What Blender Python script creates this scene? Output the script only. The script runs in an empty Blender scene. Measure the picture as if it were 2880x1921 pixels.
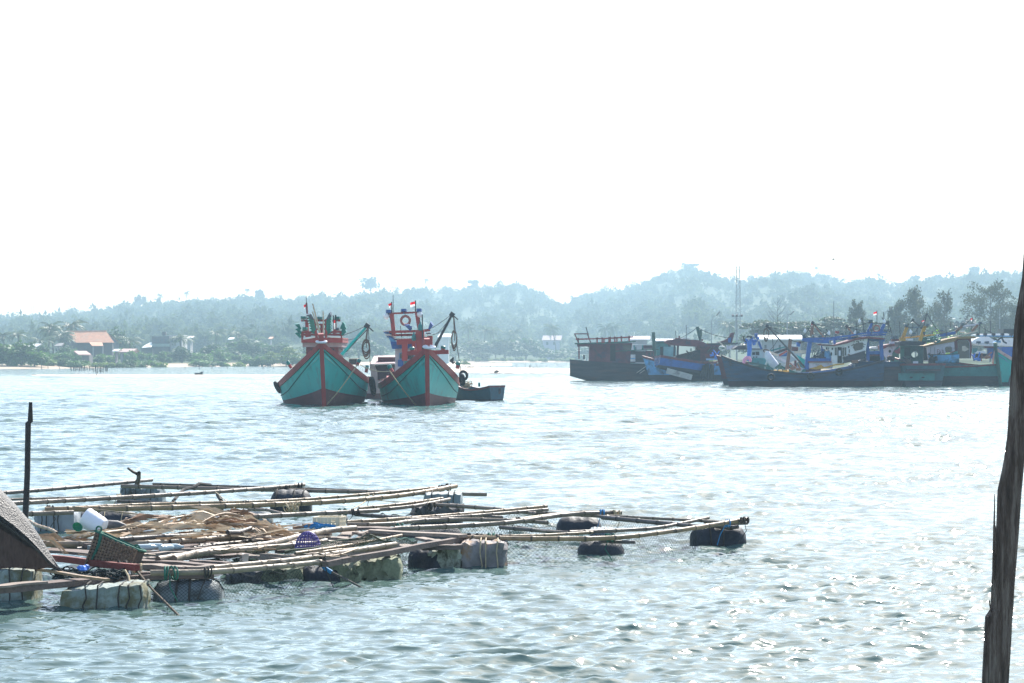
import bpy, math, random
import numpy as np
from mathutils import Vector, Matrix

C = bpy.context.scene.collection
SC = bpy.context.scene
PI = math.pi
R = math.radians
rnd = random.Random(7)

CAM_H = 2.3                      # eye height above the water
FPX = 6800.0                     # focal length in pixels of the 2880 px wide photograph
HOR = 1000.0                     # image row of the horizon
cam_d = bpy.data.cameras.new('camera')
cam_d.sensor_width = 36.0
cam_d.lens = FPX / 2880.0 * 36.0
cam_d.shift_y = (HOR - 960.5) / 2880.0
cam_d.clip_start = 0.1
cam_d.clip_end = 9000.0
cam = bpy.data.objects.new('camera', cam_d)
cam.location = (0, 0, CAM_H)
cam.rotation_euler = (R(90), 0, 0)
C.objects.link(cam)
SC.camera = cam

SUN_EL, SUN_AZ = 41.0, 19.0      # degrees; azimuth to the right of the view direction
world = bpy.data.worlds.new('World')
SC.world = world
world.use_nodes = True
wn = world.node_tree
bg = wn.nodes['Background']
sky = wn.nodes.new('ShaderNodeTexSky')
sky.sky_type = 'NISHITA'
sky.sun_disc = False
sky.sun_elevation = R(SUN_EL)
sky.sun_rotation = R(SUN_AZ)
sky.air_density = 1.0
sky.dust_density = 1.3
sky.ozone_density = 1.0
sky.altitude = 0.0
wn.links.new(sky.outputs['Color'], bg.inputs['Color'])
bg.inputs['Strength'].default_value = 0.11

sun_d = bpy.data.lights.new('sun', 'SUN')
sun_d.energy = 4.5
sun_d.angle = R(0.53)
sun_d.color = (1.0, 0.955, 0.88)
sun = bpy.data.objects.new('sun', sun_d)
sdir = Vector((math.sin(R(SUN_AZ)) * math.cos(R(SUN_EL)), math.cos(R(SUN_AZ)) * math.cos(R(SUN_EL)), math.sin(R(SUN_EL))))
sun.rotation_euler = sdir.to_track_quat('Z', 'Y').to_euler()
sun.location = (60, 120, 120)
C.objects.link(sun)

SC.view_settings.view_transform = 'Standard'
SC.view_settings.look = 'None'
SC.view_settings.exposure = 1.3
SC.view_settings.gamma = 1.0
SC.view_settings.use_curve_mapping = False
SC.render.engine = 'CYCLES'
SC.cycles.max_bounces = 6
SC.cycles.diffuse_bounces = 2
SC.cycles.glossy_bounces = 3
SC.cycles.transmission_bounces = 4
SC.cycles.transparent_max_bounces = 8
SC.cycles.volume_bounces = 1
SC.cycles.caustics_reflective = False
SC.cycles.caustics_refractive = False
SC.cycles.sample_clamp_indirect = 6.0
SC.cycles.use_denoising = True

def at(x, y, d):
    """the point seen at photo pixel (x, y) at distance d"""
    return Vector(((x - 1440.0) / FPX * d, d, CAM_H + (HOR - y) / FPX * d))

def on(x, y, z=0.0):
    """the point seen at photo pixel (x, y) at height z (below eye level)"""
    d = FPX * (CAM_H - z) / (y - HOR)
    return Vector(((x - 1440.0) / FPX * d, d, z))

_M = {}
def mat(name, col, rough=0.7, var=0.3, scale=4.0, bump=0.0, bscale=None, dirt=None, dirt_amt=0.0, dscale=1.5,
        stretch=(1, 1, 1), metallic=0.0, spec=0.35, transl=0.0, objrand=0.0):
    if name in _M:
        return _M[name]
    m = bpy.data.materials.new(name)
    m.use_nodes = True
    nt = m.node_tree
    N = nt.nodes
    L = nt.links
    p = N['Principled BSDF']
    tc = N.new('ShaderNodeTexCoord')
    mp = N.new('ShaderNodeMapping')
    mp.inputs['Scale'].default_value = stretch
    L.new(tc.outputs['Object'], mp.inputs['Vector'])
    nz = N.new('ShaderNodeTexNoise')
    nz.inputs['Scale'].default_value = scale
    nz.inputs['Detail'].default_value = 6.0
    nz.inputs['Roughness'].default_value = 0.65
    L.new(mp.outputs['Vector'], nz.inputs['Vector'])
    rp = N.new('ShaderNodeValToRGB')
    rp.color_ramp.elements[0].position = 0.3
    rp.color_ramp.elements[1].position = 0.7
    lo = [max(0.0, c * (1 - var)) for c in col]
    hi = [min(1.0, c * (1 + var)) for c in col]
    rp.color_ramp.elements[0].color = (*lo, 1)
    rp.color_ramp.elements[1].color = (*hi, 1)
    L.new(nz.outputs['Fac'], rp.inputs['Fac'])
    out = rp.outputs['Color']
    if dirt is not None:
        n2 = N.new('ShaderNodeTexNoise')
        n2.inputs['Scale'].default_value = dscale
        n2.inputs['Detail'].default_value = 8.0
        n2.inputs['Roughness'].default_value = 0.7
        L.new(mp.outputs['Vector'], n2.inputs['Vector'])
        r2 = N.new('ShaderNodeValToRGB')
        r2.color_ramp.elements[0].position = 0.62 - 0.3 * dirt_amt
        r2.color_ramp.elements[1].position = 0.72 - 0.2 * dirt_amt
        L.new(n2.outputs['Fac'], r2.inputs['Fac'])
        mx = N.new('ShaderNodeMix')
        mx.data_type = 'RGBA'
        L.new(r2.outputs['Color'], mx.inputs[0])
        L.new(out, mx.inputs[6])
        mx.inputs[7].default_value = (*dirt, 1)
        out = mx.outputs[2]
    if objrand > 0:
        oi = N.new('ShaderNodeObjectInfo')
        hs = N.new('ShaderNodeHueSaturation')
        ma = N.new('ShaderNodeMapRange')
        ma.inputs[3].default_value = 1 - objrand
        ma.inputs[4].default_value = 1 + objrand
        L.new(oi.outputs['Random'], ma.inputs[0])
        L.new(ma.outputs[0], hs.inputs['Value'])
        L.new(out, hs.inputs['Color'])
        out = hs.outputs['Color']
    L.new(out, p.inputs['Base Color'])
    p.inputs['Roughness'].default_value = rough
    p.inputs['Metallic'].default_value = metallic
    p.inputs['Specular IOR Level'].default_value = spec
    if bump > 0:
        bn = N.new('ShaderNodeTexNoise')
        bn.inputs['Scale'].default_value = bscale or scale * 3
        bn.inputs['Detail'].default_value = 5.0
        L.new(mp.outputs['Vector'], bn.inputs['Vector'])
        b = N.new('ShaderNodeBump')
        b.inputs['Strength'].default_value = bump
        b.inputs['Distance'].default_value = 0.03
        L.new(bn.outputs['Fac'], b.inputs['Height'])
        L.new(b.outputs['Normal'], p.inputs['Normal'])
    if transl > 0:
        tr = N.new('ShaderNodeBsdfTranslucent')
        hs2 = N.new('ShaderNodeHueSaturation')
        hs2.inputs['Value'].default_value = 1.5
        hs2.inputs['Saturation'].default_value = 1.1
        L.new(out, hs2.inputs['Color'])
        L.new(hs2.outputs['Color'], tr.inputs['Color'])
        ms = N.new('ShaderNodeMixShader')
        ms.inputs[0].default_value = transl
        L.new(p.outputs[0], ms.inputs[1])
        L.new(tr.outputs[0], ms.inputs[2])
        L.new(ms.outputs[0], N['Material Output'].inputs['Surface'])
    _M[name] = m
    return m

class MB:
    """collects vertices and faces in world (or local) coordinates"""
    def __init__(s):
        s.v = []
        s.f = []
        s.mi = []
        s.cur = 0

    def face(s, *idx):
        s.f.append(idx)
        s.mi.append(s.cur)

    def add(s, pts, faces):
        o = len(s.v)
        s.v.extend([tuple(p) for p in pts])
        for f in faces:
            s.f.append(tuple(o + i for i in f))
            s.mi.append(s.cur)
        return s

    def box(s, c, size, rot=None):
        hx, hy, hz = size[0] / 2, size[1] / 2, size[2] / 2
        pts = [Vector((sx * hx, sy * hy, sz * hz)) for sz in (-1, 1) for sy in (-1, 1) for sx in (-1, 1)]
        if rot is not None:
            pts = [rot @ p for p in pts]
        c = Vector(c)
        return s.add([p + c for p in pts], [(0, 2, 3, 1), (4, 5, 7, 6), (0, 1, 5, 4), (2, 6, 7, 3), (0, 4, 6, 2), (1, 3, 7, 5)])

    def rbox(s, x0, y0, x1, y1, d, depth):
        """box whose front face covers photo rectangle (x0,y0)-(x1,y1) at distance d, going back by depth"""
        a, b = at(x0, y0, d), at(x1, y1, d)
        return s.box(((a.x + b.x) / 2, d + depth / 2, (a.z + b.z) / 2), (abs(b.x - a.x), depth, abs(a.z - b.z)))

    def prism(s, pts, d, depth):
        """polygon given in photo pixels at distance d, extruded back by depth"""
        P = [at(x, y, d) for x, y in pts]
        n = len(P)
        back = [p + Vector((0, depth, 0)) for p in P]
        return s.add(P + back, [tuple(range(n)), tuple(range(2 * n - 1, n - 1, -1))] +
                     [(i, i + n, (i + 1) % n + n, (i + 1) % n) for i in range(n)])

    def ext(s, P, off):
        P = [Vector(p) for p in P]
        n = len(P)
        off = Vector(off)
        return s.add(P + [p + off for p in P], [tuple(range(n)), tuple(range(2 * n - 1, n - 1, -1))] +
                     [(i, i + n, (i + 1) % n + n, (i + 1) % n) for i in range(n)])

    def beam(s, p, q, w, h, up=(0, 0, 1)):
        p, q = Vector(p), Vector(q)
        d = (q - p)
        L = d.length
        if L < 1e-6:
            return s
        d.normalize()
        u = Vector(up)
        a = d.cross(u)
        if a.length < 1e-3:
            a = d.cross(Vector((0, 1, 0)))
        a.normalize()
        u = a.cross(d)
        pts = []
        for e in (p, q):
            for sa, su in ((-1, -1), (1, -1), (1, 1), (-1, 1)):
                pts.append(e + a * (sa * w / 2) + u * (su * h / 2))
        return s.add(pts, [(3, 2, 1, 0), (4, 5, 6, 7), (0, 1, 5, 4), (1, 2, 6, 5), (2, 3, 7, 6), (3, 0, 4, 7)])

    def tube(s, pts, r, n=6, cap=True):
        pts = [Vector(p) for p in pts]
        rs = r if isinstance(r, (list, tuple)) else [r] * len(pts)
        o = len(s.v)
        prev = None
        for i, p in enumerate(pts):
            t = (pts[min(i + 1, len(pts) - 1)] - pts[max(i - 1, 0)])
            if t.length < 1e-9:
                t = Vector((0, 0, 1))
            t.normalize()
            if prev is None:
                a = t.cross(Vector((0, 0, 1)))
                if a.length < 1e-3:
                    a = t.cross(Vector((1, 0, 0)))
            else:
                a = prev - t * prev.dot(t)
                if a.length < 1e-6:
                    a = t.cross(Vector((0, 0, 1)))
            a.normalize()
            prev = a
            b = t.cross(a)
            for k in range(n):
                th = 2 * PI * k / n
                s.v.append(tuple(p + (a * math.cos(th) + b * math.sin(th)) * rs[i]))
        for i in range(len(pts) - 1):
            for k in range(n):
                k2 = (k + 1) % n
                s.face(o + i * n + k, o + i * n + k2, o + (i + 1) * n + k2, o + (i + 1) * n + k)
        if cap:
            s.face(*[o + k for k in range(n - 1, -1, -1)])
            e = o + (len(pts) - 1) * n
            s.face(*[e + k for k in range(n)])
        return s

    def torus(s, c, Rr, r, axis=(0, 0, 1), n=20, m=8, sx=1.0, arc=1.0):
        c = Vector(c)
        q = Vector((0, 0, 1)).rotation_difference(Vector(axis).normalized())
        o = len(s.v)
        nn = n if arc >= 1 else n + 1
        for i in range(nn):
            th = 2 * PI * arc * i / n
            for k in range(m):
                ph = 2 * PI * k / m
                p = Vector(((Rr + r * math.cos(ph)) * math.cos(th) * sx, (Rr + r * math.cos(ph)) * math.sin(th), r * math.sin(ph)))
                s.v.append(tuple(c + q @ p))
        for i in range(n):
            i2 = (i + 1) % nn
            for k in range(m):
                k2 = (k + 1) % m
                s.face(o + i * m + k, o + i2 * m + k, o + i2 * m + k2, o + i * m + k2)
        return s

    def lathe(s, prof, mtx, n=14):
        """prof: (radius, height) list; mtx places it"""
        o = len(s.v)
        for (r, z) in prof:
            for k in range(n):
                th = 2 * PI * k / n
                s.v.append(tuple(mtx @ Vector((r * math.cos(th), r * math.sin(th), z))))
        for i in range(len(prof) - 1):
            for k in range(n):
                k2 = (k + 1) % n
                s.face(o + i * n + k, o + i * n + k2, o + (i + 1) * n + k2, o + (i + 1) * n + k)
        s.face(*[o + k for k in range(n - 1, -1, -1)])
        e = o + (len(prof) - 1) * n
        s.face(*[e + k for k in range(n)])
        return s

    def grid(s, rows):
        """rows of points -> quads"""
        o = len(s.v)
        n = len(rows[0])
        for r in rows:
            s.v.extend([tuple(p) for p in r])
        for i in range(len(rows) - 1):
            for k in range(n - 1):
                s.face(o + i * n + k, o + i * n + k + 1, o + (i + 1) * n + k + 1, o + (i + 1) * n + k)
        return s

    def build(s, name, m, parent=None, smooth=False):
        org = Vector(parent['_o']) if parent is not None else None
        V = np.array(s.v, dtype=float).reshape(-1, 3)
        if org is None:
            lo, hi = V.min(axis=0), V.max(axis=0)
            org = Vector(((lo[0] + hi[0]) / 2, (lo[1] + hi[1]) / 2, lo[2]))
            loc = org
        else:
            loc = Vector((0, 0, 0))
        me = bpy.data.meshes.new(name)
        me.from_pydata((V - np.array(org)).tolist(), [], s.f)
        ms = m if isinstance(m, (list, tuple)) else [m]
        for x in ms:
            me.materials.append(x)
        if len(ms) > 1:
            me.polygons.foreach_set('material_index', s.mi)
        if smooth:
            me.polygons.foreach_set('use_smooth', [True] * len(me.polygons))
            try:
                me.set_sharp_from_angle(angle=R(45))
            except Exception:
                pass
        me.update()
        o = bpy.data.objects.new(name, me)
        C.objects.link(o)
        o.location = loc
        o['_o'] = list(org)
        if parent is not None:
            o.parent = parent
        return o

def tag(o, label=None, cat=None, group=None, kind=None):
    if label:
        o['label'] = label
    if cat:
        o['category'] = cat
    if group:
        o['group'] = group
    if kind:
        o['kind'] = kind
    return o

def thing(name, label, cat, loc, group=None):
    o = bpy.data.objects.new(name, None)
    o.empty_display_size = 0.3
    o.location = loc
    o['_o'] = list(loc)
    C.objects.link(o)
    return tag(o, label, cat, group)

def copy_tree(root, loc=None, rz=None, sc=None, label=None):
    r = root.copy()
    C.objects.link(r)
    if loc is not None:
        r.location = loc
    if rz is not None:
        r.rotation_euler = (0, 0, rz)
    if sc is not None:
        r.scale = sc
    if label:
        r['label'] = label
    for ch in list(root.children):
        c = ch.copy()
        C.objects.link(c)
        c.parent = r
        for g in list(ch.children):
            k = g.copy()
            C.objects.link(k)
            k.parent = c
    return r

def sag(p, q, drop, n=8):
    p, q = Vector(p), Vector(q)
    return [p.lerp(q, i / n) - Vector((0, 0, drop * 4 * (i / n) * (1 - i / n))) for i in range(n + 1)]

def mesh_np(name, V, F, mats, parent=None, smooth=False, kind=None, mi=None):
    """fast mesh of quads (F: n x 4) or triangles"""
    me = bpy.data.meshes.new(name)
    k = F.shape[1]
    me.vertices.add(len(V))
    me.vertices.foreach_set('co', np.ascontiguousarray(V, dtype=np.float32).ravel())
    me.loops.add(F.size)
    me.loops.foreach_set('vertex_index', np.ascontiguousarray(F, dtype=np.int32).ravel())
    me.polygons.add(len(F))
    me.polygons.foreach_set('loop_start', np.arange(0, F.size, k, dtype=np.int32))
    me.polygons.foreach_set('loop_total', np.full(len(F), k, dtype=np.int32))
    for m in (mats if isinstance(mats, (list, tuple)) else [mats]):
        me.materials.append(m)
    if mi is not None:
        me.polygons.foreach_set('material_index', np.ascontiguousarray(mi, dtype=np.int32))
    if smooth:
        me.polygons.foreach_set('use_smooth', np.ones(len(F), dtype=bool))
    me.update(calc_edges=True)
    me.validate()
    return me

def link_mesh(name, me, parent=None, loc=(0, 0, 0)):
    o = bpy.data.objects.new(name, me)
    C.objects.link(o)
    o.location = loc
    if parent is not None:
        o.parent = parent
    return o
def build_water():
    rows = [2.0, 6.0, 9.0, 11.0, 12.5]
    d = 13.5
    while d < 1150:
        rows.append(d)
        d += max(0.028, 0.0305 * (d / 16.0) ** 1.28)
    rows += [1400, 1900]
    D = np.array(rows)
    core = np.arange(-0.2184, 0.2185, 0.00084)
    side = np.concatenate([np.arange(0.2204, 0.345, 0.0022), [0.36, 0.4, 0.5, 0.7, 1.1]])
    A = np.concatenate([-side[::-1], core, side])
    DD, AA = np.meshgrid(D, A, indexing='ij')
    X = DD * AA
    Y = DD.copy()
    sp = np.gradient(D)[:, None]
    cs = np.minimum(DD * np.gradient(A)[None, :], 10)
    Z = np.zeros_like(X)
    DX = np.zeros_like(X)
    DY = np.zeros_like(X)
    r = np.random.RandomState(5)
    lam = np.exp(np.linspace(math.log(0.10), math.log(2.8), 96))
    lam *= np.exp(r.uniform(-0.03, 0.03, len(lam)))
    # gusts: patches where the small waves are stronger
    gust = 0.85 + 0.22 * np.sin(X * 0.21 + Y * 0.11 + 1.0) * np.sin(Y * 0.17 - X * 0.08) + 0.18 * np.sin(X * 0.63 - 0.4 * Y + 2.0)
    calm = 0.24 + 1.05 * np.clip((DD - 26) / 60.0, 0, 1)      # sheltered water round the raft
    win = (np.abs(AA) < 0.343) & (DD < 1150)
    for l in lam:
        th = r.normal(0, 0.48) + 0.22
        kx, ky = math.sin(th) * 2 * PI / l, -math.cos(th) * 2 * PI / l
        amp = l * 0.0080 * (1.0 if l < 0.6 else (0.6 / l) ** 0.65) * (1.05 if l < 0.25 else 1.0)
        ph = r.uniform(0, 2 * PI)
        leff = l / max(0.25, abs(math.cos(th)))
        damp = np.clip(leff / sp - 1.9, 0, 1) * np.clip(l / max(0.2, abs(math.sin(th))) / cs - 1.9, 0, 1)
        a = amp * damp * (gust if l < 1.6 else 1.0) * (1.0 if l < 0.6 else calm)
        P = kx * X + ky * Y + ph
        c = np.cos(P)
        sn = np.sin(P)
        Z += a * c
        q = 0.85
        DX += -q * a * (kx * l / 2 / PI) * sn
        DY += -q * a * (ky * l / 2 / PI) * sn
    Z *= win
    X = X + DX * win
    Y = Y + DY * win
    V = np.stack([X, Y, Z], axis=-1).reshape(-1, 3)
    nr, nc = len(D), len(A)
    i = np.arange(nr - 1)[:, None] * nc + np.arange(nc - 1)[None, :]
    F = np.stack([i, i + 1, i + nc + 1, i + nc], axis=-1).reshape(-1, 4)
    m = bpy.data.materials.new('sea_water')
    m.use_nodes = True
    nt = m.node_tree
    N, L = nt.nodes, nt.links
    p = N['Principled BSDF']
    p.inputs['Roughness'].default_value = 0.07
    p.inputs['IOR'].default_value = 1.333
    p.inputs['Specular IOR Level'].default_value = 0.5
    tc = N.new('ShaderNodeTexCoord')
    nz = N.new('ShaderNodeTexNoise')
    nz.inputs['Scale'].default_value = 0.05
    nz.inputs['Detail'].default_value = 3
    L.new(tc.outputs['Object'], nz.inputs['Vector'])
    rp = N.new('ShaderNodeValToRGB')
    rp.color_ramp.elements[0].position = 0.35
    rp.color_ramp.elements[1].position = 0.7
    rp.color_ramp.elements[0].color = (0.070, 0.122, 0.112, 1)
    rp.color_ramp.elements[1].color = (0.088, 0.138, 0.122, 1)
    L.new(nz.outputs['Fac'], rp.inputs['Fac'])
    L.new(rp.outputs['Color'], p.inputs['Base Color'])
    mp = N.new('ShaderNodeMapping')
    mp.inputs['Scale'].default_value = (0.75, 1.25, 1)
    mp.inputs['Rotation'].default_value = (0, 0, R(-14))
    L.new(tc.outputs['Object'], mp.inputs['Vector'])
    prev = None
    for sc_, dist, det in ((1.7, 0.13, 3.0), (7.5, 0.012, 2.0)):
        b1 = N.new('ShaderNodeTexNoise')
        b1.inputs['Scale'].default_value = sc_
        b1.inputs['Detail'].default_value = det
        b1.inputs['Roughness'].default_value = 0.55
        L.new(mp.outputs['Vector'], b1.inputs['Vector'])
        b = N.new('ShaderNodeBump')
        b.inputs['Strength'].default_value = 0.8
        b.inputs['Distance'].default_value = dist
        if sc_ < 3:                       # open water beyond the raft is rougher
            sy = N.new('ShaderNodeSeparateXYZ')
            L.new(tc.outputs['Object'], sy.inputs[0])
            mr = N.new('ShaderNodeMapRange')
            mr.inputs[1].default_value, mr.inputs[2].default_value = 28, 100
            mr.inputs[3].default_value, mr.inputs[4].default_value = 0.3, 1.0
            L.new(sy.outputs['Y'], mr.inputs[0])
            L.new(mr.outputs[0], b.inputs['Strength'])
        L.new(b1.outputs['Fac'], b.inputs['Height'])
        if prev is not None:
            L.new(prev, b.inputs['Normal'])
        prev = b.outputs['Normal']
    L.new(prev, p.inputs['Normal'])
    me = mesh_np('water', V, F, m, smooth=True)
    o = link_mesh('water', me)
    tag(o, kind='structure')
    return o
build_water()

XS = [-3000, 0, 130, 250, 420, 560, 700, 880, 980, 1120, 1300, 1700, 1930, 2010, 2300, 2880, 6000]
DS = [380, 418, 425, 440, 478, 500, 520, 500, 560, 700, 800, 830, 700, 262, 250, 255, 255]
def shore(px):
    return np.interp(px, XS, DS)

RX = [-2500, -600, 0, 60, 130, 200, 270, 320, 380, 470, 560, 640, 700, 760, 850, 930, 1010, 1080, 1180, 1290, 1330, 1420, 1490, 1530, 1575,
      1590, 1620, 1700, 1800, 1880, 1935, 1990, 2030, 2080, 2110, 2180, 2260, 2330, 2400, 2470, 2520, 2560, 2640, 2700, 2740, 2800, 2880, 3600, 5000]
RY = [900, 890, 889, 877, 874, 862, 861, 853, 845, 843, 837, 830, 827, 833, 831, 835, 828, 812, 806, 810, 806, 798, 805, 826, 853,
      848, 833, 814, 791, 766, 750, 768, 786, 793, 781, 766, 762, 775, 785, 790, 798, 792, 787, 781, 768, 763, 758, 770, 860]
def ridge_d(px):
    return np.interp(px, [-2000, 0, 1000, 1380, 1575, 1600, 2000, 2880, 5000], [1500, 1625, 1820, 2010, 2100, 2030, 2080, 1890, 1890])
def ridge_z(px):
    return CAM_H + (HOR - 13 - np.interp(px, [0, 900, 1500], [20, 6, 0]) - np.interp(px, RX, RY)) / FPX * ridge_d(px)

def land_z(px, d):
    """height of the land in the direction of photo column px at distance d"""
    s = shore(px)
    rd = ridge_d(px)
    rz = ridge_z(px)
    near = np.clip((d - s) / 14.0, -1.4, 1.0) * 0.55
    near = np.where(d > s, np.minimum(near, 0.55) + np.clip((d - s - 14) / 200, 0, 1) * 0.9, near)
    f0 = np.maximum(s + 60, 640)
    t = np.clip((d - f0) / (rd - f0), 0, 1)
    tt = t ** 1.25
    und = 1 + 0.10 * np.sin(px * 0.011 + d * 0.006) * np.sin(t * PI) + 0.07 * np.sin(px * 0.03 - d * 0.012) * np.sin(t * PI)
    hill = rz * tt * und
    back = np.clip((d - rd) / 260.0, 0, 1)
    hill = hill * (1 - 0.93 * back)
    return np.where(d < f0, near, np.maximum(near, hill))

def build_land():
    px = np.concatenate([np.linspace(-5500, -300, 30)[:-1], np.linspace(-300, 3200, 190), np.linspace(3200, 8200, 26)[1:]])
    d = np.concatenate([[180], np.linspace(225, 560, 90), np.linspace(566, 900, 46)[0:], np.linspace(910, 2400, 110), [2700]])
    PX, Dd = np.meshgrid(px, d, indexing='ij')
    Z = land_z(PX, Dd)
    Z = np.where(Dd < 222, -1.2, Z)
    X = (PX - 1440) / FPX * Dd
    V = np.stack([X, Dd, Z], axis=-1).reshape(-1, 3)
    nr, nc = len(px), len(d)
    i = np.arange(nr - 1)[:, None] * nc + np.arange(nc - 1)[None, :]
    F = np.stack([i, i + nc, i + nc + 1, i + 1], axis=-1).reshape(-1, 4)
    m = bpy.data.materials.new('shore_ground')
    m.use_nodes = True
    N, L = m.node_tree.nodes, m.node_tree.links
    p = N['Principled BSDF']
    p.inputs['Roughness'].default_value = 0.95
    p.inputs['Specular IOR Level'].default_value = 0.1
    tc = N.new('ShaderNodeTexCoord')
    sx = N.new('ShaderNodeSeparateXYZ')
    L.new(tc.outputs['Object'], sx.inputs[0])
    nz = N.new('ShaderNodeTexNoise')
    nz.inputs['Scale'].default_value = 0.02
    nz.inputs['Detail'].default_value = 6
    L.new(tc.outputs['Object'], nz.inputs['Vector'])
    rp = N.new('ShaderNodeValToRGB')
    rp.color_ramp.elements[0].color = (0.035, 0.055, 0.02, 1)
    rp.color_ramp.elements[1].color = (0.050, 0.064, 0.030, 1)
    rp.color_ramp.elements[0].position = 0.4
    rp.color_ramp.elements[1].position = 0.75
    L.new(nz.outputs['Fac'], rp.inputs['Fac'])
    mr = N.new('ShaderNodeMapRange')
    mr.inputs[1].default_value = 0.5
    mr.inputs[2].default_value = 0.75
    L.new(sx.outputs['Z'], mr.inputs[0])
    mx = N.new('ShaderNodeMix')
    mx.data_type = 'RGBA'
    L.new(mr.outputs[0], mx.inputs[0])
    mx.inputs[6].default_value = (0.44, 0.34, 0.25, 1)
    L.new(rp.outputs['Color'], mx.inputs[7])
    L.new(mx.outputs[2], p.inputs['Base Color'])
    me = mesh_np('ground', V, F, m, smooth=True)
    tag(link_mesh('ground', me), kind='structure')
build_land()

def sandbar(name, pts, z0, m, h=0.22):
    """low bank of sand: pts = (px, near row, far row) along its length, rows on the water plane"""
    mb = MB()
    rows = []
    r = random.Random(int(pts[0][0]) + 3)
    for (x, yn, yf) in pts:
        a, b = on(x, yn), on(x, yf)
        row = []
        for k in range(9):
            t = k / 8
            p = a.lerp(b, t)
            p.z = -0.25 + (h + 0.25) * math.sin(PI * (0.06 + 0.88 * t)) ** 0.5 + z0 + r.uniform(-0.02, 0.02)
            p.y += r.uniform(-0.6, 0.6)
            row.append(p)
        rows.append(row)
    mb.grid(rows)
    tag(mb.build(name, m, None, smooth=True), kind='structure')

m_sand = mat('wet_sand', (0.50, 0.40, 0.31), 0.85, 0.18, 0.6, bump=0.3, bscale=3)
def dense(pts, n=60):
    xs = [p[0] for p in pts]
    out = []
    for i in range(n + 1):
        x = xs[0] + (xs[-1] - xs[0]) * i / n
        out.append((x, float(np.interp(x, xs, [p[1] for p in pts])) + rnd.uniform(-0.35, 0.35), float(np.interp(x, xs, [p[2] for p in pts])) + rnd.uniform(-0.3, 0.3)))
    return out
sandbar('sandbar', dense([(90, 1056.2, 1055.6), (160, 1058.5, 1054.5), (300, 1060.5, 1053.3), (480, 1060.5, 1053.5), (640, 1060, 1054), (760, 1058, 1054.5), (800, 1056, 1055.4)]), 0, m_sand, 0.10)
sandbar('sandbar', dense([(1230, 1044, 1040), (1320, 1049.5, 1036), (1440, 1050.5, 1036), (1560, 1050, 1038), (1640, 1050, 1041), (1760, 1049, 1043)]), 0, m_sand, 0.38)
sandbar('sandbar', dense([(1240, 1030, 1026), (1300, 1031, 1021), (1360, 1030, 1022), (1440, 1028, 1024.5)], 30), 0, m_sand, 0.3)

def leaf_quads(blobs, size, r, flat=0.5, hang=0.0):
    """blobs: (cx,cy,cz,rx,ry,rz,n) -> leaf clump quads spread through the volume"""
    Vs = []
    for (cx, cy, cz, rx, ry, rz, n) in blobs:
        n = int(n)
        u = r.normal(size=(n, 3))
        u /= np.linalg.norm(u, axis=1)[:, None] + 1e-9
        rad = r.uniform(0.05, 1, n) ** 0.42
        c = u * rad[:, None] * np.array([rx, ry, rz]) + np.array([cx, cy, cz])
        nrm = u * 0.5 + r.normal(size=(n, 3)) * 0.7 + np.array([0, 0, flat])
        nrm /= np.linalg.norm(nrm, axis=1)[:, None] + 1e-9
        t = np.cross(nrm, r.normal(size=(n, 3)))
        t[:, 2] -= hang
        t /= np.linalg.norm(t, axis=1)[:, None] + 1e-9
        b = np.cross(nrm, t)
        s = size * r.uniform(0.5, 1.25, n)[:, None]
        w = s * r.uniform(0.4, 0.8, n)[:, None]
        q = np.stack([c - t * s, c + b * w * 0.9 - t * s * 0.1, c + t * s, c - b * w - t * s * 0.15], axis=1)
        Vs.append(q.reshape(-1, 3))
    V = np.concatenate(Vs)
    F = np.arange(len(V)).reshape(-1, 4)
    return V, F

def mass_blobs(w, dp, h, z0, k, n, r, lo=0.28, hi=0.45):
    out = []
    for _ in range(k):
        a = r.uniform(0, 2 * PI)
        q = r.uniform(0, 1) ** 0.6
        x, y = math.cos(a) * q * w * 0.36, math.sin(a) * q * dp * 0.36
        z = z0 + h * (0.25 + 0.55 * r.uniform(0, 1) * (1 - 0.5 * q))
        s = r.uniform(lo, hi)
        out.append((x, y, z, w * s * 0.62, dp * s * 0.62, h * s * 0.62, n / k))
    return out

fol = dict(transl=0.35, rough=0.6, spec=0.25)
m_mangrove = mat('mangrove_leaves', (0.060, 0.122, 0.028), var=0.5, scale=0.9, objrand=0.3, **fol)
m_light = mat('light_leaves', (0.12, 0.175, 0.042), var=0.45, scale=0.9, objrand=0.2, **fol)
m_dark = mat('dark_leaves', (0.040, 0.076, 0.026), var=0.45, scale=0.6, objrand=0.2, **fol)
m_palm = mat('palm_leaves', (0.060, 0.090, 0.038), var=0.4, scale=0.8, objrand=0.2, transl=0.3, rough=0.55, spec=0.25)
m_casu = mat('casuarina_needles', (0.050, 0.062, 0.038), var=0.4, scale=1.2, **fol)
m_umb = mat('umbrella_leaves', (0.042, 0.068, 0.030), var=0.45, scale=0.8, **fol)
m_bright = mat('bright_leaves', (0.14, 0.24, 0.035), var=0.4, scale=1.5, transl=0.5, rough=0.5)
m_hill = mat('hill_leaves', (0.058, 0.078, 0.036), var=0.6, scale=0.03, transl=0.3, rough=0.9, spec=0.05)
m_trunk = mat('tree_bark', (0.085, 0.07, 0.055), 0.9, 0.4, 3.0)

def crown_me(name, blobs, size, seed, m, flat=0.5, hang=0.0):
    r = np.random.RandomState(seed)
    V, F = leaf_quads(blobs, size, r, flat, hang)
    return mesh_np(name, V, F, m)

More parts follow.
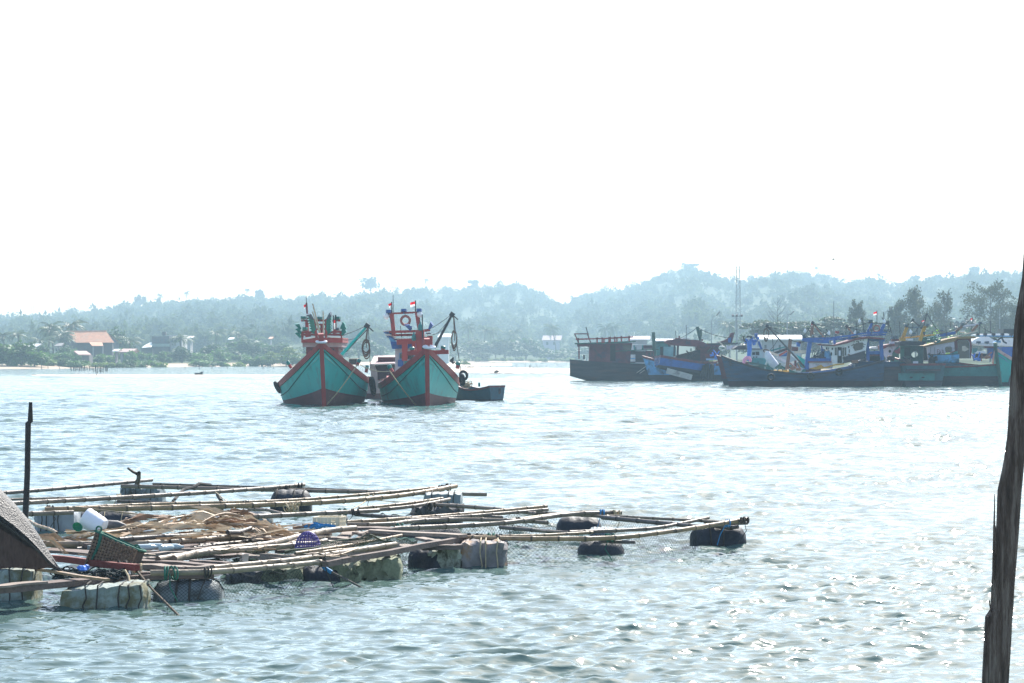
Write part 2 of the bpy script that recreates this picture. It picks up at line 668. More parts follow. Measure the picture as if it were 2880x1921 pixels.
def trunk_me(name, h, r0, limbs, seed, lean=0.3):
    rr = random.Random(seed)
    mb = MB()
    top = Vector((rr.uniform(-lean, lean), rr.uniform(-lean, lean), h))
    mid = top * 0.5 + Vector((rr.uniform(-lean, lean) * 0.5, 0, 0))
    mb.tube([(0, 0, -0.5), mid, top], [r0, r0 * 0.75, r0 * 0.45], 6)
    for (z, a, l, up) in limbs:
        b = Vector((0, 0, 0)).lerp(top, z)
        e = b + Vector((math.cos(a) * l, math.sin(a) * l, up))
        mb.tube([b, b.lerp(e, 0.55) + Vector((0, 0, up * 0.12)), e], [r0 * 0.45, r0 * 0.3, r0 * 0.12], 5)
    me = bpy.data.meshes.new(name)
    me.from_pydata(mb.v, [], mb.f)
    me.materials.append(m_trunk)
    return me

def limbs_for(seed, n, h, l):
    rr = random.Random(seed)
    return [(rr.uniform(0.35, 0.95), rr.uniform(0, 2 * PI), rr.uniform(0.5, 1) * l, rr.uniform(0.2, 0.7) * h * 0.5) for _ in range(n)]

TREES = {}
def tree_kind(key, blobs_fn, size, m, h_trunk, r0, nl, ll, variants=3, flat=0.5, hang=0.0):
    lst = []
    for k in range(variants):
        r = np.random.RandomState(100 + k + len(TREES) * 17)
        lst.append((crown_me('crown', blobs_fn(r), size, 50 + k + len(TREES) * 31, m, flat, hang),
                    trunk_me('trunk', h_trunk, r0, limbs_for(k + 5, nl, h_trunk, ll), k + 3)))
    TREES[key] = lst

tree_kind('mangrove', lambda r: mass_blobs(6.5, 6, 6.2, -0.2, 11, 900, r), 0.42, m_mangrove, 4.0, 0.14, 7, 2.0, 5)
tree_kind('bush', lambda r: mass_blobs(5, 4, 3.4, -0.3, 8, 520, r), 0.36, m_light, 1.6, 0.08, 6, 1.4, 4)
tree_kind('broad', lambda r: mass_blobs(9, 8, 8.5, 1.6, 14, 1100, r), 0.55, m_dark, 6.5, 0.25, 8, 2.8, 4)

def plant_tree(key, i, loc, sx, sz, label, name='tree', cat='tree', group=None, rz=None):
    cm, tm = TREES[key][i % len(TREES[key])]
    t = thing(name, label, cat, loc, group)
    t.scale = (sx, sx, sz)
    t.rotation_euler = (0, 0, rnd.uniform(0, 6.28) if rz is None else rz)
    link_mesh('crown', cm, t)
    link_mesh('trunk', tm, t)
    return t

def palm_me(seed, h, nf=19, fl=3.0, lean=0.6):
    rr = random.Random(seed)
    tb = MB()
    a = rr.uniform(0, 6.28)
    top = Vector((math.cos(a) * lean, math.sin(a) * lean, h))
    tb.tube([(0, 0, -0.5), top * 0.45 - Vector((math.cos(a), math.sin(a), 0)) * lean * 0.2, top], [0.2, 0.15, 0.11], 6)
    tm = bpy.data.meshes.new('trunk')
    tm.from_pydata(tb.v, [], tb.f)
    tm.materials.append(m_trunk)
    fb = MB()
    for i in range(nf):
        az = 6.283 * i / nf * 2.6 + rr.uniform(-0.2, 0.2)
        el = rr.uniform(-0.5, 1.25)
        L = fl * rr.uniform(0.8, 1.1)
        pts = []
        p = top.copy()
        e = el
        n = 8
        for k in range(n + 1):
            pts.append(p.copy())
            p = p + Vector((math.cos(az) * math.cos(e), math.sin(az) * math.cos(e), math.sin(e))) * (L / n)
            e -= 0.21
        fb.tube(pts, [0.05 - 0.005 * k for k in range(n + 1)], 3, False)
        sd = Vector((-math.sin(az), math.cos(az), 0))
        for k in range(1, n + 1):
            for s in (-1, 1):
                b = pts[k]
                t = (pts[k] - pts[k - 1]).normalized()
                ll = L * 0.24 * (1 - abs(k / n - 0.45) * 0.9)
                tip = b + (sd * s * 0.75 + t * 0.5 + Vector((0, 0, -0.65))).normalized() * ll
                fb.add([b - t * 0.13, b + t * 0.13, tip + t * 0.05, tip - t * 0.05], [(0, 1, 2, 3)])
    cm = bpy.data.meshes.new('fronds')
    cm.from_pydata(fb.v, [], fb.f)
    cm.materials.append(m_palm)
    return cm, tm
PALMS = [palm_me(k, 8.0, 20 + k, 3.1, 0.5 + 0.3 * k) for k in range(4)]
def plant_palm(i, px, py_top, d, label, group=None, w=1.0):
    """palm whose crown centre stands at photo pixel (px, py_top)"""
    cm, tm = PALMS[i % 4]
    p = at(px, py_top, d)
    z0 = float(land_z(px, d))
    sz = max(0.3, (p.z - z0) / 8.0)
    t = thing('palm_tree', label, 'palm tree', (p.x, d, z0), group)
    t.scale = (w, w, sz)
    t.rotation_euler = (0, 0, rnd.uniform(0, 6.28))
    link_mesh('fronds', cm, t).scale = (1, 1, 1)
    link_mesh('trunk', tm, t)
    return t

def build_forest():
    r = np.random.RandomState(3)
    Vs = []
    n = 0
    base = []
    for k in range(6):
        b = mass_blobs(9, 9, 8, 0.5, 7, 64, np.random.RandomState(k))
        V, F = leaf_quads(b, 1.2, np.random.RandomState(40 + k), 0.6)
        base.append(V)
    tiny = []
    for k in range(3):
        b = mass_blobs(9, 9, 8, 0.5, 9, 170, np.random.RandomState(k + 60))
        V, F = leaf_quads(b, 0.75, np.random.RandomState(70 + k), 0.6)
        tiny.append(V)
    pal = []
    for k in range(2):
        cm, tm = PALMS[k]
        q = []
        for p in cm.polygons:
            vs = [cm.vertices[i].co for i in p.vertices]
            if len(vs) == 4 and (vs[0] - vs[1]).length > 0.2:
                q.append([tuple(v) for v in vs])
        q = np.array(q[::2]).reshape(-1, 3)
        pal.append(q)
    cnt = 0
    # slopes
    for _ in range(4100):
        px = r.uniform(-420, 3300)
        rd = float(ridge_d(px))
        t = 1 - r.uniform(0, 1) ** 1.3 * 0.9
        s = float(shore(px))
        f0 = max(s + 60, 640)
        d = f0 + (rd - f0) * t
        z = float(land_z(px, d))
        sc = r.uniform(0.75, 1.35) * (1.0 if t < 0.9 else 0.7)
        if r.uniform() < 0.10:
            V = pal[r.randint(2)] * np.array([1.15, 1.15, 1.0]) * r.uniform(0.9, 1.3) - np.array([0, 0, 4.0])
        else:
            V = base[r.randint(6)] * np.array([sc, sc, sc * r.uniform(0.75, 1.3)])
        a = r.uniform(0, 6.28)
        ca, sa = math.cos(a), math.sin(a)
        W = np.stack([V[:, 0] * ca - V[:, 1] * sa, V[:, 0] * sa + V[:, 1] * ca, V[:, 2]], axis=1)
        Vs.append(W + np.array([(px - 1440) / FPX * d, d, z - 0.6]))
    # the skyline: finer crowns
    for _ in range(560):
        px = r.uniform(-100, 2980)
        d = float(ridge_d(px)) + r.uniform(-50, 14)
        z = float(land_z(px, d))
        if r.uniform() < 0.2:
            sc = r.uniform(0.8, 1.25)
            V = pal[r.randint(2)] * np.array([1.2, 1.2, 1.0]) * sc - np.array([0, 0, 4.5])
        else:
            sc = r.uniform(0.3, 0.72) * (1.4 if r.uniform() < 0.12 else 1)
            V = tiny[r.randint(3)] * np.array([sc, sc, sc * r.uniform(0.7, 1.25)])
        Vs.append(V + np.array([(px - 1440) / FPX * d, d, z - 0.8]))
    V = np.concatenate(Vs)
    F = np.arange(len(V)).reshape(-1, 4)
    o = link_mesh('forest', mesh_np('forest', V, F, m_hill))
    tag(o, kind='stuff', label='hazy forest covering the hills behind the bay', cat='forest')
build_forest()
wood_kw = dict(bump=0.35, bscale=14, stretch=(1, 1, 1))
m_green = mat('teal_paint', (0.010, 0.36, 0.33), 0.45, 0.12, 1.2, dirt=(0.022, 0.20, 0.185), dirt_amt=0.3, dscale=2.0, stretch=(1, 1, 0.35))
m_red = mat('red_paint', (0.30, 0.035, 0.035), 0.5, 0.18, 2.0, dirt=(0.16, 0.04, 0.035), dirt_amt=0.25)
m_maroonbot = mat('maroon_bottom_paint', (0.098, 0.020, 0.027), 0.6, 0.3, 1.6, dirt=(0.16, 0.11, 0.09), dirt_amt=0.12)
m_maroon = mat('maroon_paint', (0.16, 0.030, 0.040), 0.6, 0.3, 2.0, dirt=(0.07, 0.035, 0.04), dirt_amt=0.4)
m_groove = mat('dark_groove', (0.010, 0.075, 0.075), 0.7)
m_white = mat('white_paint', (0.70, 0.70, 0.70), 0.5, 0.08, 2.0, dirt=(0.38, 0.34, 0.30), dirt_amt=0.2)
m_ringwhite = mat('white_rope_ring', (0.66, 0.67, 0.74), 0.7, 0.12, 8)
m_blue = mat('blue_paint', (0.028, 0.10, 0.34), 0.5, 0.2, 2.0, dirt=(0.03, 0.06, 0.18), dirt_amt=0.3)
m_ltblue = mat('light_blue_paint', (0.10, 0.30, 0.55), 0.5, 0.25, 2.0, dirt=(0.05, 0.09, 0.13), dirt_amt=0.35)
m_black = mat('black_rubber', (0.014, 0.014, 0.016), 0.8, 0.4, 6)
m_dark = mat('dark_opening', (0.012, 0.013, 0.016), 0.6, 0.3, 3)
m_glass = mat('dark_window_glass', (0.02, 0.03, 0.04), 0.12, 0.2, 2, spec=0.6)
m_lampgreen = mat('green_lamp_metal', (0.02, 0.17, 0.15), 0.45, 0.15, 4)
m_lampblue = mat('blue_lamp_metal', (0.03, 0.085, 0.27), 0.45, 0.15, 4)
m_lampgrey = mat('grey_lamp_metal', (0.06, 0.09, 0.12), 0.45, 0.2, 4)
m_steel = mat('dark_steel', (0.035, 0.035, 0.04), 0.5, 0.3, 6)
m_rope = mat('straw_rope', (0.42, 0.34, 0.22), 0.9, 0.25, 20)
m_brownrope = mat('brown_rope', (0.12, 0.075, 0.06), 0.9, 0.3, 20)
m_bamb_far = mat('pale_bamboo', (0.45, 0.36, 0.26), 0.6, 0.25, 8)
m_yellow = mat('yellow_paint', (0.52, 0.27, 0.03), 0.6, 0.2, 3, dirt=(0.2, 0.11, 0.03), dirt_amt=0.3)
m_orange = mat('orange_plastic', (0.62, 0.32, 0.03), 0.5, 0.2, 4)
m_deck = mat('bleached_deck', (0.50, 0.43, 0.36), 0.8, 0.25, 3, bump=0.3, bscale=8)
m_bulb = mat('lamp_glass', (0.75, 0.75, 0.78), 0.15, 0.05, 2, spec=0.6)
m_buoyred = mat('dull_red_buoy', (0.30, 0.10, 0.085), 0.7, 0.2, 6)
m_flagred = mat('flag_red', (0.62, 0.02, 0.03), 0.8, 0.08, 3, transl=0.35)
m_flagwhite = mat('flag_white', (0.78, 0.77, 0.76), 0.8, 0.05, 3, transl=0.35)
m_pinkwall = mat('pale_pink_boards', (0.40, 0.27, 0.265), 0.7, 0.15, 3, dirt=(0.4, 0.25, 0.24), dirt_amt=0.2)
m_lilac = mat('lilac_white_wall', (0.52, 0.50, 0.58), 0.6, 0.1, 2, dirt=(0.3, 0.27, 0.30), dirt_amt=0.25)
m_oldhull = mat('weathered_dark_hull', (0.040, 0.040, 0.050), 0.75, 0.45, 1.4, bump=0.5, bscale=5, dirt=(0.085, 0.050, 0.050), dirt_amt=0.35, dscale=1.0, stretch=(0.35, 1, 2.2))
m_bluehull = mat('worn_blue_hull', (0.030, 0.065, 0.125), 0.7, 0.4, 1.4, bump=0.5, bscale=5, dirt=(0.06, 0.05, 0.055), dirt_amt=0.3, dscale=0.9, stretch=(0.3, 1, 2.4))
m_brownbot = mat('brown_bottom', (0.055, 0.028, 0.032), 0.75, 0.4, 1.3, dirt=(0.03, 0.03, 0.035), dirt_amt=0.3)
m_tealold = mat('faded_teal', (0.035, 0.19, 0.19), 0.6, 0.3, 1.6, dirt=(0.03, 0.08, 0.09), dirt_amt=0.35)
m_purpleold = mat('faded_maroon_boards', (0.125, 0.036, 0.050), 0.75, 0.35, 1.6, bump=0.4, bscale=6, dirt=(0.055, 0.045, 0.075), dirt_amt=0.4, dscale=1.1)
m_greenold = mat('faded_green_boards', (0.035, 0.10, 0.08), 0.7, 0.35, 2, dirt=(0.03, 0.045, 0.05), dirt_amt=0.35)
m_brownwood = mat('brown_mast_wood', (0.20, 0.105, 0.07), 0.7, 0.3, 4)
m_pink = mat('pink_foam', (0.72, 0.30, 0.42), 0.7, 0.15, 5)
m_tarpblue = mat('blue_tarp', (0.05, 0.17, 0.55), 0.6, 0.3, 4, bump=0.5, bscale=6)
m_clothwhite = mat('white_cloth', (0.62, 0.64, 0.70), 0.8, 0.15, 3, bump=0.4, bscale=5)
m_netdark = mat('dark_netting', (0.03, 0.032, 0.04), 0.95, 0.6, 9, bump=0.8, bscale=20)

def smoothstep(t):
    t = max(0.0, min(1.0, t))
    return t * t * (3 - 2 * t)

class Hull:
    """wooden fishing hull. s runs stern (0) to bow (1), v keel (0) to sheer (1)"""
    def __init__(h, L, B, zs, zm, zb, draft=0.7, kstern=None, kbow=0.0, stern_w=0.7, rake=1.4, bow0=0.55, bowp=1.7, em=0.32, eb=0.85, roll=0.0, pitch=0.0,
                 heading=(0, -1), mid=(0, 0, 0), tum=0.0):
        h.__dict__.update(locals())
        hx, hy = heading
        n = math.hypot(hx, hy)
        fx, fy = hx / n, hy / n
        h.rotm = Matrix(((fx, -fy, 0), (fy, fx, 0), (0, 0, 1))) @ Matrix.Rotation(pitch, 3, 'Y') @ Matrix.Rotation(roll, 3, 'X')
        h.m = Vector(mid)

    def half(h, s):
        if s < h.bow0:
            return h.B / 2 * (h.stern_w + (1 - h.stern_w) * smoothstep(s / h.bow0 * 1.0))
        t = (s - h.bow0) / (1 - h.bow0)
        return h.B / 2 * max(0.0, 1 - t ** h.bowp)

    def sheer(h, s):
        if s < h.bow0:
            return h.zm + (h.zs - h.zm) * (1 - s / h.bow0) ** 1.8
        b = h.half(s) / (h.B / 2)
        return h.zm + (h.zb - h.zm) * (1 - b) ** 1.05

    def keel(h, s):
        k = -h.draft
        if h.kstern is not None and s < 0.3:
            k = k + (h.kstern - k) * (1 - s / 0.3) ** 1.3
        if s > 0.7:
            k = k + (h.kbow + h.draft) * 0.6 * ((s - 0.7) / 0.3) ** 2
        return k

    def loc(h, s, z, side, off=0.0):
        """local point on the shell at height z"""
        zt, zk = h.sheer(s), h.keel(s)
        v = max(0.0, min(1.0, (z - zk) / (zt - zk)))
        q = smoothstep((s - 0.45) / 0.55)
        e = h.em + (h.eb - h.em) * q
        y = h.half(s) * (v ** e) * (1 - h.tum * v * v * (1 - q))
        x = -h.L / 2 + h.L * s - h.rake * (s ** 6) * (1 - v)
        if off:
            y += off * (1 if y > 0.02 else 0.3)
            x += off * q * 0.7
        return Vector((x, side * y, z))

    def w(h, p):
        return h.m + h.rotm @ Vector(p)

    def P(h, s, z, side, off=0.0):
        return h.w(h.loc(s, z, side, off))

    def strip(h, mb, zf0, zf1, off=0.0, n=30, m=5, s0=0.0, s1=1.0):
        for side in (1, -1):
            rows = []
            for i in range(n + 1):
                s = s0 + (s1 - s0) * i / n
                a, b = zf0(s), zf1(s)
                r = [h.P(s, a + (b - a) * k / m, side, off) for k in range(m + 1)]
                rows.append(r if side > 0 else r)
            if side < 0:
                rows = [list(reversed(r)) for r in rows]
            mb.grid(rows)
        return mb

    def transom(h, mb, zf0, zf1, off=0.0, m=5, s=0.0):
        rows = []
        for k in range(m + 1):
            z = zf0(s) + (zf1(s) - zf0(s)) * k / m
            a, b = h.P(s, z, 1, off), h.P(s, z, -1, off)
            rows.append([a, a.lerp(b, 0.5), b])
        mb.grid(rows)
        return mb

def make_hull(h, root, m_side, m_bot, m_band, zl, band=0.26, m_stem=None, groove=None, deck_drop=0.45, m_in=None, m_dk=None, cap=0.10, m_cap=None, bottom_name='hull_bottom'):
    sh = h.sheer
    b = MB()
    h.strip(b, h.keel, lambda s: min(zl(s), sh(s) - band - 0.05))
    h.transom(b, h.keel, lambda s: min(zl(s), sh(s) - band - 0.05))
    b.build(bottom_name, m_bot, root, True)
    b = MB()
    h.strip(b, lambda s: min(zl(s), sh(s) - band - 0.05), lambda s: sh(s) - band)
    h.transom(b, lambda s: min(zl(s), sh(s) - band - 0.05), lambda s: sh(s) - band)
    b.build('hull_side', m_side, root, True)
    # gunwale band: outer face, cap rail, inner face down to the deck
    b = MB()
    for side in (1, -1):
        rows = []
        for i in range(41):
            s = i / 40
            z = sh(s)
            o1 = h.P(s, z - band, side, 0.0)
            o2 = h.P(s, z - band, side, 0.045)
            o3 = h.P(s, z, side, 0.045)
            p = h.loc(s, z, side)
            q = Vector((p.x - (0.1 if s > 0.9 else 0), math.copysign(max(0.0, abs(p.y) - cap), side), z))
            i1 = h.w(q)
            r = [o1, o2, o3, i1]
            rows.append(r if side > 0 else list(reversed(r)))
        b.grid(rows)
    h.transom(b, lambda s: sh(s) - band, lambda s: sh(s), 0.03)
    b.build('gunwale', m_band, root)
    b = MB()
    for side in (1, -1):
        rows = []
        for i in range(31):
            s = i / 30 * 0.985
            z = sh(s)
            p = h.loc(s, z, side)
            y = max(0.0, abs(p.y) - cap)
            zd = z - deck_drop
            y2 = max(0.0, min(y, abs(h.loc(s, zd, side).y) - 0.05))
            rows.append([h.w((p.x, side * y, z - 0.004)), h.w((p.x, side * y2, zd))])
        if side > 0:
            rows = [list(reversed(r)) for r in rows]
        b.grid(rows)
    b.build('bulwark', m_in or m_side, root)
    b = MB()
    rows = []
    for i in range(31):
        s = i / 30 * 0.985
        z = sh(s) - deck_drop
        y = max(0.0, min(abs(h.loc(s, sh(s), 1).y) - cap, abs(h.loc(s, z, 1).y) - 0.05))
        x = h.loc(s, sh(s), 1).x
        rows.append([h.w((x, y, z + 0.002)), h.w((x, 0, z + 0.05)), h.w((x, -y, z + 0.002))])
    b.grid([list(reversed(r)) for r in rows])
    b.build('deck', m_dk or m_deck, root)
    if m_stem is not None:
        b = MB()
        pts = []
        for k in range(10):
            z = -h.draft * 0.4 + (h.zb + 0.36 + h.draft * 0.4) * k / 9
            p = h.loc(1.0, min(z, h.zb), 1)
            pts.append(h.w((p.x + 0.03 + (0.10 if z > h.zb else 0), 0, z)))
        for i in range(9):
            up = h.rotm @ Vector((1, 0, 0))
            b.beam(pts[i], pts[i + 1] + (pts[i + 1] - pts[i]) * 0.01, 0.19 if i < 8 else 0.24, 0.2, up=up)
        b.build('stem_post', m_stem, root)
    if groove is not None:
        b = MB()
        for side in (1, -1):
            b.tube([h.P(i / 30, sh(i / 30) - groove * (0.55 + 0.45 * min(1, (1 - i / 30) * 3)) , side, 0.01) for i in range(31)], 0.022, 5)
        b.build('rub_rail', m_groove, root)

def tyre(p, axis, rr, label, group='tyre fenders on the green boats', name='tyre_fender'):
    mb = MB()
    mb.torus(p, rr, rr * 0.36, axis, 18, 8)
    o = mb.build(name, m_black, None, True)
    return tag(o, label, 'tyre', group)

def single(mb, name, m, label, cat, group=None, smooth=False):
    return tag(mb.build(name, m, None, smooth), label, cat, group)

def lampbox(root, x0, y0, x1, y1, d, m, depth=0.25, name='lamp'):
    """floodlight seen from behind: a tapered hood with a rim"""
    a, b = at(x0, y0, d), at(x1, y1, d)
    mb = MB()
    cx, cz = (a.x + b.x) / 2, (a.z + b.z) / 2
    w, hh = abs(b.x - a.x) / 2, abs(a.z - b.z) / 2
    f = [Vector((cx + sx * w, d, cz + sz * hh)) for sx, sz in ((-1, -1), (1, -1), (1, 1), (-1, 1))]
    g = [Vector((cx + sx * w * 0.8, d - depth, cz + sz * hh * 0.75 + 0.03)) for sx, sz in ((-1, -1), (1, -1), (1, 1), (-1, 1))]
    mb.add(f + g, [(0, 1, 2, 3), (7, 6, 5, 4), (0, 4, 5, 1), (1, 5, 6, 2), (2, 6, 7, 3), (3, 7, 4, 0)])
    mb.box((cx, d + 0.012, cz), (w * 2.12, 0.02, hh * 2.12))
    mb.tube([(cx, d - depth * 0.5, cz - hh), (cx, d - depth * 0.5, cz - hh - 0.09)], 0.025, 5)
    return mb.build(name, m, root)

def hornlamp(root, p, dirv, L, m, name='lamp'):
    """angled wedge shaped lamp hood: narrow end at p, mouth along dirv"""
    dirv = Vector(dirv).normalized()
    p = Vector(p)
    a = dirv.cross(Vector((0, 1, 0))).normalized()
    b = dirv.cross(a).normalized()
    e = p + dirv * L
    mb = MB()
    P = [p + a * sx * L * 0.16 + b * sy * L * 0.2 for sx, sy in ((-1, -1), (1, -1), (1, 1), (-1, 1))]
    Q = [e + a * sx * L * 0.34 + b * sy * L * 0.42 + dirv * (0.25 * L if sx > 0 else -0.1 * L) for sx, sy in ((-1, -1), (1, -1), (1, 1), (-1, 1))]
    mb.add(P + Q, [(3, 2, 1, 0), (4, 5, 6, 7), (0, 1, 5, 4), (1, 2, 6, 5), (2, 3, 7, 6), (3, 0, 4, 7)])
    return mb.build(name, m, root)

def bulb(root, x, y, d, r=0.14):
    c = at(x, y, d)
    mb = MB()
    mb.lathe([(0.03, 0.2), (0.05, 0.16), (r * 0.9, 0.05), (r, -0.04), (r * 0.7, -0.13), (0.02, -0.17)], Matrix.Translation(c), 10)
    return mb.build('lamp_bulb', m_bulb, root, True)

def pbeam(root, name, m, pts, d, w, h=None):
    """beam(s) through photo pixel points; pts items (x, y) or (x, y, d)"""
    P = [at(p[0], p[1], p[2] if len(p) > 2 else d) for p in pts]
    mb = MB()
    for a, b in zip(P[:-1], P[1:]):
        mb.beam(a, b, w, h or w)
    return mb.build(name, m, root)

def ptube(root, name, m, pts, d, r, n=6):
    P = [at(p[0], p[1], p[2] if len(p) > 2 else d) for p in pts]
    mb = MB()
    mb.tube(P, r, n)
    return mb.build(name, m, root, True)

def flag(root, px, y0, y1, d, w, flip=-1, pole_to=None, split=0.5, ragged=False):
    """small red over white flag flying from a staff at px"""
    a, b = at(px, y0, d), at(px, y1, d)
    fl = None
    for (t0, t1, m, nm) in ((0, split, m_flagred, 'flag_red_band'), (split, 1, m_flagwhite, 'flag_white_band')):
        mb = MB()
        rows = []
        for k in range(7):
            u = k / 6
            r = []
            for t in (t0, (t0 + t1) / 2, t1):
                wdt = w * (1 - (0.35 * t if ragged else 0.06 * t))
                r.append(Vector((a.x + flip * u * wdt, d + 0.06 * math.sin(u * 5 + t), a.z + (b.z - a.z) * t - 0.06 * u * u)))
            rows.append(r)
        mb.grid(rows)
        mb.build(nm, m, root)
    if pole_to is not None:
        ptube(root, 'flag_staff', m_steel, [(px, y0 - 3), pole_to], d, 0.03, 5)

def derrick(root, m, foot, head, d, r, stays, name='derrick_boom'):
    ptube(root, name, m, [foot, head], d, [r * 1.1, r * 0.8], 7)
    mb = MB()
    c = at(head[0], head[1], d)
    mb.box(c, (r * 3.2, r * 3, r * 3), Matrix.Rotation(0.6, 3, 'Y'))
    mb.tube([c, c + Vector((r * 4, 0, -r * 3.4))], r * 0.4, 5)
    mb.build('pulley_block', m_steel, root)
    for (p, q, drop) in stays:
        mb = MB()
        mb.tube(sag(at(p[0], p[1], p[2] if len(p) > 2 else d), at(q[0], q[1], q[2] if len(q) > 2 else d), drop, 6), 0.016, 4)
        mb.build('stay_line', m_steel, root)

def ropecoil(x, y, d, rx, rz, label, tail=0.0, hook=None):
    c = at(x, y, d)
    mb = MB()
    rr = random.Random(int(x))
    for k in range(7):
        o = Vector((rr.uniform(-0.03, 0.03), rr.uniform(-0.06, 0.06), rr.uniform(-0.04, 0.04) - (tail * k / 7)))
        mb.torus(c + o, 1.0, 0.028 / max(rx, rz), (0, 1, 0), 20, 5)
        st = len(mb.v) - 100
        for i in range(st, len(mb.v)):
            v = Vector(mb.v[i]) - (c + o)
            mb.v[i] = tuple(c + o + Vector((v.x * rx, v.y * rx, v.z * rz * (1 + 0.05 * k))))
    if hook is not None:
        mb.tube([at(hook[0], hook[1], d), c + Vector((0, 0, rz))], 0.022, 5)
        mb.tube([at(hook[0] + 1.2, hook[1], d), c + Vector((0.02, 0.02, -rz * 0.3))], 0.02, 5)
    return single(mb, 'rope_coil', m_brownrope, label, 'rope', None)

def bollard(root, p, q, r=0.11):
    mb = MB()
    p, q = Vector(p), Vector(q)
    t = p.lerp(q, 0.55)
    mb.tube([p, t], r * 0.95, 8)
    b = mb.build('bollard', m_red, root, True)
    mb = MB()
    mb.tube([t, q, q + (q - p).normalized() * 0.03], [r * 1.12, r * 1.15, r * 0.8], 8)
    mb.build('bollard_cap', m_lampgreen, b, True)
    bpy.context.view_layer.update()

D1 = 108.6
def z_at(y, d):
    return CAM_H + (HOR - y) / FPX * d

b1 = thing('fishing_boat', 'teal fishing boat with green crane boom moored bow on, left of the two', 'fishing boat', ((911 - 1440) / FPX * 117, 117, 0), 'pair of teal fishing boats moored bow to the camera')
hA = Hull(16.0, 4.55, 1.3, 1.10, 2.92, 0.75, stern_w=0.62, rake=1.3, bow0=0.50, bowp=1.75, em=0.17, eb=0.78, roll=R(2.6),
          heading=(0.076, -1), mid=(-8.41 - 0.076 * 7.9, 108.3 + 7.9, 0), tum=0.05)
make_hull(hA, b1, m_green, m_maroonbot, m_red, lambda s: 0.24 + 0.62 * max(0, (s - 0.5) / 0.5) ** 1.5, band=0.24, m_stem=m_red, groove=0.62, deck_drop=0.5)
d = 108.3
mb = MB()
c = at(904, 961, 108.0)
mb.torus(c, 0.22, 0.05, (0, -0.15, 1), 20, 8)
mb.build('stem_ring', m_ringwhite, b1, True)
d = 117.5
def x5(x): return 760 + 0.2041 * x
def y5(y): return 830 + 0.2041 * y
mb = MB(); mb.rbox(x5(495), y5(715), x5(940), y5(900), d, 3.2); wh = mb.build('wheelhouse', m_maroon, b1)
mb = MB(); mb.rbox(x5(560), y5(740), x5(640), y5(790), d - 0.02, 0.015); mb.build('window', m_glass, wh)
mb = MB(); mb.rbox(x5(800), y5(740), x5(880), y5(790), d - 0.02, 0.015); mb.build('window', m_glass, wh)
mb = MB(); mb.rbox(x5(445), y5(655), x5(985), y5(716), d - 0.25, 3.7); mb.build('wheelhouse_fascia', mat('grey_pink_boards', (0.30, 0.22, 0.23), 0.7, 0.3, 3), b1)
mb = MB(); mb.rbox(x5(428), y5(588), x5(996), y5(655), d - 0.5, 4.2); mb.build('wheelhouse_roof', m_red, b1)
ptube(b1, 'roof_pipe', m_white, [(x5(455), y5(600)), (x5(640), y5(572))], d - 0.6, 0.05)
ptube(b1, 'roof_pipe', m_white, [(x5(790), y5(568)), (x5(970), y5(578))], d - 0.6, 0.05)
for (xa, ya, xb, yb) in ((430, 512, 620, 512), (800, 510, 990, 505), (430, 545, 990, 545)):
    pbeam(b1, 'roof_rail', m_red, [(x5(xa), y5(ya)), (x5(xb), y5(yb))], d - 0.3, 0.1)
for xx in (445, 545, 625, 815, 880, 975):
    pbeam(b1, 'rail_post', m_red, [(x5(xx), y5(505)), (x5(xx), y5(592))], d - 0.3, 0.12)
pbeam(b1, 'lamp_crossbar', m_red, [(x5(428), y5(352)), (x5(966), y5(352))], d + 1.5, 0.09)
for xx in (507, 892):
    pbeam(b1, 'lamp_mast', m_red, [(x5(xx), y5(345)), (x5(xx), y5(590))], d + 1.5, 0.16)
for (xa, ya, xb, yb) in ((421, 296, 498, 334), (650, 303, 724, 341), (887, 300, 967, 340)):
    lampbox(b1, x5(xa), y5(ya), x5(xb), y5(yb), d + 1.45, m_lampgreen)
for sgn, xt, xb in ((-1, 592, 640), (1, 782, 770)):
    for k in range(7):
        t = k / 6
        x, y = xt + (xb - xt) * t, 330 + 215 * t
        hornlamp(b1, at(x5(x + sgn * 4), y5(y), d - 1.5 + k * 0.15), (sgn * 0.62, -0.3, 0.75), 0.30, m_lampgreen if k else m_lampgrey)
    ptube(b1, 'lamp_ladder', m_red, [(x5(xt - sgn * 8), y5(330)), (x5(xb - sgn * 2), y5(600))], d - 0.8, 0.07)
pbeam(b1, 'ladder_rung', m_red, [(x5(625), y5(408)), (x5(770), y5(402))], d - 0.8, 0.08)
pbeam(b1, 'ladder_rung', m_red, [(x5(640), y5(470)), (x5(772), y5(466))], d - 0.8, 0.08)
mb = MB(); mb.rbox(x5(690), y5(400), x5(722), y5(560), d - 0.6, 0.3); mb.build('centre_mast', m_maroon, b1)
for (x, y, s) in ((420, 470, -1), (425, 530, -1), (420, 585, -1), (975, 462, 1), (990, 505, 1), (990, 550, 1)):
    hornlamp(b1, at(x5(x), y5(y), d - 0.4), (s * 0.55, -0.2, 0.8), 0.30, m_lampgreen)
lampbox(b1, x5(445), y5(445), x5(515), y5(490), d - 0.2, m_lampgreen)
lampbox(b1, x5(900), y5(455), x5(955), y5(488), d - 0.2, m_lampgrey)
for (p, q, m, r) in (((585, 120), (690, 520), m_bamb_far, 0.035), ((580, 228), (690, 545), m_bamb_far, 0.03), ((728, 222), (738, 545), m_bamb_far, 0.03), ((592, 150), (640, 330), m_bamb_far, 0.025)):
    ptube(b1, 'bamboo_staff', m, [(x5(p[0]), y5(p[1])), (x5(q[0]), y5(q[1]))], d - 2.0, r, 5)
ptube(b1, 'antenna', m_steel, [(x5(494), y5(0)), (x5(500), y5(110))], d + 1.4, 0.014, 4)
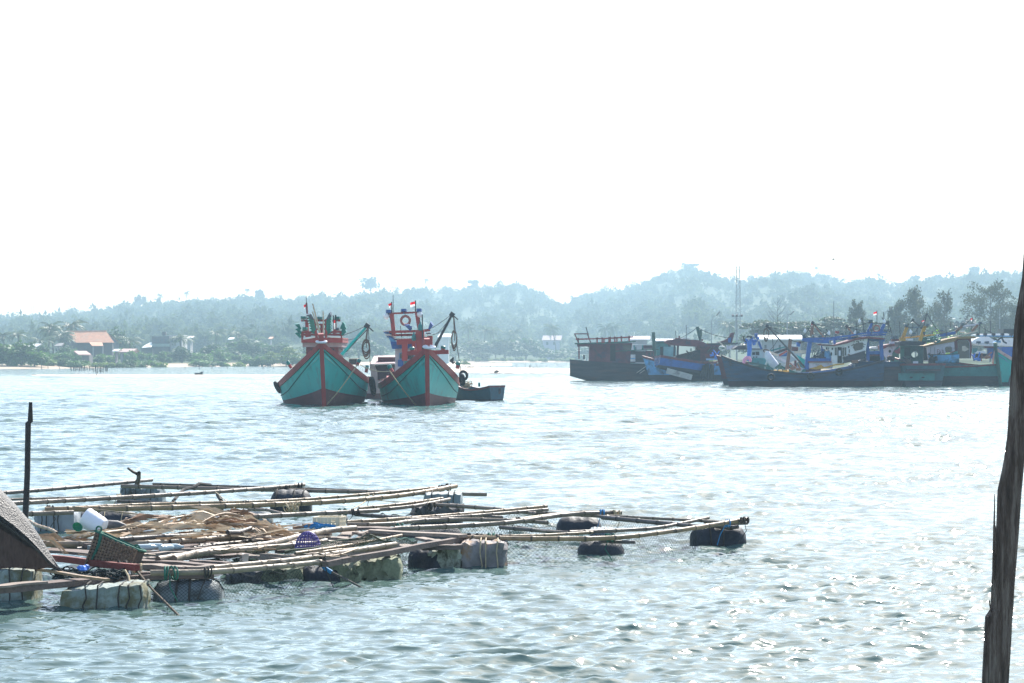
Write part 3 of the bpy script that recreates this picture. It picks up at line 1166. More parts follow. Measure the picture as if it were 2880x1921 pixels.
ptube(b1, 'antenna_mast', m_maroon, [(x5(499), y5(105)), (x5(519), y5(378))], d + 1.4, 0.05, 6)
flag(b1, x5(498), y5(124), y5(172), d + 1.4, 0.13, -1, None, 0.7, True)
ptube(b1, 'flag_staff', m_steel, [(x5(870), y5(280)), (x5(882), y5(480))], d - 0.4, 0.035, 5)
ptube(b1, 'flag_staff', m_steel, [(x5(902), y5(272)), (x5(905), y5(480))], d - 0.4, 0.035, 5)
mb = MB()
mb.grid([[at(x5(872), y5(345), d - 0.42), at(x5(902), y5(350), d - 0.42)], [at(x5(872), y5(385), d - 0.46), at(x5(904), y5(385), d - 0.42)]])
mb.build('flag_red_band', m_flagred, b1)
mb = MB()
mb.grid([[at(x5(872), y5(386), d - 0.46), at(x5(904), y5(386), d - 0.42)], [at(x5(876), y5(470), d - 0.44), at(x5(908), y5(470), d - 0.42)]])
mb.build('flag_white_band', m_flagwhite, b1)
derrick(b1, m_green, (x5(985), y5(820)), (x5(1335), y5(425)), 114.0, 0.075,
        [((x5(1330), y5(420)), (x5(1000), y5(555), 117), 0.02), ((x5(1330), y5(480)), (x5(1160), y5(650)), 0.02), ((x5(1170), y5(590)), (x5(1000), y5(615), 117), 0.05),
         ((x5(1352), y5(440)), (x5(1382), y5(1040)), 0.0), ((x5(1040), y5(725)), (x5(940), y5(760), 116), 0.02), ((x5(1335), y5(470)), (x5(1050), y5(780)), 0.0)], 'crane_boom')
ropecoil(x5(1318), y5(700), 113.8, 0.17, 0.30, 'coil of brown rope hanging from the green crane boom', 0.22, (x5(1338), y5(440)))
for (p, q) in (((290, 995), (240, 918)), ((1195, 960), (1230, 890)), ((1320, 1055), (1337, 975))):
    dd = 112.5 if p[0] < 400 or p[0] > 1250 else 110.5
    bollard(b1, at(x5(p[0]), y5(p[1] + 12), dd), at(x5(q[0]), y5(q[1]), dd), 0.075)
mb = MB(); mb.rbox(x5(1085), y5(882), x5(1190), y5(960), 115.2, 1.2); hb = mb.build('deck_box', m_steel, b1)
mb = MB(); mb.rbox(x5(1075), y5(872), x5(1198), y5(883), 115.1, 1.5); mb.build('box_lid', m_deck, hb)
tyre(at(x5(100), y5(1270), 115.2), (0.85, 0.25, 0.45), 0.24, 'black tyre fender on the outer side of the left teal boat')
tyre(at(x5(1405), y5(1215), 114.6), (0.95, 0.3, 0.1), 0.26, 'upper tyre fender between the two teal boats')
tyre(at(x5(1418), y5(1290), 114.9), (0.95, -0.2, 0.1), 0.24, 'lower tyre fender between the two teal boats')
mb = MB(); mb.tube(sag(at(x5(1202), y5(955), 110.2), Vector(on(x5(745), y5(1545), -0.05)), 0.10, 10), 0.028, 6)
single(mb, 'anchor_rope', m_rope, 'straw coloured anchor rope running down left from the left teal boat', 'rope', None, True)

def x6(x): return 1020 + 0.2041 * x
def y6(y): return 830 + 0.2041 * y
b2 = thing('fishing_boat', 'teal fishing boat with life ring on its gantry and blue and white wheelhouse', 'fishing boat', ((1180 - 1440) / FPX * 118, 118, 0), 'pair of teal fishing boats moored bow to the camera')
ang = R(5.2)
hd = (math.sin(ang), -math.cos(ang))
hB = Hull(16.0, 4.05, 1.3, 1.05, 2.70, 0.75, stern_w=0.62, rake=1.3, bow0=0.50, bowp=1.75, em=0.17, eb=0.78, roll=R(2.0), heading=hd,
          mid=((1207 - 1440) / FPX * 108.6 - hd[0] * 7.9, 108.3 + 7.9, 0), tum=0.05)
make_hull(hB, b2, m_green, m_maroonbot, m_red, lambda s: 0.20 + 0.45 * max(0, (s - 0.5) / 0.5) ** 1.5, band=0.27, m_stem=m_red, groove=0.62, deck_drop=0.5)
mb = MB(); mb.torus(at(1207, 976, 107.9), 0.25, 0.055, (0.05, -0.2, 1), 20, 8); mb.build('stem_ring', m_ringwhite, b2, True)
mb = MB(); mb.rbox(x6(838), y6(575), x6(885), y6(715), 109.0, 0.35); mb.rbox(x6(888), y6(560), x6(962), y6(718), 108.9, 0.3); mb.build('bow_bitt', m_red, b2)
pbeam(b2, 'bow_crossbeam', m_red, [(x6(610), y6(803)), (x6(1186), y6(782))], 109.6, 0.22, 0.19)
for (x, y) in ((685, 745), (1105, 728)):
    bollard(b2, at(x6(x), y6(y + 48), 109.6), at(x6(x + 6 if x > 900 else x - 5), y6(y - 22), 109.6), 0.10)
for (p, q) in (((410, 1050), (362, 970)), ((1306, 1005), (1318, 925))):
    bollard(b2, at(x6(p[0]), y6(p[1] + 10), 112.0), at(x6(q[0]), y6(q[1]), 112.0), 0.095)
d = 118.5
wallw = mat('lilac_wall', (0.46, 0.42, 0.47), 0.6, 0.12, 2, dirt=(0.3, 0.22, 0.25), dirt_amt=0.25)
mb = MB(); mb.rbox(x6(448), y6(735), x6(830), y6(1060), d, 3.0); wh = mb.build('wheelhouse', wallw, b2)
for (xa, ya, xb, yb) in ((512, 805, 562, 875), (612, 800, 700, 880)):
    f = MB(); f.rbox(x6(xa - 8), y6(ya - 8), x6(xb + 8), y6(yb + 8), d - 0.05, 0.045); fo = f.build('window_frame', m_ltblue, wh)
    g = MB(); g.rbox(x6(xa), y6(ya), x6(xb), y6(yb), d - 0.065, 0.012); g.build('window', m_glass, wh)
mb = MB(); mb.rbox(x6(485), y6(890), x6(560), y6(985), d - 0.06, 0.05); mb.build('wall_panel', m_blue, wh)
mb = MB(); mb.rbox(x6(575), y6(905), x6(700), y6(1000), d - 0.06, 0.05); mb.build('wall_panel', m_tealold, wh)
mb = MB(); mb.prism([(x6(380), y6(640)), (x6(830), y6(655)), (x6(830), y6(725)), (x6(405), y6(742))], d - 0.45, 3.6); mb.build('roof_fascia', m_blue, b2)
mb = MB(); mb.prism([(x6(342), y6(540)), (x6(372), y6(560)), (x6(470), y6(650)), (x6(400), y6(655)), (x6(365), y6(610))], d - 0.4, 0.3); mb.build('roof_wing', m_ltblue, b2)
for k in range(4):
    mb = MB()
    mb.beam(at(x6(312 + k * 12), y6(490 + k * 26), d - 0.7 + k * 0.1), at(x6(395 + k * 20), y6(516 + k * 34), d - 0.2), 0.30, 0.05)
    mb.build('roof_slat', m_white if k % 2 == 0 else m_lampblue, b2)
for k in range(3):
    mb = MB()
    mb.beam(at(x6(862 + k * 16), y6(545 - k * 14), d - 0.4), at(x6(925 + k * 14), y6(520 + k * 10), d - 0.4), 0.30, 0.05)
    mb.build('roof_slat', m_white if k % 2 == 0 else m_lampblue, b2)
mb = MB(); mb.rbox(x6(405), y6(597), x6(800), y6(606), d - 0.4, 3.4); mb.build('roof_top', m_deck, b2)
mb = MB(); mb.rbox(x6(440), y6(552), x6(770), y6(562), d + 0.6, 2.0); mb.build('roof_top', m_white, b2)
pbeam(b2, 'roof_beam', m_red, [(x6(470), y6(652)), (x6(850), y6(618))], d - 0.8, 0.24, 0.26)
pbeam(b2, 'roof_rail', m_red, [(x6(362), y6(507)), (x6(780), y6(497)), (x6(930), y6(480))], d - 0.6, 0.12)
pbeam(b2, 'roof_rail', m_maroon, [(x6(410), y6(553)), (x6(770), y6(545))], d - 0.2, 0.11)
pbeam(b2, 'house_post', m_red, [(x6(580), y6(655)), (x6(580), y6(905))], d - 1.5, 0.27)
pbeam(b2, 'house_post', m_red, [(x6(700), y6(640)), (x6(712), y6(790))], d - 1.0, 0.18)
pbeam(b2, 'main_post', m_red, [(x6(790), y6(480)), (x6(800), y6(800))], d - 2.2, 0.46, 0.4)
mb = MB(); mb.rbox(x6(815), y6(590), x6(900), y6(720), d - 3, 0.8); mb.build('fore_cabin', m_maroon, b2)
for pts in (((395, 245), (416, 420), (430, 560)), ((747, 240), (768, 390), (790, 480))):
    pbeam(b2, 'gantry_post', m_red, [(x6(x), y6(y)) for x, y in pts], d - 0.5, 0.19)
pbeam(b2, 'gantry_bar', m_red, [(x6(350), y6(257)), (x6(760), y6(237))], d - 0.5, 0.09)
for (xa, ya, xb, yb) in ((320, 204, 397, 260), (528, 193, 608, 236), (742, 188, 814, 240)):
    lampbox(b2, x6(xa), y6(ya), x6(xb), y6(yb), d - 0.5, m_lampblue)
bulb(b2, x6(325), y6(288), d - 0.6); bulb(b2, x6(785), y6(262), d - 0.6)
for (p, q) in (((360, 270), (400, 390)), ((785, 285), (790, 420)), ((520, 420), (540, 590))):
    ptube(b2, 'cable', m_steel, [(x6(p[0]), y6(p[1])), (x6(q[0]), y6(q[1]))], d - 0.6, 0.016, 4)
ptube(b2, 'antenna', m_steel, [(x6(418), y6(0)), (x6(424), y6(220)), (x6(450), y6(505))], d, 0.013, 4)
ptube(b2, 'antenna', m_steel, [(x6(822), y6(265)), (x6(826), y6(800))], d - 2.5, 0.03, 5)
flag(b2, x6(727), y6(88), y6(152), d - 0.5, 0.86 * 0.28 * 4.2 * 0.24 * 1.02, -1, (x6(727), y6(240)), 0.55)
flag(b2, x6(399), y6(108), y6(160), d - 0.5, 0.16, -1, (x6(404), y6(245)), 0.62, True)
for (x, y, dr) in ((660, 480, (-0.5, -0.3, 0.7)), (915, 470, (0.45, -0.2, 0.85))):
    hornlamp(b2, at(x6(x), y6(y), d - 0.9), dr, 0.30, m_lampblue)
lampbox(b2, x6(625), y6(430), x6(680), y6(470), d - 0.9, m_lampblue)
for (x, y) in ((793, 440), (705, 580)):
    mb = MB(); mb.lathe([(0.02, 0.26), (0.05, 0.14), (0.10, 0.10), (0.10, -0.14), (0.05, -0.18)], Matrix.Translation(at(x6(x), y6(y), d - 2.6)), 8); mb.build('lantern', m_tealold, b2, True)
derrick(b2, m_steel, (x6(985), y6(735)), (x6(1232), y6(268)), 114.5, 0.07,
        [((x6(1215), y6(275)), (x6(960), y6(450), 117), 0.02), ((x6(1225), y6(280)), (x6(1035), y6(520), 117), 0.05), ((x6(1100), y6(485)), (x6(965), y6(545), 117), 0.03),
         ((x6(1262), y6(330)), (x6(1300), y6(700)), 0.0), ((x6(1300), y6(700)), (x6(1355), y6(1060)), 0.0)], 'derrick_boom')
ropecoil(x6(1262), y6(600), 114.3, 0.12, 0.34, 'bundle of brown rope hanging from the black derrick boom', 0.12, (x6(1252), y6(290)))
c = at(x6(590), y6(350), d - 0.6)
mb = MB(); mb.torus(c, 0.215, 0.062, (0.05, 1, 0), 24, 8); single(mb, 'life_ring', m_buoyred, 'dull red life ring hanging under the lamp bar of the right teal boat', 'life ring', None, True)
mb = MB(); mb.tube([at(x6(580), y6(255), d - 0.6), c + Vector((0, 0, 0.25))], 0.014, 4); mb.build('ring_line', m_steel, b2)
mb = MB(); mb.tube(sag(at(x6(372), y6(1045), 108.5), Vector(on(x6(756), y6(1542), -0.05)), 0.06, 10), 0.028, 6)
single(mb, 'anchor_rope', m_rope, 'straw coloured anchor rope slanting down right across the right teal hull', 'rope', None, True)
mb = MB(); mb.tube(sag(at(x5(1240), y5(960), 110.8), at(x6(362), y6(1050), 111.6), 0.12, 10), 0.02, 5)
single(mb, 'mooring_rope', m_rope, 'thin mooring rope sagging between the two teal boats', 'rope', None, True)
tyre(at(x6(1392), y6(1105), 113.5), (0.5, 0.75, 0.2), 0.19, 'topmost tyre fender on the outer side of the right teal boat')
tyre(at(x6(1372), y6(1165), 113.2), (0.9, 0.35, 0.1), 0.22, 'lower tyre fender beside the small teal skiff')
mb = MB()
mb.tube([at(x6(1200), y6(900), 112.5), at(x6(1235), y6(920), 112.5), at(x6(1255), y6(945), 112.5)], 0.06, 6)
mb.tube([at(x6(1235), y6(920), 112.5), at(x6(1250), y6(858), 112.5)], 0.05, 6)
mb.tube([at(x6(1215), y6(895), 112.5), at(x6(1240), y6(875), 112.5)], 0.04, 5)
mb.build('anchor', m_steel, b2)
mb = MB(); mb.tube(sag(at(x6(1250), y6(895), 112.5), at(x6(1310), y6(960), 112), 0.05, 5), 0.02, 4); mb.build('stay_line', m_steel, b2)

sk = thing('skiff', 'small teal skiff with dark red gunwale floating beside the right teal boat', 'boat', (at(1350, 1110, 121).x, 121.5, 0))
hS = Hull(3.1, 1.4, 0.80, 0.62, 1.25, 0.3, stern_w=0.92, rake=0.4, bow0=0.4, bowp=1.8, em=0.25, eb=0.8, heading=(-0.80, 0.60), mid=(at(1330, 1100, 122.5).x, 122.6, 0))
make_hull(hS, sk, mat('skiff_teal', (0.016, 0.075, 0.115), 0.55, 0.3, 1.6, dirt=(0.03, 0.05, 0.07), dirt_amt=0.3), mat('skiff_bottom', (0.03, 0.03, 0.045), 0.7, 0.3, 2), mat('skiff_gunwale', (0.13, 0.03, 0.04), 0.6, 0.3, 3), lambda s: 0.10, band=0.10, deck_drop=0.35, m_dk=m_oldhull)
mb = MB(); mb.rbox(x6(1592), y6(1205), x6(1620), y6(1262), 121.8, 0.1); mb.build('oar_post', m_lampgreen, sk)
mb = MB(); mb.rbox(x6(1872), y6(1282), x6(1902), y6(1362), 120.4, 0.18); mb.build('rudder', m_oldhull, sk)
mb = MB()
for k in range(14):
    mb.torus(at(x6(rnd.uniform(1395, 1480)), y6(rnd.uniform(1215, 1262)), 122.6), rnd.uniform(0.1, 0.2), 0.022, (rnd.uniform(-1, 1), rnd.uniform(-1, 1), 1.2), 12, 4)
single(mb, 'rope_heap', m_rope, 'pale heap of rope lying in the small teal skiff', 'rope')

pk = thing('fishing_boat', 'boat with pale pink deckhouse seen behind the gap between the teal boats', 'fishing boat', (at(1080, 1100, 127).x, 129, 0))
hP = Hull(11, 3.2, 1.2, 0.9, 1.6, 0.6, stern_w=0.8, heading=(0.25, 1), mid=(at(1085, 1100, 131).x, 133, 0))
make_hull(hP, pk, m_pinkwall, m_maroonbot, m_red, lambda s: 0.3, band=0.2)
d = 126.5
mb = MB(); mb.prism([(x6(160), y6(965)), (x6(440), y6(952)), (x6(440), y6(1110)), (x6(205), y6(1165)), (x6(190), y6(1040))], d, 3.0); mb.build('deckhouse', mat('deckhouse_dark_boards', (0.075, 0.03, 0.04), 0.7, 0.3, 3), pk)
mb = MB(); mb.prism([(x6(108), y6(960)), (x6(165), y6(966)), (x6(200), y6(1060)), (x6(205), y6(1170)), (x6(185), y6(1205)), (x6(165), y6(1180)), (x6(112), y6(1120))], d - 0.2, 0.18); mb.build('side_boards', m_pinkwall, pk)
mb = MB()
a, b_ = at(x6(104), y6(962), d - 0.5), at(x6(442), y6(950), d - 0.5)
for k in range(9):
    p = a.lerp(b_, (k + 0.5) / 9)
    mbk = MB()
    wd = (b_.x - a.x) / 9
    mbk.ext([(p.x - wd * 0.48, p.y, p.z), (p.x + wd * 0.48, p.y, p.z), (p.x + wd * 0.48 , p.y + 3.4, p.z + 0.42), (p.x - wd * 0.48, p.y + 3.4, p.z + 0.42)], (0, 0, 0.05))
    mbk.build('roof_board', m_pinkwall, pk)
mb = MB(); p = at(x6(390), y6(925), d + 0.5); mb.box((p.x, p.y, p.z + 0.12), (1.35, 0.5, 0.3)); mb.build('roof_hatch', m_maroonbot, pk)
def xa(x): return 1590 + 0.1276 * x
def ya(y): return 920 + 0.1276 * y
def xb(x): return 1820 + 0.1276 * x
def xc(x): return 2010 + 0.1276 * x
def yc(y): return 900 + 0.1276 * y
def xd(x): return 2240 + 0.1339 * x
def yd(y): return 880 + 0.1339 * y
def xe(x): return 2440 + 0.1339 * x
def xf(x): return 2620 + 0.1339 * x
GRP = 'old fishing boats moored in a cluster on the right'
def prismp(root, name, m, pts, d, depth):
    mb = MB(); mb.prism(pts, d, depth)
    return mb.build(name, m, root)
def rboxp(root, name, m, x0, y0, x1, y1, d, depth):
    mb = MB(); mb.rbox(x0, y0, x1, y1, d, depth)
    return mb.build(name, m, root)

D = 221.0
r1 = thing('fishing_boat', 'dark hulled old boat with maroon cabin and roof railing, leftmost of the moored cluster', 'fishing boat', (at(1740, 1000, D).x, D + 1.5, 0), GRP)
h1 = Hull(13.0, 3.3, 1.96, 1.55, 2.5, 0.5, kstern=0.42, stern_w=0.78, rake=0.9, bow0=0.55, em=0.22, eb=0.8, heading=(1, -0.02), mid=(at(1604, 1000, D).x + 6.5, D + 1.4, 0))
make_hull(h1, r1, m_oldhull, m_oldhull, m_oldhull, lambda s: 0.55, band=0.12, deck_drop=0.4, m_dk=m_deck, m_in=m_oldhull)
d = D + 0.35
cab = prismp(r1, 'cabin', m_purpleold, [(xa(535), ya(380)), (xa(1480), ya(350)), (xa(1445), ya(520)), (xa(1430), ya(800)), (xa(525), ya(790))], d, 2.1)
prismp(r1, 'cabin_roof', m_greenold, [(xa(222), ya(352)), (xa(1555), ya(305)), (xa(1550), ya(325)), (xa(1400), ya(345)), (xa(230), ya(378))], d - 0.35, 2.8)
prismp(r1, 'roof_edge', m_purpleold, [(xa(260), ya(378)), (xa(1480), ya(348)), (xa(1470), ya(385)), (xa(530), ya(405)), (xa(520), ya(440)), (xa(480), ya(428)), (xa(330), ya(428)), (xa(300), ya(445)), (xa(262), ya(425))], d - 0.2, 0.2)
rboxp(cab, 'door', m_dark, xa(992), ya(405), xa(1105), ya(745), d - 0.03, 0.025)
rboxp(cab, 'window', m_glass, xa(1275), ya(400), xa(1450), ya(500), d - 0.03, 0.025)
rboxp(cab, 'window_frame', m_purpleold, xa(1215), ya(398), xa(1270), ya(500), d - 0.04, 0.035)
mb = MB(); mb.beam(at(xa(620), ya(465), d - 0.05), at(xa(800), ya(690), d - 0.05), 0.30, 0.05); mb.build('dark_plank', m_oldhull, cab)
for (a, b, c_, e, m, nm) in ((1110, 525, 1410, 640, m_purpleold, 'fore_cabin_wall'), (1110, 640, 1410, 700, m_dark, 'fore_cabin_opening'), (1110, 700, 1410, 800, m_oldhull, 'fore_cabin_wall'), (1545, 530, 1770, 780, m_oldhull, 'fore_cabin_wall'),
                             (1410, 525, 1545, 605, m_oldhull, 'fore_cabin_wall'), (1410, 760, 1545, 790, m_oldhull, 'fore_cabin_wall'), (1770, 520, 1960, 750, m_purpleold, 'fore_cabin_wall')):
    rboxp(r1, nm, m, xa(a), ya(b), xa(c_), ya(e), d + 0.1, 0.12)
rboxp(r1, 'window_bar', m_ltblue, xa(1418), ya(682), xa(1540), ya(704), d + 0.12, 0.06)
for xx in (1830, 1895):
    rboxp(r1, 'window', m_glass, xa(xx), ya(560), xa(xx + 42), ya(640), d + 0.06, 0.035)
prismp(r1, 'fore_cabin_roof', m_greenold, [(xa(1105), ya(520)), (xa(1400), ya(506)), (xa(2050), ya(478)), (xa(2060), ya(500)), (xa(1400), ya(528)), (xa(1110), ya(540))], d - 0.1, 2.0)
for (x0, x1, y0, y1) in ((1548, 1566, 432, 512), (1690, 1715, 455, 505)):
    rboxp(r1, 'roof_vent', m_greenold, xa(x0), ya(y0), xa(x1), ya(y1), d + 0.3, 0.3)
pbeam(r1, 'roof_rail', m_red, [(xa(230), ya(268)), (xa(900), ya(250)), (xa(1500), ya(216))], d - 0.3, 0.13)
for x, y0, y1 in ((285, 235, 348), (700, 226, 350), (812, 226, 348), (850, 262, 345), (962, 220, 345), (990, 212, 340), (1090, 206, 330), (1136, 218, 325), (1236, 196, 318), (1406, 192, 310)):
    pbeam(r1, 'rail_post', m_red if x > 500 else m_maroon, [(xa(x), ya(y0)), (xa(x), ya(y1))], d - 0.3, 0.13)
for pts in (((210, 155), (290, 345)), ((485, 150), (560, 345)), ((190, 150), (515, 148))):
    pbeam(r1, 'roof_frame', m_maroon, [(xa(x), ya(y)) for x, y in pts], d - 0.2, 0.10)
ptube(r1, 'antenna', m_steel, [(xa(455), ya(0)), (xa(500), ya(160)), (xa(550), ya(335))], d, 0.045, 5)
pbeam(r1, 'stern_post', m_maroon, [(xa(300), ya(430)), (xa(302), ya(705))], d - 0.2, 0.12)
rboxp(r1, 'stern_bitt', m_oldhull, xa(395), ya(612), xa(428), ya(710), d + 0.4, 0.15)
for pts in (((1570, 1010), (1790, 855)), ((1640, 1020), (1750, 945))):
    pbeam(r1, 'hanging_board', m_deck, [(xa(x), ya(y)) for x, y in pts], D - 1.6, 0.09, 0.05)
pbeam(r1, 'hanging_board', m_deck, [(xa(2040), ya(985)), (xa(2135), ya(935))], D - 1.7, 0.16, 0.05)
pbeam(r1, 'lower_rail', m_deck, [(xa(1900), ya(1015)), (xa(2350), ya(1028))], D - 1.75, 0.05)

D = 232.0
r9 = thing('fishing_boat', 'teal cabin boat with white roof and tall green post, behind the maroon cabin boat', 'fishing boat', (at(1830, 1000, D).x, D + 1, 0), GRP)
h9 = Hull(10, 3, 1.7, 1.5, 2.2, 0.5, heading=(1, 0.15), mid=(at(1850, 1000, D).x, D + 1.8, 0))
make_hull(h9, r9, m_tealold, m_oldhull, m_tealold, lambda s: 0.5, band=0.15)
rboxp(r9, 'cabin', m_tealold, xb(175), ya(320), xb(520), ya(760), D, 2.4)
rboxp(r9, 'door', m_dark, xb(288), ya(432), xb(358), ya(650), D - 0.04, 0.03)
rboxp(r9, 'fore_cabin', mat('pale_teal_boards', (0.17, 0.30, 0.33), 0.7, 0.2, 2), xb(360), ya(430), xb(640), ya(650), D - 0.3, 1.5)
rboxp(r9, 'window', m_glass, xb(465), ya(375), xb(520), ya(435), D - 0.06, 0.03)
prismp(r9, 'cabin_roof', m_white, [(xb(60), ya(318)), (xb(180), ya(300)), (xb(560), ya(285)), (xb(620), ya(300)), (xb(400), ya(318))], D - 0.5, 3.0)
prismp(r9, 'side_roof', m_white, [(xa(1480), ya(385)), (xa(1560), ya(375)), (xa(1935), ya(388)), (xa(1935), ya(400))], D + 0.5, 2.5)
rboxp(r9, 'side_wall', m_purpleold, xa(1700), ya(402), xa(1930), ya(480), D + 0.7, 1.0)
for x in (1515, 1700):
    pbeam(r9, 'roof_post', m_tealold, [(xa(x), ya(400)), (xa(x + 12), ya(500))], D + 0.4, 0.12)
ptube(r9, 'mast_post', m_greenold, [(xa(1940), ya(112)), (xa(1952), ya(300)), (xa(1975), ya(720))], D - 3, [0.16, 0.17, 0.19], 8)

D = 213.0
r2 = thing('fishing_boat', 'tilted blue boat with red gunwale and pale transom, propped over a dark hull', 'boat', (at(1930, 1020, D).x, D, 0.2), GRP)
h2 = Hull(5.6, 1.9, 1.0, 0.92, 1.25, 0.35, kstern=0.0, stern_w=0.9, rake=0.5, em=0.18, eb=0.7, bow0=0.6, heading=(0.97, 0.24), pitch=R(7.5), roll=R(-4), mid=(at(1933, 1016, D).x, D + 0.9, 0.95))
make_hull(h2, r2, m_blue, m_oldhull, m_maroon, lambda s: 0.12, band=0.22, deck_drop=0.3)
b = MB(); h2.transom(b, lambda s: 0.2, lambda s: h2.sheer(s) - 0.02, 0.05); b.build('transom_board', mat('pale_pink_blue_board', (0.42, 0.36, 0.46), 0.6, 0.2, 2), r2)
mb = MB(); mb.beam(at(xb(430), ya(960), D - 0.9), at(xb(985), ya(1110), D - 0.9), 0.3, 0.5); mb.build('keel_board', mat('grey_white_keel', (0.42, 0.40, 0.38), 0.7, 0.25, 1.5, dirt=(0.15, 0.13, 0.12), dirt_amt=0.3), r2)

D = 217.0
r3 = thing('fishing_boat', 'boat with long curved maroon roof and blue topsides behind the tilted boat', 'fishing boat', (at(1980, 1020, D).x, D + 1.5, 0), GRP)
h3 = Hull(9.5, 3.4, 1.75, 1.55, 2.3, 0.6, stern_w=0.8, rake=0.8, heading=(-0.98, -0.05), mid=(at(1958, 1000, D).x, D + 2.0, 0))
make_hull(h3, r3, m_ltblue, m_oldhull, m_maroon, lambda s: 0.55, band=0.22, deck_drop=0.4)
d = D + 0.3
prismp(r3, 'long_roof', m_purpleold, [(xb(400), ya(320)), (xb(470), ya(280)), (xb(560), ya(278)), (xb(700), ya(235)), (xb(760), ya(260)), (xb(1150), ya(290)), (xb(1280), ya(350)), (xb(1440), ya(400)), (xb(1430), ya(430)), (xb(1100), ya(430)), (xb(700), ya(410)), (xb(520), ya(390)), (xb(420), ya(345))], d, 2.6)
prismp(r3, 'roof_sheet', m_white, [(xb(740), ya(250)), (xb(800), ya(238)), (xb(940), ya(240)), (xb(945), ya(262))], d + 0.3, 1.6)
for (x, y) in ((640, 235), (712, 192), (1215, 262)):
    rboxp(r3, 'roof_bitt', m_maroon, xb(x - 16), ya(y), xb(x + 16), ya(y + 45), d + 0.3, 0.2)
pbeam(r3, 'roof_post', m_oldhull, [(xb(605), ya(400)), (xb(595), ya(650))], d + 0.1, 0.16)
pbeam(r3, 'roof_post', m_oldhull, [(xb(680), ya(400)), (xb(670), ya(640))], d + 0.1, 0.18)
prismp(r3, 'side_planks', m_oldhull, [(xb(640), ya(625)), (xb(1100), ya(510)), (xb(1170), ya(500)), (xb(1170), ya(760)), (xb(640), ya(760))], d + 0.5, 1.4)
rboxp(r3, 'vent_pipe', m_greenold, xb(955), ya(470), xb(980), ya(525), d + 0.6, 0.15)
cab = prismp(r3, 'cabin', m_purpleold, [(xb(1100), ya(425)), (xb(1300), ya(390)), (xb(1600), ya(400)), (xb(1600), ya(690)), (xb(1100), ya(760))], d + 0.8, 2.0)
for k in range(4):
    mb = MB(); mb.beam(at(xb(1330 + k * 62), ya(550), d + 0.75), at(xb(1430 + k * 62), ya(430), d + 0.75), 0.13, 0.04); mb.build('leaning_slat', m_greenold, cab)
rboxp(r3, 'bulwark_board', m_maroon, xb(1280), ya(590), xb(1600), ya(660), d - 0.15, 0.08)
rboxp(r3, 'bulwark_board', mat('pale_blue_board', (0.28, 0.40, 0.60), 0.6, 0.25, 2), xb(1300), ya(692), xb(1640), ya(728), d - 0.2, 0.1)
prismp(r3, 'flat_roof', m_oldhull, [(xb(1270), ya(360)), (xb(2025), ya(342)), (xb(1985), ya(375)), (xb(1500), ya(400)), (xb(1290), ya(420))], d + 1.2, 2.5)
ptube(r3, 'mast_post', m_greenold, [(xb(1108), ya(-10)), (xb(1135), ya(120)), (xb(1180), ya(300))], d + 1, [0.16, 0.15, 0.15], 8)
ptube(r3, 'mast_post', m_greenold, [(xb(1186), ya(62)), (xb(1180), ya(200)), (xb(1172), ya(300))], d + 1.2, [0.10, 0.11, 0.11], 7)
prismp(r3, 'raised_prow', m_purpleold, [(xb(1520), ya(345)), (xb(1700), ya(290)), (xb(1800), ya(230)), (xb(1850), ya(130)), (xb(1930), ya(115)), (xb(1890), ya(280)), (xb(1870), ya(345))], d + 2.2, 0.5)
rboxp(r3, 'prow_patch', m_blue, xb(1785), ya(225), xb(1850), ya(340), d + 2.1, 0.08)
mb = MB()
rr = random.Random(4)
for k in range(26):
    x = rr.uniform(1240, 1470)
    y = 790 + abs(x - 1370) * 0.4
    p = at(xb(x), ya(y + rr.uniform(-10, 30)), D - 3.0 - rr.uniform(0, 0.6))
    q = at(xb(1180 + (x - 1240) * 1.15 + rr.uniform(-40, 40)), ya(1130 + rr.uniform(-40, 30)), D - 3.0 - rr.uniform(0, 0.8))
    mb.tube(sag(p, q, rr.uniform(-0.1, 0.25), 5), rr.uniform(0.05, 0.11), 4)
single(mb, 'net_heap', m_netdark, 'dark fishing nets hanging over the side beside the tilted blue boat', 'fishing net', None, True)

D = 178.5
r4 = thing('fishing_boat', 'long worn blue hull with blue gantry, white cabin and bow to the left', 'fishing boat', (at(2240, 1000, D).x, D + 2, 0), GRP)
a4 = R(11)
hd4 = (-math.cos(a4), -math.sin(a4))
h4 = Hull(12.2, 3.7, 2.0, 1.02, 2.36, 0.6, stern_w=0.72, rake=0.7, bow0=0.50, bowp=2.1, em=0.25, eb=0.75, heading=hd4, mid=(at(2028, 1000, 178).x + 6.1 * math.cos(a4), 178.0 + 6.1 * math.sin(a4) + 0.2, 0))
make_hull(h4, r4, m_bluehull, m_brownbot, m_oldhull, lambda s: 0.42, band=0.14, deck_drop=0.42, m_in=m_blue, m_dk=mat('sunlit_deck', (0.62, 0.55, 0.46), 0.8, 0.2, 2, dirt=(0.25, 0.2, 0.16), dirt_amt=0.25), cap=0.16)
d = 178.2
mb = MB(); mb.tube([at(xc(760), yc(430), d + 0.6), at(xc(770), yc(640), d + 0.6), at(xc(740), yc(900), d + 0.6)], [0.19, 0.17, 0.13], 8); mb.build('wrapped_post', m_tarpblue, r4, True)
rboxp(r4, 'post_head', m_steel, xc(705), yc(350), xc(830), yc(400), d + 0.5, 0.35)
pbeam(r4, 'post_bar', m_steel, [(xc(620), yc(345)), (xc(660), yc(470)), (xc(690), yc(480))], d + 0.7, 0.09)
lampbox(r4, xc(712), yc(395), xc(782), yc(425), d + 0.4, m_white)
lampbox(r4, xc(880), yc(290), xc(950), yc(390), d + 1.0, m_blue)
pbeam(r4, 'strut', m_blue, [(xc(965), yc(470)), (xc(1030), yc(640))], d + 1.0, 0.16)
mb = MB()
rr = random.Random(9)
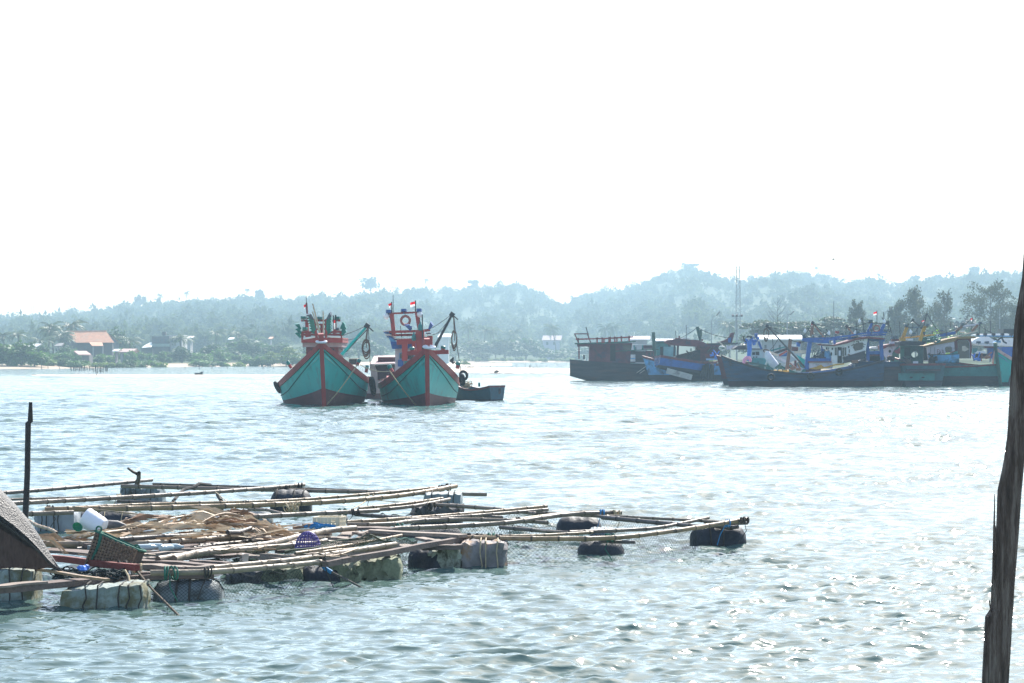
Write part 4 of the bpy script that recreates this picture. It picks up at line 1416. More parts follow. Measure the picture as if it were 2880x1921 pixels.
for k in range(10):
    c = at(xc(rr.uniform(690, 990)), yc(rr.uniform(390, 560)), d + 0.9)
    mb.lathe([(0.05, -0.12), (rr.uniform(0.10, 0.2), -0.03), (0.12, 0.08), (0.03, 0.13)], Matrix.Translation(c) @ Matrix.Rotation(rr.uniform(-1, 1), 4, 'Y'), 6)
single(mb, 'tarp_bundle', m_tarpblue, 'crumpled blue tarpaulin tied around a post on the worn blue boat', 'tarpaulin', None, True)
mb = MB()
mb.tube([at(xc(640), yc(960), d + 0.2), at(xc(652), yc(880), d + 0.2), at(xc(700), yc(832), d + 0.2), at(xc(760), yc(830), d + 0.2), at(xc(790), yc(870), d + 0.2), at(xc(785), yc(925), d + 0.2)], [0.10, 0.13, 0.14, 0.13, 0.11, 0.08], 8)
single(mb, 'foam_roll', m_pink, 'pink foam roll slung round the post near the bow', 'foam roll', None, True)
for (x0, y0, x1, y1) in ((330, 900, 372, 1010), (525, 940, 560, 1070)):
    rboxp(r4, 'bow_bitt', m_oldhull, xc(x0), yc(y0), xc(x1), yc(y1), d - 0.3, 0.16)
mb = MB(); mb.tube([at(xc(300), yc(895), d - 0.2), at(xc(400), yc(905), d - 0.2), at(xc(470), yc(1000), d - 0.2), at(xc(530), yc(1040), d - 0.2)], 0.05, 6); mb.build('anchor', m_steel, r4)
pbeam(r4, 'deck_beam', m_greenold, [(xc(730), yc(935)), (xc(930), yc(970)), (xc(1210), yc(1030))], d + 0.4, 0.14)
rboxp(r4, 'hatch', m_greenold, xc(740), yc(1000), xc(1100), yc(1080), d + 0.5, 1.5)
for k, (x0, x1) in enumerate(((1080, 1160), (1170, 1260), (1290, 1380), (1400, 1490), (1500, 1640))):
    mb = MB(); p0, p1 = at(xc(x0), yc(1150), d + 0.1), at(xc(x1), yc(1098), d + 0.1)
    c = (p0 + p1) / 2
    w = abs(p1.x - p0.x); hh = abs(p1.z - p0.z)
    mb.lathe([(hh * 0.2, -w / 2), (hh * 0.45, -w * 0.42), (hh * 0.5, 0), (hh * 0.45, w * 0.42), (hh * 0.2, w / 2)], Matrix.Translation(c) @ Matrix.Rotation(R(90), 4, 'Y'), 8)
    tag(mb.build('float_buoy', m_orange if k > 1 else m_yellow, None, True), ('yellow ochre net float nearest the bow on the worn blue boat', 'yellow ochre net float beside the first orange one', 'orange net float beside the yellow ochre ones', 'middle orange net float on the worn blue boat', 'longest orange net float at the foot of the brown mast')[k], 'net float', 'net floats along the deck edge')
ptube(r4, 'fore_mast', m_brownwood, [(xc(1670), yc(418)), (xc(1630), yc(800)), (xc(1592), yc(1090))], d + 1.0, [0.13, 0.13, 0.14], 8)
derrick(r4, m_steel, (xc(1990), yc(1045)), (xc(1155), yc(130)), d - 0.1, 0.07, [((xc(1160), yc(145)), (xc(1380), yc(198)), 0.0), ((xc(1160), yc(150)), (xc(1640), yc(640)), 0.05)], 'derrick_boom')
ropecoil(xc(1135), yc(300), d - 0.1, 0.18, 0.36, 'dark rope bundle hanging from the derrick of the worn blue boat', 0.10, (xc(1150), yc(140)))
pbeam(r4, 'gantry_post', m_blue, [(xd(280), yd(600)), (xd(240), yd(900)), (xd(205), yd(1185))], d + 0.5, 0.36, 0.3)
pbeam(r4, 'gantry_post', m_blue, [(xd(545), yd(680)), (xd(560), yd(960))], d + 1.6, 0.22)
pbeam(r4, 'gantry_beam', m_blue, [(xd(120), yd(555)), (xd(200), yd(575)), (xd(680), yd(610))], d + 0.4, 0.26, 0.24)
pbeam(r4, 'gantry_rail', m_blue, [(xd(120), yd(548)), (xd(700), yd(530)), (xd(1100), yd(480)), (xd(1400), yd(430)), (xd(1900), yd(400))], d + 0.5, 0.13)
pbeam(r4, 'gantry_rail', m_blue, [(xd(560), yd(560)), (xd(1100), yd(545)), (xd(1480), yd(470)), (xd(1880), yd(455))], d + 1.6, 0.13)
pbeam(r4, 'gantry_post', m_blue, [(xd(798), yd(560)), (xd(800), yd(660))], d + 1.0, 0.18)
pbeam(r4, 'gantry_post', m_blue, [(xd(1110), yd(470)), (xd(1115), yd(560))], d + 1.0, 0.2)
rboxp(r4, 'engine_bulwark', m_blue, xd(240), yd(955), xd(730), yd(1015), d + 0.2, 0.2)
rboxp(r4, 'engine_coaming', m_maroon, xd(245), yd(1016), xd(740), yd(1048), d + 0.1, 0.3)
rboxp(r4, 'side_panel', m_lilac, xd(270), yd(1052), xd(760), yd(1170), d + 0.25, 0.15)
rboxp(r4, 'winch_box', m_ltblue, xd(600), yd(800), xd(735), yd(960), d + 0.8, 0.8)
mb = MB()
for k in range(9):
    mb.beam(at(xd(320 + k * 26), yd(940), d + 1 + 0.1 * (k % 3)), at(xd(350 + k * 24 + (k % 3) * 30), yd(780 + (k % 4) * 22), d + 1), 0.05, 0.05)
tag(mb.build('deck_clutter', m_lampgrey, r4), kind='stuff')
wall = prismp(r4, 'cabin_wall', m_white, [(xd(575), yd(690)), (xd(800), yd(690)), (xd(1060), yd(640)), (xd(1250), yd(570)), (xd(1500), yd(535)), (xd(1455), yd(800)), (xd(1100), yd(900)), (xd(960), yd(1060)), (xd(755), yd(1065)), (xd(735), yd(870)), (xd(680), yd(760)), (xd(590), yd(760))], d + 0.5, 2.2)
prismp(r4, 'cabin_roof', m_maroon, [(xd(515), yd(650)), (xd(780), yd(672)), (xd(1080), yd(590)), (xd(1300), yd(520)), (xd(1500), yd(495)), (xd(1860), yd(530)), (xd(1850), yd(560)), (xd(1500), yd(535)), (xd(1250), yd(572)), (xd(1060), yd(640)), (xd(800), yd(695)), (xd(560), yd(680))], d + 0.2, 2.9)
prismp(r4, 'roof_edge', m_white, [(xd(515), yd(640)), (xd(780), yd(660)), (xd(790), yd(668)), (xd(530), yd(655))], d + 0.1, 3.0)
prismp(r4, 'roof_edge', m_white, [(xd(1180), yd(470)), (xd(1420), yd(498)), (xd(1400), yd(506)), (xd(1180), yd(485))], d + 0.6, 2.0)
for (x0, y0, x1, y1, nm, m) in ((865, 720, 955, 1050, 'door', m_dark), (968, 730, 1000, 905, 'window', m_glass), (1018, 722, 1046, 895, 'window', m_glass), (808, 730, 845, 890, 'window', m_glass)):
    rboxp(wall, nm, m, xd(x0), yd(y0), xd(x1), yd(y1), d + 0.44, 0.05)
mb = MB(); mb.rbox(xd(885), yd(790), xd(930), yd(900), d + 0.40, 0.03); mb.build('door_pane', m_clothwhite, wall)
prismp(wall, 'window', m_glass, [(xd(1205), yd(670)), (xd(1260), yd(632)), (xd(1390), yd(620)), (xd(1412), yd(650)), (xd(1385), yd(765)), (xd(1230), yd(797)), (xd(1190), yd(730))], d + 0.44, 0.05)
for (x, y, rx, ry) in ((755, 755, 16, 26), (1098, 718, 15, 24), (675, 742, 14, 10), (635, 745, 10, 30), (1212, 605, 10, 9), (1268, 598, 10, 10), (1350, 578, 9, 9), (1405, 570, 9, 9), (1415, 712, 12, 14), (1440, 665, 10, 12), (735, 860, 14, 40), (1110, 800, 10, 46)):
    mb = MB(); n = 10
    mb.prism([(xd(x + rx * math.cos(2 * PI * k / n)), yd(y + ry * math.sin(2 * PI * k / n))) for k in range(n)], d + 0.45, 0.04); mb.build('porthole', m_dark, wall)
for (a, b_) in (((1150, 690), (1225, 655)), ((1290, 590), (1320, 640))):
    pbeam(wall, 'painted_trim', m_dark, [(xd(a[0]), yd(a[1])), (xd(b_[0]), yd(b_[1]))], d + 0.46, 0.05)
prismp(r4, 'lower_house', m_oldhull, [(xd(985), yd(930)), (xd(1180), yd(870)), (xd(1440), yd(790)), (xd(1450), yd(960)), (xd(1000), yd(1060))], d + 0.35, 1.2)
prismp(r4, 'yellow_trim', m_yellow, [(xd(275), yd(1165)), (xd(420), yd(1130)), (xd(520), yd(1085)), (xd(580), yd(1140)), (xd(720), yd(1100)), (xd(860), yd(1065)), (xd(1000), yd(1058)), (xd(1010), yd(1085)), (xd(800), yd(1110)), (xd(650), yd(1160)), (xd(420), yd(1190))], d - 0.02, 0.14)
rboxp(r4, 'aft_wall', mat('pale_aft_wall', (0.40, 0.42, 0.47), 0.7, 0.2, 2), xd(1325), yd(830), xd(1440), yd(950), d + 0.7, 0.6)
for (p, q, w) in (((1490, 550), (1500, 1005), 0.24), ((1770, 560), (1800, 1005), 0.26)):
    pbeam(r4, 'aft_post', m_blue, [(xd(p[0]), yd(p[1])), (xd(q[0]), yd(q[1]))], d + 1.2, w)
pbeam(r4, 'aft_beam', m_blue, [(xd(1480), yd(840)), (xd(1820), yd(832))], d + 1.3, 0.24)
pbeam(r4, 'aft_beam', m_blue, [(xd(1480), yd(555)), (xd(1850), yd(568))], d + 1.25, 0.26)
rboxp(r4, 'aft_board', m_maroon, xd(1510), yd(862), xd(1760), yd(905), d + 1.5, 0.15)
rboxp(r4, 'aft_room', m_dark, xd(1520), yd(906), xd(1780), yd(1010), d + 2.0, 0.3)
for (x0, y0, x1, y1) in ((122, 465, 195, 530), (310, 485, 372, 528), (458, 470, 530, 528), (600, 460, 650, 505), (925, 425, 990, 470), (1090, 395, 1145, 445), (1250, 380, 1322, 435), (1385, 355, 1460, 410), (1530, 335, 1605, 385), (1832, 350, 1920, 405), (790, 445, 840, 485)):
    lampbox(r4, xd(x0), yd(y0), xd(x1), yd(y1), d + 0.6, m_lampgrey)
lampbox(r4, xd(812), yd(385), xd(898), yd(430), d + 0.8, m_red)
for (x, y) in ((184, 385), (680, 430), (1325, 178), (1845, 185), (1238, 420)):
    bulb(r4, xd(x), yd(y), d + 0.6, 0.12)
for (p, q) in (((184, 360), (240, 322)), ((680, 410), (620, 345)), ((1330, 160), (1378, 105)), ((1840, 175), (1795, 95)), ((240, 322), (290, 400)), ((1378, 105), (1420, 380)), ((1240, 410), (1195, 370)), ((1925, 100), (1928, 380)), ((1960, 400), (1980, 310))):
    ptube(r4, 'lamp_bracket', m_steel, [(xd(p[0]), yd(p[1])), (xd(q[0]), yd(q[1]))], d + 0.7, 0.035, 4)
pbeam(r4, 'upper_bar', m_steel, [(xd(1490), yd(206)), (xd(1940), yd(226))], d + 1.0, 0.08)
pbeam(r4, 'upper_strut', m_blue, [(xd(1590), yd(215)), (xd(1485), yd(440))], d + 1.0, 0.2)
pbeam(r4, 'upper_strut', m_blue, [(xd(1845), yd(230)), (xd(1735), yd(470))], d + 1.0, 0.24)
lampbox(r4, xd(1510), yd(145), xd(1600), yd(195), d + 1.0, m_lampgrey)
lampbox(r4, xd(1868), yd(175), xd(1945), yd(230), d + 1.0, m_lampgrey)
mb = MB(); mb.torus(at(xd(1680), yd(330), d + 0.9), 0.24, 0.055, (0.5, 1, 0.1), 22, 8); single(mb, 'life_ring', m_buoyred, 'red brown life ring hanging in the blue upper gantry of the moored cluster', 'life ring', None, True)
flag(r4, xd(1690), yd(-25), yd(38), d + 1.0, 0.26, -1, (xd(1692), yd(210)), 0.6)
for (h_, f_) in (((340, 205), (575, 520)), ((1052, 285), (1195, 445))):
    derrick(r4, m_brownwood, (xd(f_[0]), yd(f_[1])), (xd(h_[0]), yd(h_[1])), d + 1.8, 0.065, [((xd(h_[0]), yd(h_[1])), (xd(h_[0] - 30), yd(h_[1] + 260)), 0.0), ((xd(h_[0] + 20), yd(h_[1])), (xd(h_[0] + 310), yd(h_[1] + 80)), 0.05)], 'brown_boom')
ptube(r4, 'brown_strut', m_brownwood, [(xd(330), yd(240)), (xd(298), yd(480))], d + 1.8, 0.08, 6)
ptube(r4, 'brown_strut', m_brownwood, [(xd(345), yd(240)), (xd(345), yd(460))], d + 1.8, 0.06, 6)
flag(r4, xd(345), yd(225), yd(270), d + 1.7, 0.14, -1, None, 0.5, True)
for x, y in ((xd(300), yd(1330)), (xd(895), yd(1240)), (xc(1240), yc(1260))):
    tyre(at(x, y, 176.6 + (x - 2200) * 0.007), (0.05, 1, 0), 0.22, {2168: 'dark tyre fender on the worn blue hull nearest its bow', 2280: 'dark tyre fender on the worn blue hull below the tall blue gantry post', 2359: 'dark tyre fender on the worn blue hull below the white cabin door'}[int(x)], 'tyre fenders on the worn blue hull')

D = 188.0
r5 = thing('fishing_boat', 'boat with ringed bow and small white wheelhouse behind the worn blue bow', 'fishing boat', (at(2090, 1000, D).x, D + 2, 0), GRP)
h5 = Hull(9.0, 2.8, 1.6, 1.35, 2.35, 0.5, rake=0.7, heading=(-0.9, -0.42), mid=(at(2023, 1000, D).x + 3.9, D + 2.5, 0), bow0=0.5)
make_hull(h5, r5, m_maroonbot, m_oldhull, m_maroon, lambda s: 0.5, band=0.16, m_dk=m_white, cap=0.2, m_in=m_blue)
mb = MB(); mb.torus(at(xc(165), yc(625), D - 0.9), 0.24, 0.05, (0.2, 0.6, 0.8), 18, 7); mb.build('stem_ring', m_white, r5, True)
mb = MB(); mb.beam(at(xc(85), yc(475), D), at(xc(185), yc(555), D), 0.12, 0.10); mb.build('stem_head', m_deck, r5)
D = 191.0
wh = rboxp(r5, 'wheelhouse', mat('pale_teal_wall', (0.36, 0.46, 0.50), 0.6, 0.15, 2), xc(770), yc(630), xc(1060), yc(840), D, 2.0)
for (x0, y0, x1, y1) in ((830, 710, 890, 770), (905, 700, 985, 775), (845, 808, 875, 830), (905, 805, 940, 828)):
    rboxp(wh, 'window', m_dark, xc(x0), yc(y0), xc(x1), yc(y1), D - 0.04, 0.03)
prismp(r5, 'wheelhouse_roof', m_oldhull, [(xc(425), yc(630)), (xc(520), yc(570)), (xc(700), yc(555)), (xc(690), yc(625)), (xc(1060), yc(630)), (xc(1060), yc(650)), (xc(430), yc(655))], D - 0.3, 2.4)
rboxp(r5, 'lower_house', m_tealold, xc(800), yc(840), xc(1130), yc(1010), D - 0.2, 1.5)
rboxp(r5, 'pale_panel', m_lilac, xc(270), yc(560), xc(460), yc(650), D + 3, 0.5)

D = 184.0
r6 = thing('fishing_boat', 'white stemmed boat seen bow on between the blue post and brown mast', 'fishing boat', (at(2175, 1000, D).x, D + 2, 0), GRP)
h6 = Hull(8.5, 2.6, 1.5, 1.2, 2.25, 0.5, rake=0.8, heading=(-0.35, -0.93), mid=(at(2168, 1000, D).x + 1.4, D + 4, 0), bow0=0.5)
make_hull(h6, r6, m_tealold, m_oldhull, m_white, lambda s: 0.4, band=0.2, m_dk=m_deck)
mb = MB()
mb.tube([at(xc(1150), yc(690), D - 0.6), at(xc(1180), yc(800), D - 0.6), at(xc(1290), yc(960), D - 0.6), at(xc(1400), yc(1065), D - 0.6)], [0.16, 0.30, 0.33, 0.22], 8)
single(mb, 'rolled_canvas', m_clothwhite, 'long roll of white canvas leaning on a bow in the moored cluster', 'canvas roll', None, True)
mb = MB(); mb.torus(at(xc(1135), yc(680), D - 0.5), 0.20, 0.06, (0.2, 0.5, 0.9), 16, 7); mb.build('stem_ring', m_brownrope, r6, True)
mb = MB(); mb.beam(at(xc(1200), yc(700), D + 0.3), at(xc(1400), yc(780), D + 0.3), 0.2, 0.16); mb.build('bow_rail', m_deck, r6)

D = 187.0
r7 = thing('fishing_boat', 'teal and white striped boat with red bow beams behind the brown mast', 'fishing boat', (at(2225, 1000, D).x, D + 2, 0), GRP)
h7 = Hull(9.0, 2.8, 1.4, 1.25, 2.3, 0.5, rake=0.8, heading=(0.6, -0.8), mid=(at(2200, 1000, D).x - 0.5, D + 4.5, 0), bow0=0.5)
make_hull(h7, r7, m_tealold, m_oldhull, m_white, lambda s: 0.4, band=0.2)
mb = MB(); mb.ext([at(xc(1350), yc(835), D - 1), at(xc(1400), yc(810), D - 1), at(xc(1970), yc(1070), D - 1), at(xc(1920), yc(1115), D - 1)], (0, 0.1, 0)); mb.build('white_strake', m_lilac, r7)
mb = MB(); mb.ext([at(xc(1800), yc(760), D - 1.2), at(xc(2020), yc(890), D - 1.2), at(xc(1985), yc(1060), D - 1.2)], (0, 0.1, 0)); mb.build('green_strake', m_green, r7)
mb = MB(); mb.ext([at(xc(1420), yc(760), D + 1), at(xc(1590), yc(670), D + 1), at(xc(1600), yc(700), D + 1), at(xc(1430), yc(805), D + 1)], (0, 0.3, 0)); mb.build('red_beam', m_red, r7)
mb = MB(); mb.ext([at(xc(1440), yc(805), D + 1.1), at(xc(1600), yc(710), D + 1.1), at(xc(1640), yc(770), D + 1.1), at(xc(1560), yc(800), D + 1.1)], (0, 0.3, 0)); mb.build('blue_board', m_blue, r7)
mb = MB(); mb.beam(at(xc(1680), yc(760), D - 1.3), at(xc(1810), yc(865), D - 1.3), 0.1, 0.12); mb.build('rail_cap', m_white, r7)
for (x0, y0, x1, y1, m) in ((1700, 590, 1830, 680, m_maroon), (1765, 660, 2020, 730, m_deck), (1800, 490, 1880, 580, m_blue), (1850, 465, 1895, 520, m_maroon), (1680, 530, 1790, 575, m_white)):
    mb = MB(); mb.beam(at(xc(x0), yc((y0 + y1) / 2), D + 0.5), at(xc(x1), yc((y0 + y1) / 2 + 10), D + 0.5), 0.5, abs(y1 - y0) * 0.1276 / FPX * D); mb.build('bow_board', m, r7)
rboxp(r7, 'red_post', m_maroon, xc(1760), yc(890), xc(1805), yc(1070), D - 1.4, 0.2)
pbeam(r7, 'green_rail', m_tealold, [(xc(1220), yc(680)), (xc(1560), yc(590))], D + 1.5, 0.12)
pbeam(r7, 'green_rail', m_oldhull, [(xc(1240), yc(760)), (xc(1640), yc(620))], D + 1.6, 0.2)

D = 180.0
r8 = thing('fishing_boat', 'dark stern facing boat between the worn blue boat and the green cabin', 'fishing boat', (at(2485, 1000, D).x, D + 2, 0), GRP)
h8 = Hull(10, 3.9, 1.86, 1.6, 2.3, 0.6, stern_w=0.97, rake=0.8, em=0.16, eb=0.7, heading=(0.06, 1), mid=(at(2487, 1000, D).x, D + 4.6, 0))
make_hull(h8, r8, m_oldhull, m_brownbot, m_bluehull, lambda s: 0.5, band=0.38)
D = 186.0
wl = prismp(r8, 'cabin_wall', m_lilac, [(xe(320), yd(760)), (xe(440), yd(710)), (xe(640), yd(690)), (xe(600), yd(760)), (xe(520), yd(860)), (xe(500), yd(940)), (xe(430), yd(1010)), (xe(320), yd(1030))], D, 1.6)
mb = MB(); mb.prism([(xe(468 + 26 * math.cos(2 * PI * k / 10)), yd(805 + 34 * math.sin(2 * PI * k / 10))) for k in range(10)], D - 0.04, 0.03); mb.build('porthole', m_dark, wl)
prismp(r8, 'cabin_roof', m_maroon, [(xe(300), yd(690)), (xe(480), yd(650)), (xe(680), yd(640)), (xe(680), yd(690)), (xe(430), yd(712)), (xe(310), yd(770))], D - 0.2, 2.2)
rboxp(r8, 'roof_board', m_lilac, xe(470), yd(602), xe(668), yd(648), D, 0.5)
prismp(r8, 'green_wing', m_greenold, [(xe(660), yd(690)), (xe(660), yd(1020)), (xe(470), yd(1010)), (xe(530), yd(940)), (xe(530), yd(850)), (xe(580), yd(770))], D - 0.35, 0.3)
prismp(r8, 'red_wing', m_maroon, [(xe(560), yd(800)), (xe(700), yd(720)), (xe(720), yd(860)), (xe(600), yd(850))], D - 0.45, 0.08)
prismp(r8, 'red_wing', m_red, [(xe(480), yd(1005)), (xe(560), yd(950)), (xe(670), yd(950)), (xe(640), yd(990)), (xe(560), yd(1018))], D - 0.45, 0.08)
for (x0, y0, x1, y1) in ((500, 490, 560, 545), (570, 485, 640, 540)):
    rboxp(r8, 'roof_box', m_lampgrey, xe(x0), yd(y0), xe(x1), yd(y1), D + 0.4, 0.5)
rboxp(r8, 'roof_box', m_maroon, xe(520), yd(545), xe(680), yd(605), D + 0.6, 0.7)
prismp(r8, 'awning', m_white, [(xe(30), yd(755)), (xe(90), yd(715)), (xe(220), yd(705)), (xe(225), yd(750))], D + 2, 2.0)
for (x, y0, y1) in ((680, 310, 500), (1040, 320, 480), (340, -20, 240)):
    ptube(r8, 'antenna', m_steel, [(xe(x), yd(y0)), (xe(x + 4), yd(y1))], D + 1, 0.03, 4)

D = 179.0
r10 = thing('fishing_boat', 'stern facing boat with dark green cabin and round see-through window', 'fishing boat', (at(2588, 1000, D).x, D + 2, 0), GRP)
h10 = Hull(10, 3.35, 1.72, 1.5, 2.2, 0.6, stern_w=0.96, rake=0.8, em=0.16, eb=0.7, heading=(-0.05, 1), mid=(at(2588, 1000, D).x, D + 4.9, 0))
make_hull(h10, r10, mat('grey_teal_hull', (0.035, 0.10, 0.12), 0.7, 0.35, 1.4, dirt=(0.04, 0.045, 0.055), dirt_amt=0.35), m_oldhull, m_maroon, lambda s: 0.45, band=0.16)
rboxp(r10, 'stern_platform', m_oldhull, xe(820), yd(1180), xe(1540), yd(1225), D - 0.75, 0.75)
tp = rboxp(r10, 'stern_panel', m_tealold, xe(650), yd(1270), xe(1410), yd(1420), D - 0.18, 0.10)
for x in (915, 1165):
    mb = MB(); mb.prism([(xe(x + 36 * math.cos(2 * PI * k / 10)), yd(1355 + 16 * math.sin(2 * PI * k / 10))) for k in range(10)], D - 0.22, 0.03); mb.build('exhaust_port', m_dark, tp)
prismp(r10, 'cabin_roof', m_oldhull, [(xe(680), yd(610)), (xe(720), yd(590)), (xe(1210), yd(600)), (xe(1225), yd(630)), (xe(1170), yd(680)), (xe(690), yd(690))], D - 0.3, 2.6)
m_gc = mat('dark_green_cabin', (0.025, 0.055, 0.055), 0.7, 0.35, 2, dirt=(0.05, 0.04, 0.06), dirt_amt=0.3)
for (x0, y0, x1, y1, m) in ((690, 690, 770, 1040, m_greenold), (770, 690, 915, 1040, m_gc), (1062, 690, 1170, 1060, m_gc), (915, 690, 1062, 795, m_gc), (915, 945, 1062, 1075, m_gc)):
    rboxp(r10, 'cabin_wall', m, xe(x0), yd(y0), xe(x1), yd(y1), D, 0.12)
mb = MB(); mb.torus(at(xe(988), yd(870), D - 0.02), 0.265, 0.035, (0, 1, 0), 20, 6, 1.0); mb.build('window_frame', m_gc, r10, True)
for (cx, cy) in ((925, 805), (1052, 805), (925, 935), (1052, 935)):
    rboxp(r10, 'window_corner', m_gc, xe(cx - 18), yd(cy - 16), xe(cx + 18), yd(cy + 16), D + 0.01, 0.1)
rboxp(r10, 'door', m_dark, xe(775), yd(730), xe(900), yd(900), D - 0.03, 0.02)
rboxp(r10, 'white_board', m_lilac, xe(955), yd(1015), xe(1065), yd(1062), D - 0.05, 0.04)
prismp(r10, 'side_wing', m_dark, [(xe(1185), yd(715)), (xe(1235), yd(730)), (xe(1270), yd(1000)), (xe(1180), yd(1000))], D + 0.5, 0.2)
prismp(r10, 'pale_strip', m_lilac, [(xe(1150), yd(740)), (xe(1185), yd(740)), (xe(1232), yd(840)), (xe(1180), yd(860)), (xe(1160), yd(980)), (xe(1140), yd(980))], D + 0.7, 0.1)
for pts, w in ((((825, 300), (770, 440), (725, 560)), 0.22), (((1205, 280), (1140, 460), (1100, 590)), 0.24)):
    pbeam(r10, 'yellow_strut', m_yellow, [(xe(x), yd(y)) for x, y in pts], D + 0.8, w)
pbeam(r10, 'yellow_rail', m_yellow, [(xe(700), yd(530)), (xe(930), yd(510)), (xe(1400), yd(460))], D + 1.2, 0.12)
rboxp(r10, 'yellow_box', m_yellow, xe(690), yd(520), xe(800), yd(590), D + 0.3, 0.6)
rboxp(r10, 'roof_sheet', m_white, xe(805), yd(540), xe(955), yd(580), D + 0.6, 1.2)
pbeam(r10, 'lamp_bar', m_lampgrey, [(xe(820), yd(310)), (xe(1170), yd(295))], D + 0.8, 0.08)
for (x0, y0, x1, y1) in ((772, 245, 852, 300), (1215, 232, 1290, 290), (915, 425, 1010, 465), (1160, 400, 1210, 460)):
    lampbox(r10, xe(x0), yd(y0), xe(x1), yd(y1), D + 0.8, m_lampgrey)
bulb(r10, xe(905), yd(405), D + 0.6, 0.13)
ptube(r10, 'cable', m_steel, [(xe(920), yd(370)), (xe(945), yd(325)), (xe(955), yd(200))], D + 0.7, 0.025, 4)
derrick(r10, m_steel, (xe(1140), yd(335)), (xe(950), yd(150)), D + 1.0, 0.06, [], 'derrick_boom')
ptube(r10, 'mast', m_steel, [(xe(1255), yd(-10)), (xe(1200), yd(190)), (xe(1165), yd(320))], D + 1.0, [0.03, 0.05, 0.06], 6)
flag(r10, xe(1190), yd(155), yd(190), D + 0.9, 0.2, -1, None, 0.6, True)
mb = MB()
rr = random.Random(12)
for k in range(60):
    c = at(xe(rr.uniform(1130, 1500)), yd(rr.uniform(490, 610)), D + 1.6 + rr.uniform(0, 0.8))
    mb.torus(c, rr.uniform(0.10, 0.24), 0.03, (rr.uniform(-1, 1), rr.uniform(-1, 1), 1.2), 10, 4)
single(mb, 'net_heap', m_tealold, 'heap of teal fishing net on the roof behind the green cabin', 'fishing net')

D = 181.5
r11 = thing('fishing_boat', 'teal hulled boat with red lettering on its white side and red framed wheelhouse window', 'fishing boat', (at(2690, 1000, D).x, D + 2, 0), GRP)
h11 = Hull(9.5, 3.2, 1.85, 1.5, 2.3, 0.6, stern_w=0.85, rake=0.8, em=0.2, eb=0.7, heading=(-1, 0.12), mid=(at(2688, 1000, D).x, D + 1.6, 0))
make_hull(h11, r11, m_tealold, m_oldhull, m_maroon, lambda s: 0.75, band=0.12)
d = D + 0.4
wl = prismp(r11, 'white_side', m_lilac, [(xe(1250), yd(715)), (xe(1500), yd(660)), (xe(1820), yd(605)), (xe(1830), yd(800)), (xe(1640), yd(840)), (xe(1600), yd(980)), (xe(1280), yd(1010)), (xe(1265), yd(850))], d, 1.8)
prismp(wl, 'window', m_glass, [(xe(1632), yd(730)), (xe(1660), yd(708)), (xe(1745), yd(702)), (xe(1772), yd(730)), (xe(1768), yd(805)), (xe(1740), yd(830)), (xe(1660), yd(832)), (xe(1632), yd(800))], d - 0.05, 0.04)
for x in (1325, 1410):
    pbeam(wl, 'board_seam', m_lampgrey, [(xe(x), yd(720)), (xe(x), yd(900))], d - 0.004, 0.025, 0.012)
def lettering(root, text, x0, y1, x1, y0, d, m, name='lettering'):
    cu = bpy.data.curves.new(name, 'FONT')
    cu.body = text
    cu.size = 1.0
    cu.extrude = 0.0
    tmp = bpy.data.objects.new(name, cu)
    C.objects.link(tmp)
    bpy.context.view_layer.update()
    me = bpy.data.meshes.new_from_object(tmp.evaluated_get(bpy.context.evaluated_depsgraph_get()))
    bpy.data.objects.remove(tmp)
    vs = [v.co.copy() for v in me.vertices]
    ax, bx = min(v.x for v in vs), max(v.x for v in vs)
    ay, by = min(v.y for v in vs), max(v.y for v in vs)
    p0, p1 = at(x0, y1, d), at(x1, y0, d)
    org = Vector(root['_o'])
    for v in me.vertices:
        u, w = (v.co.x - ax) / (bx - ax), (v.co.y - ay) / (by - ay)
        v.co = Vector((p0.x + (p1.x - p0.x) * u, d, p0.z + (p1.z - p0.z) * w + 0.02 * u)) - org
    me.materials.append(m)
    o = bpy.data.objects.new(name, me)
    o['_o'] = list(org)
    C.objects.link(o)
    o.parent = root
    return o
lettering(wl, 'EVA', xe(1462), yd(872), xe(1612), yd(768), d - 0.012, m_maroon)
m_yb = mat('yellow_brown_roof', (0.26, 0.15, 0.05), 0.7, 0.3, 2, dirt=(0.08, 0.06, 0.04), dirt_amt=0.3)
prismp(r11, 'roof', m_yb, [(xe(1165), yd(695)), (xe(1400), yd(640)), (xe(1700), yd(545)), (xe(1941), yd(500)), (xf(840), yd(490)), (xf(960), yd(510)), (xf(900), yd(540)), (xf(540), yd(545)), (xe(1820), yd(600)), (xe(1500), yd(660)), (xe(1170), yd(715))], d - 0.2, 2.6)
prismp(r11, 'side_wave', m_tealold, [(xe(1600), yd(880)), (xe(1700), yd(870)), (xe(1890), yd(800)), (xe(1920), yd(960)), (xe(1600), yd(1010))], d - 0.1, 0.3)
cab = prismp(r11, 'wheelhouse', m_maroon, [(xf(475), yd(545)), (xf(830), yd(530)), (xf(850), yd(720)), (xf(830), yd(960)), (xf(480), yd(960)), (xf(470), yd(800))], d + 0.3, 1.8)
prismp(cab, 'window_frame', mat('pale_frame', (0.30, 0.30, 0.36), 0.6, 0.15, 3), [(xf(548), yd(590)), (xf(575), yd(568)), (xf(760), yd(568)), (xf(800), yd(620)), (xf(812), yd(960)), (xf(552), yd(960))], d + 0.24, 0.05)
prismp(cab, 'window', m_glass, [(xf(556), yd(600)), (xf(580), yd(578)), (xf(752), yd(578)), (xf(790), yd(630)), (xf(800), yd(955)), (xf(560), yd(955))], d + 0.21, 0.025)
prismp(cab, 'painted_window_reflection', m_deck, [(xf(640), yd(700)), (xf(700), yd(690)), (xf(780), yd(765)), (xf(700), yd(810)), (xf(640), yd(790))], d + 0.18, 0.02)  # pale slab over the glass stands in for a reflection
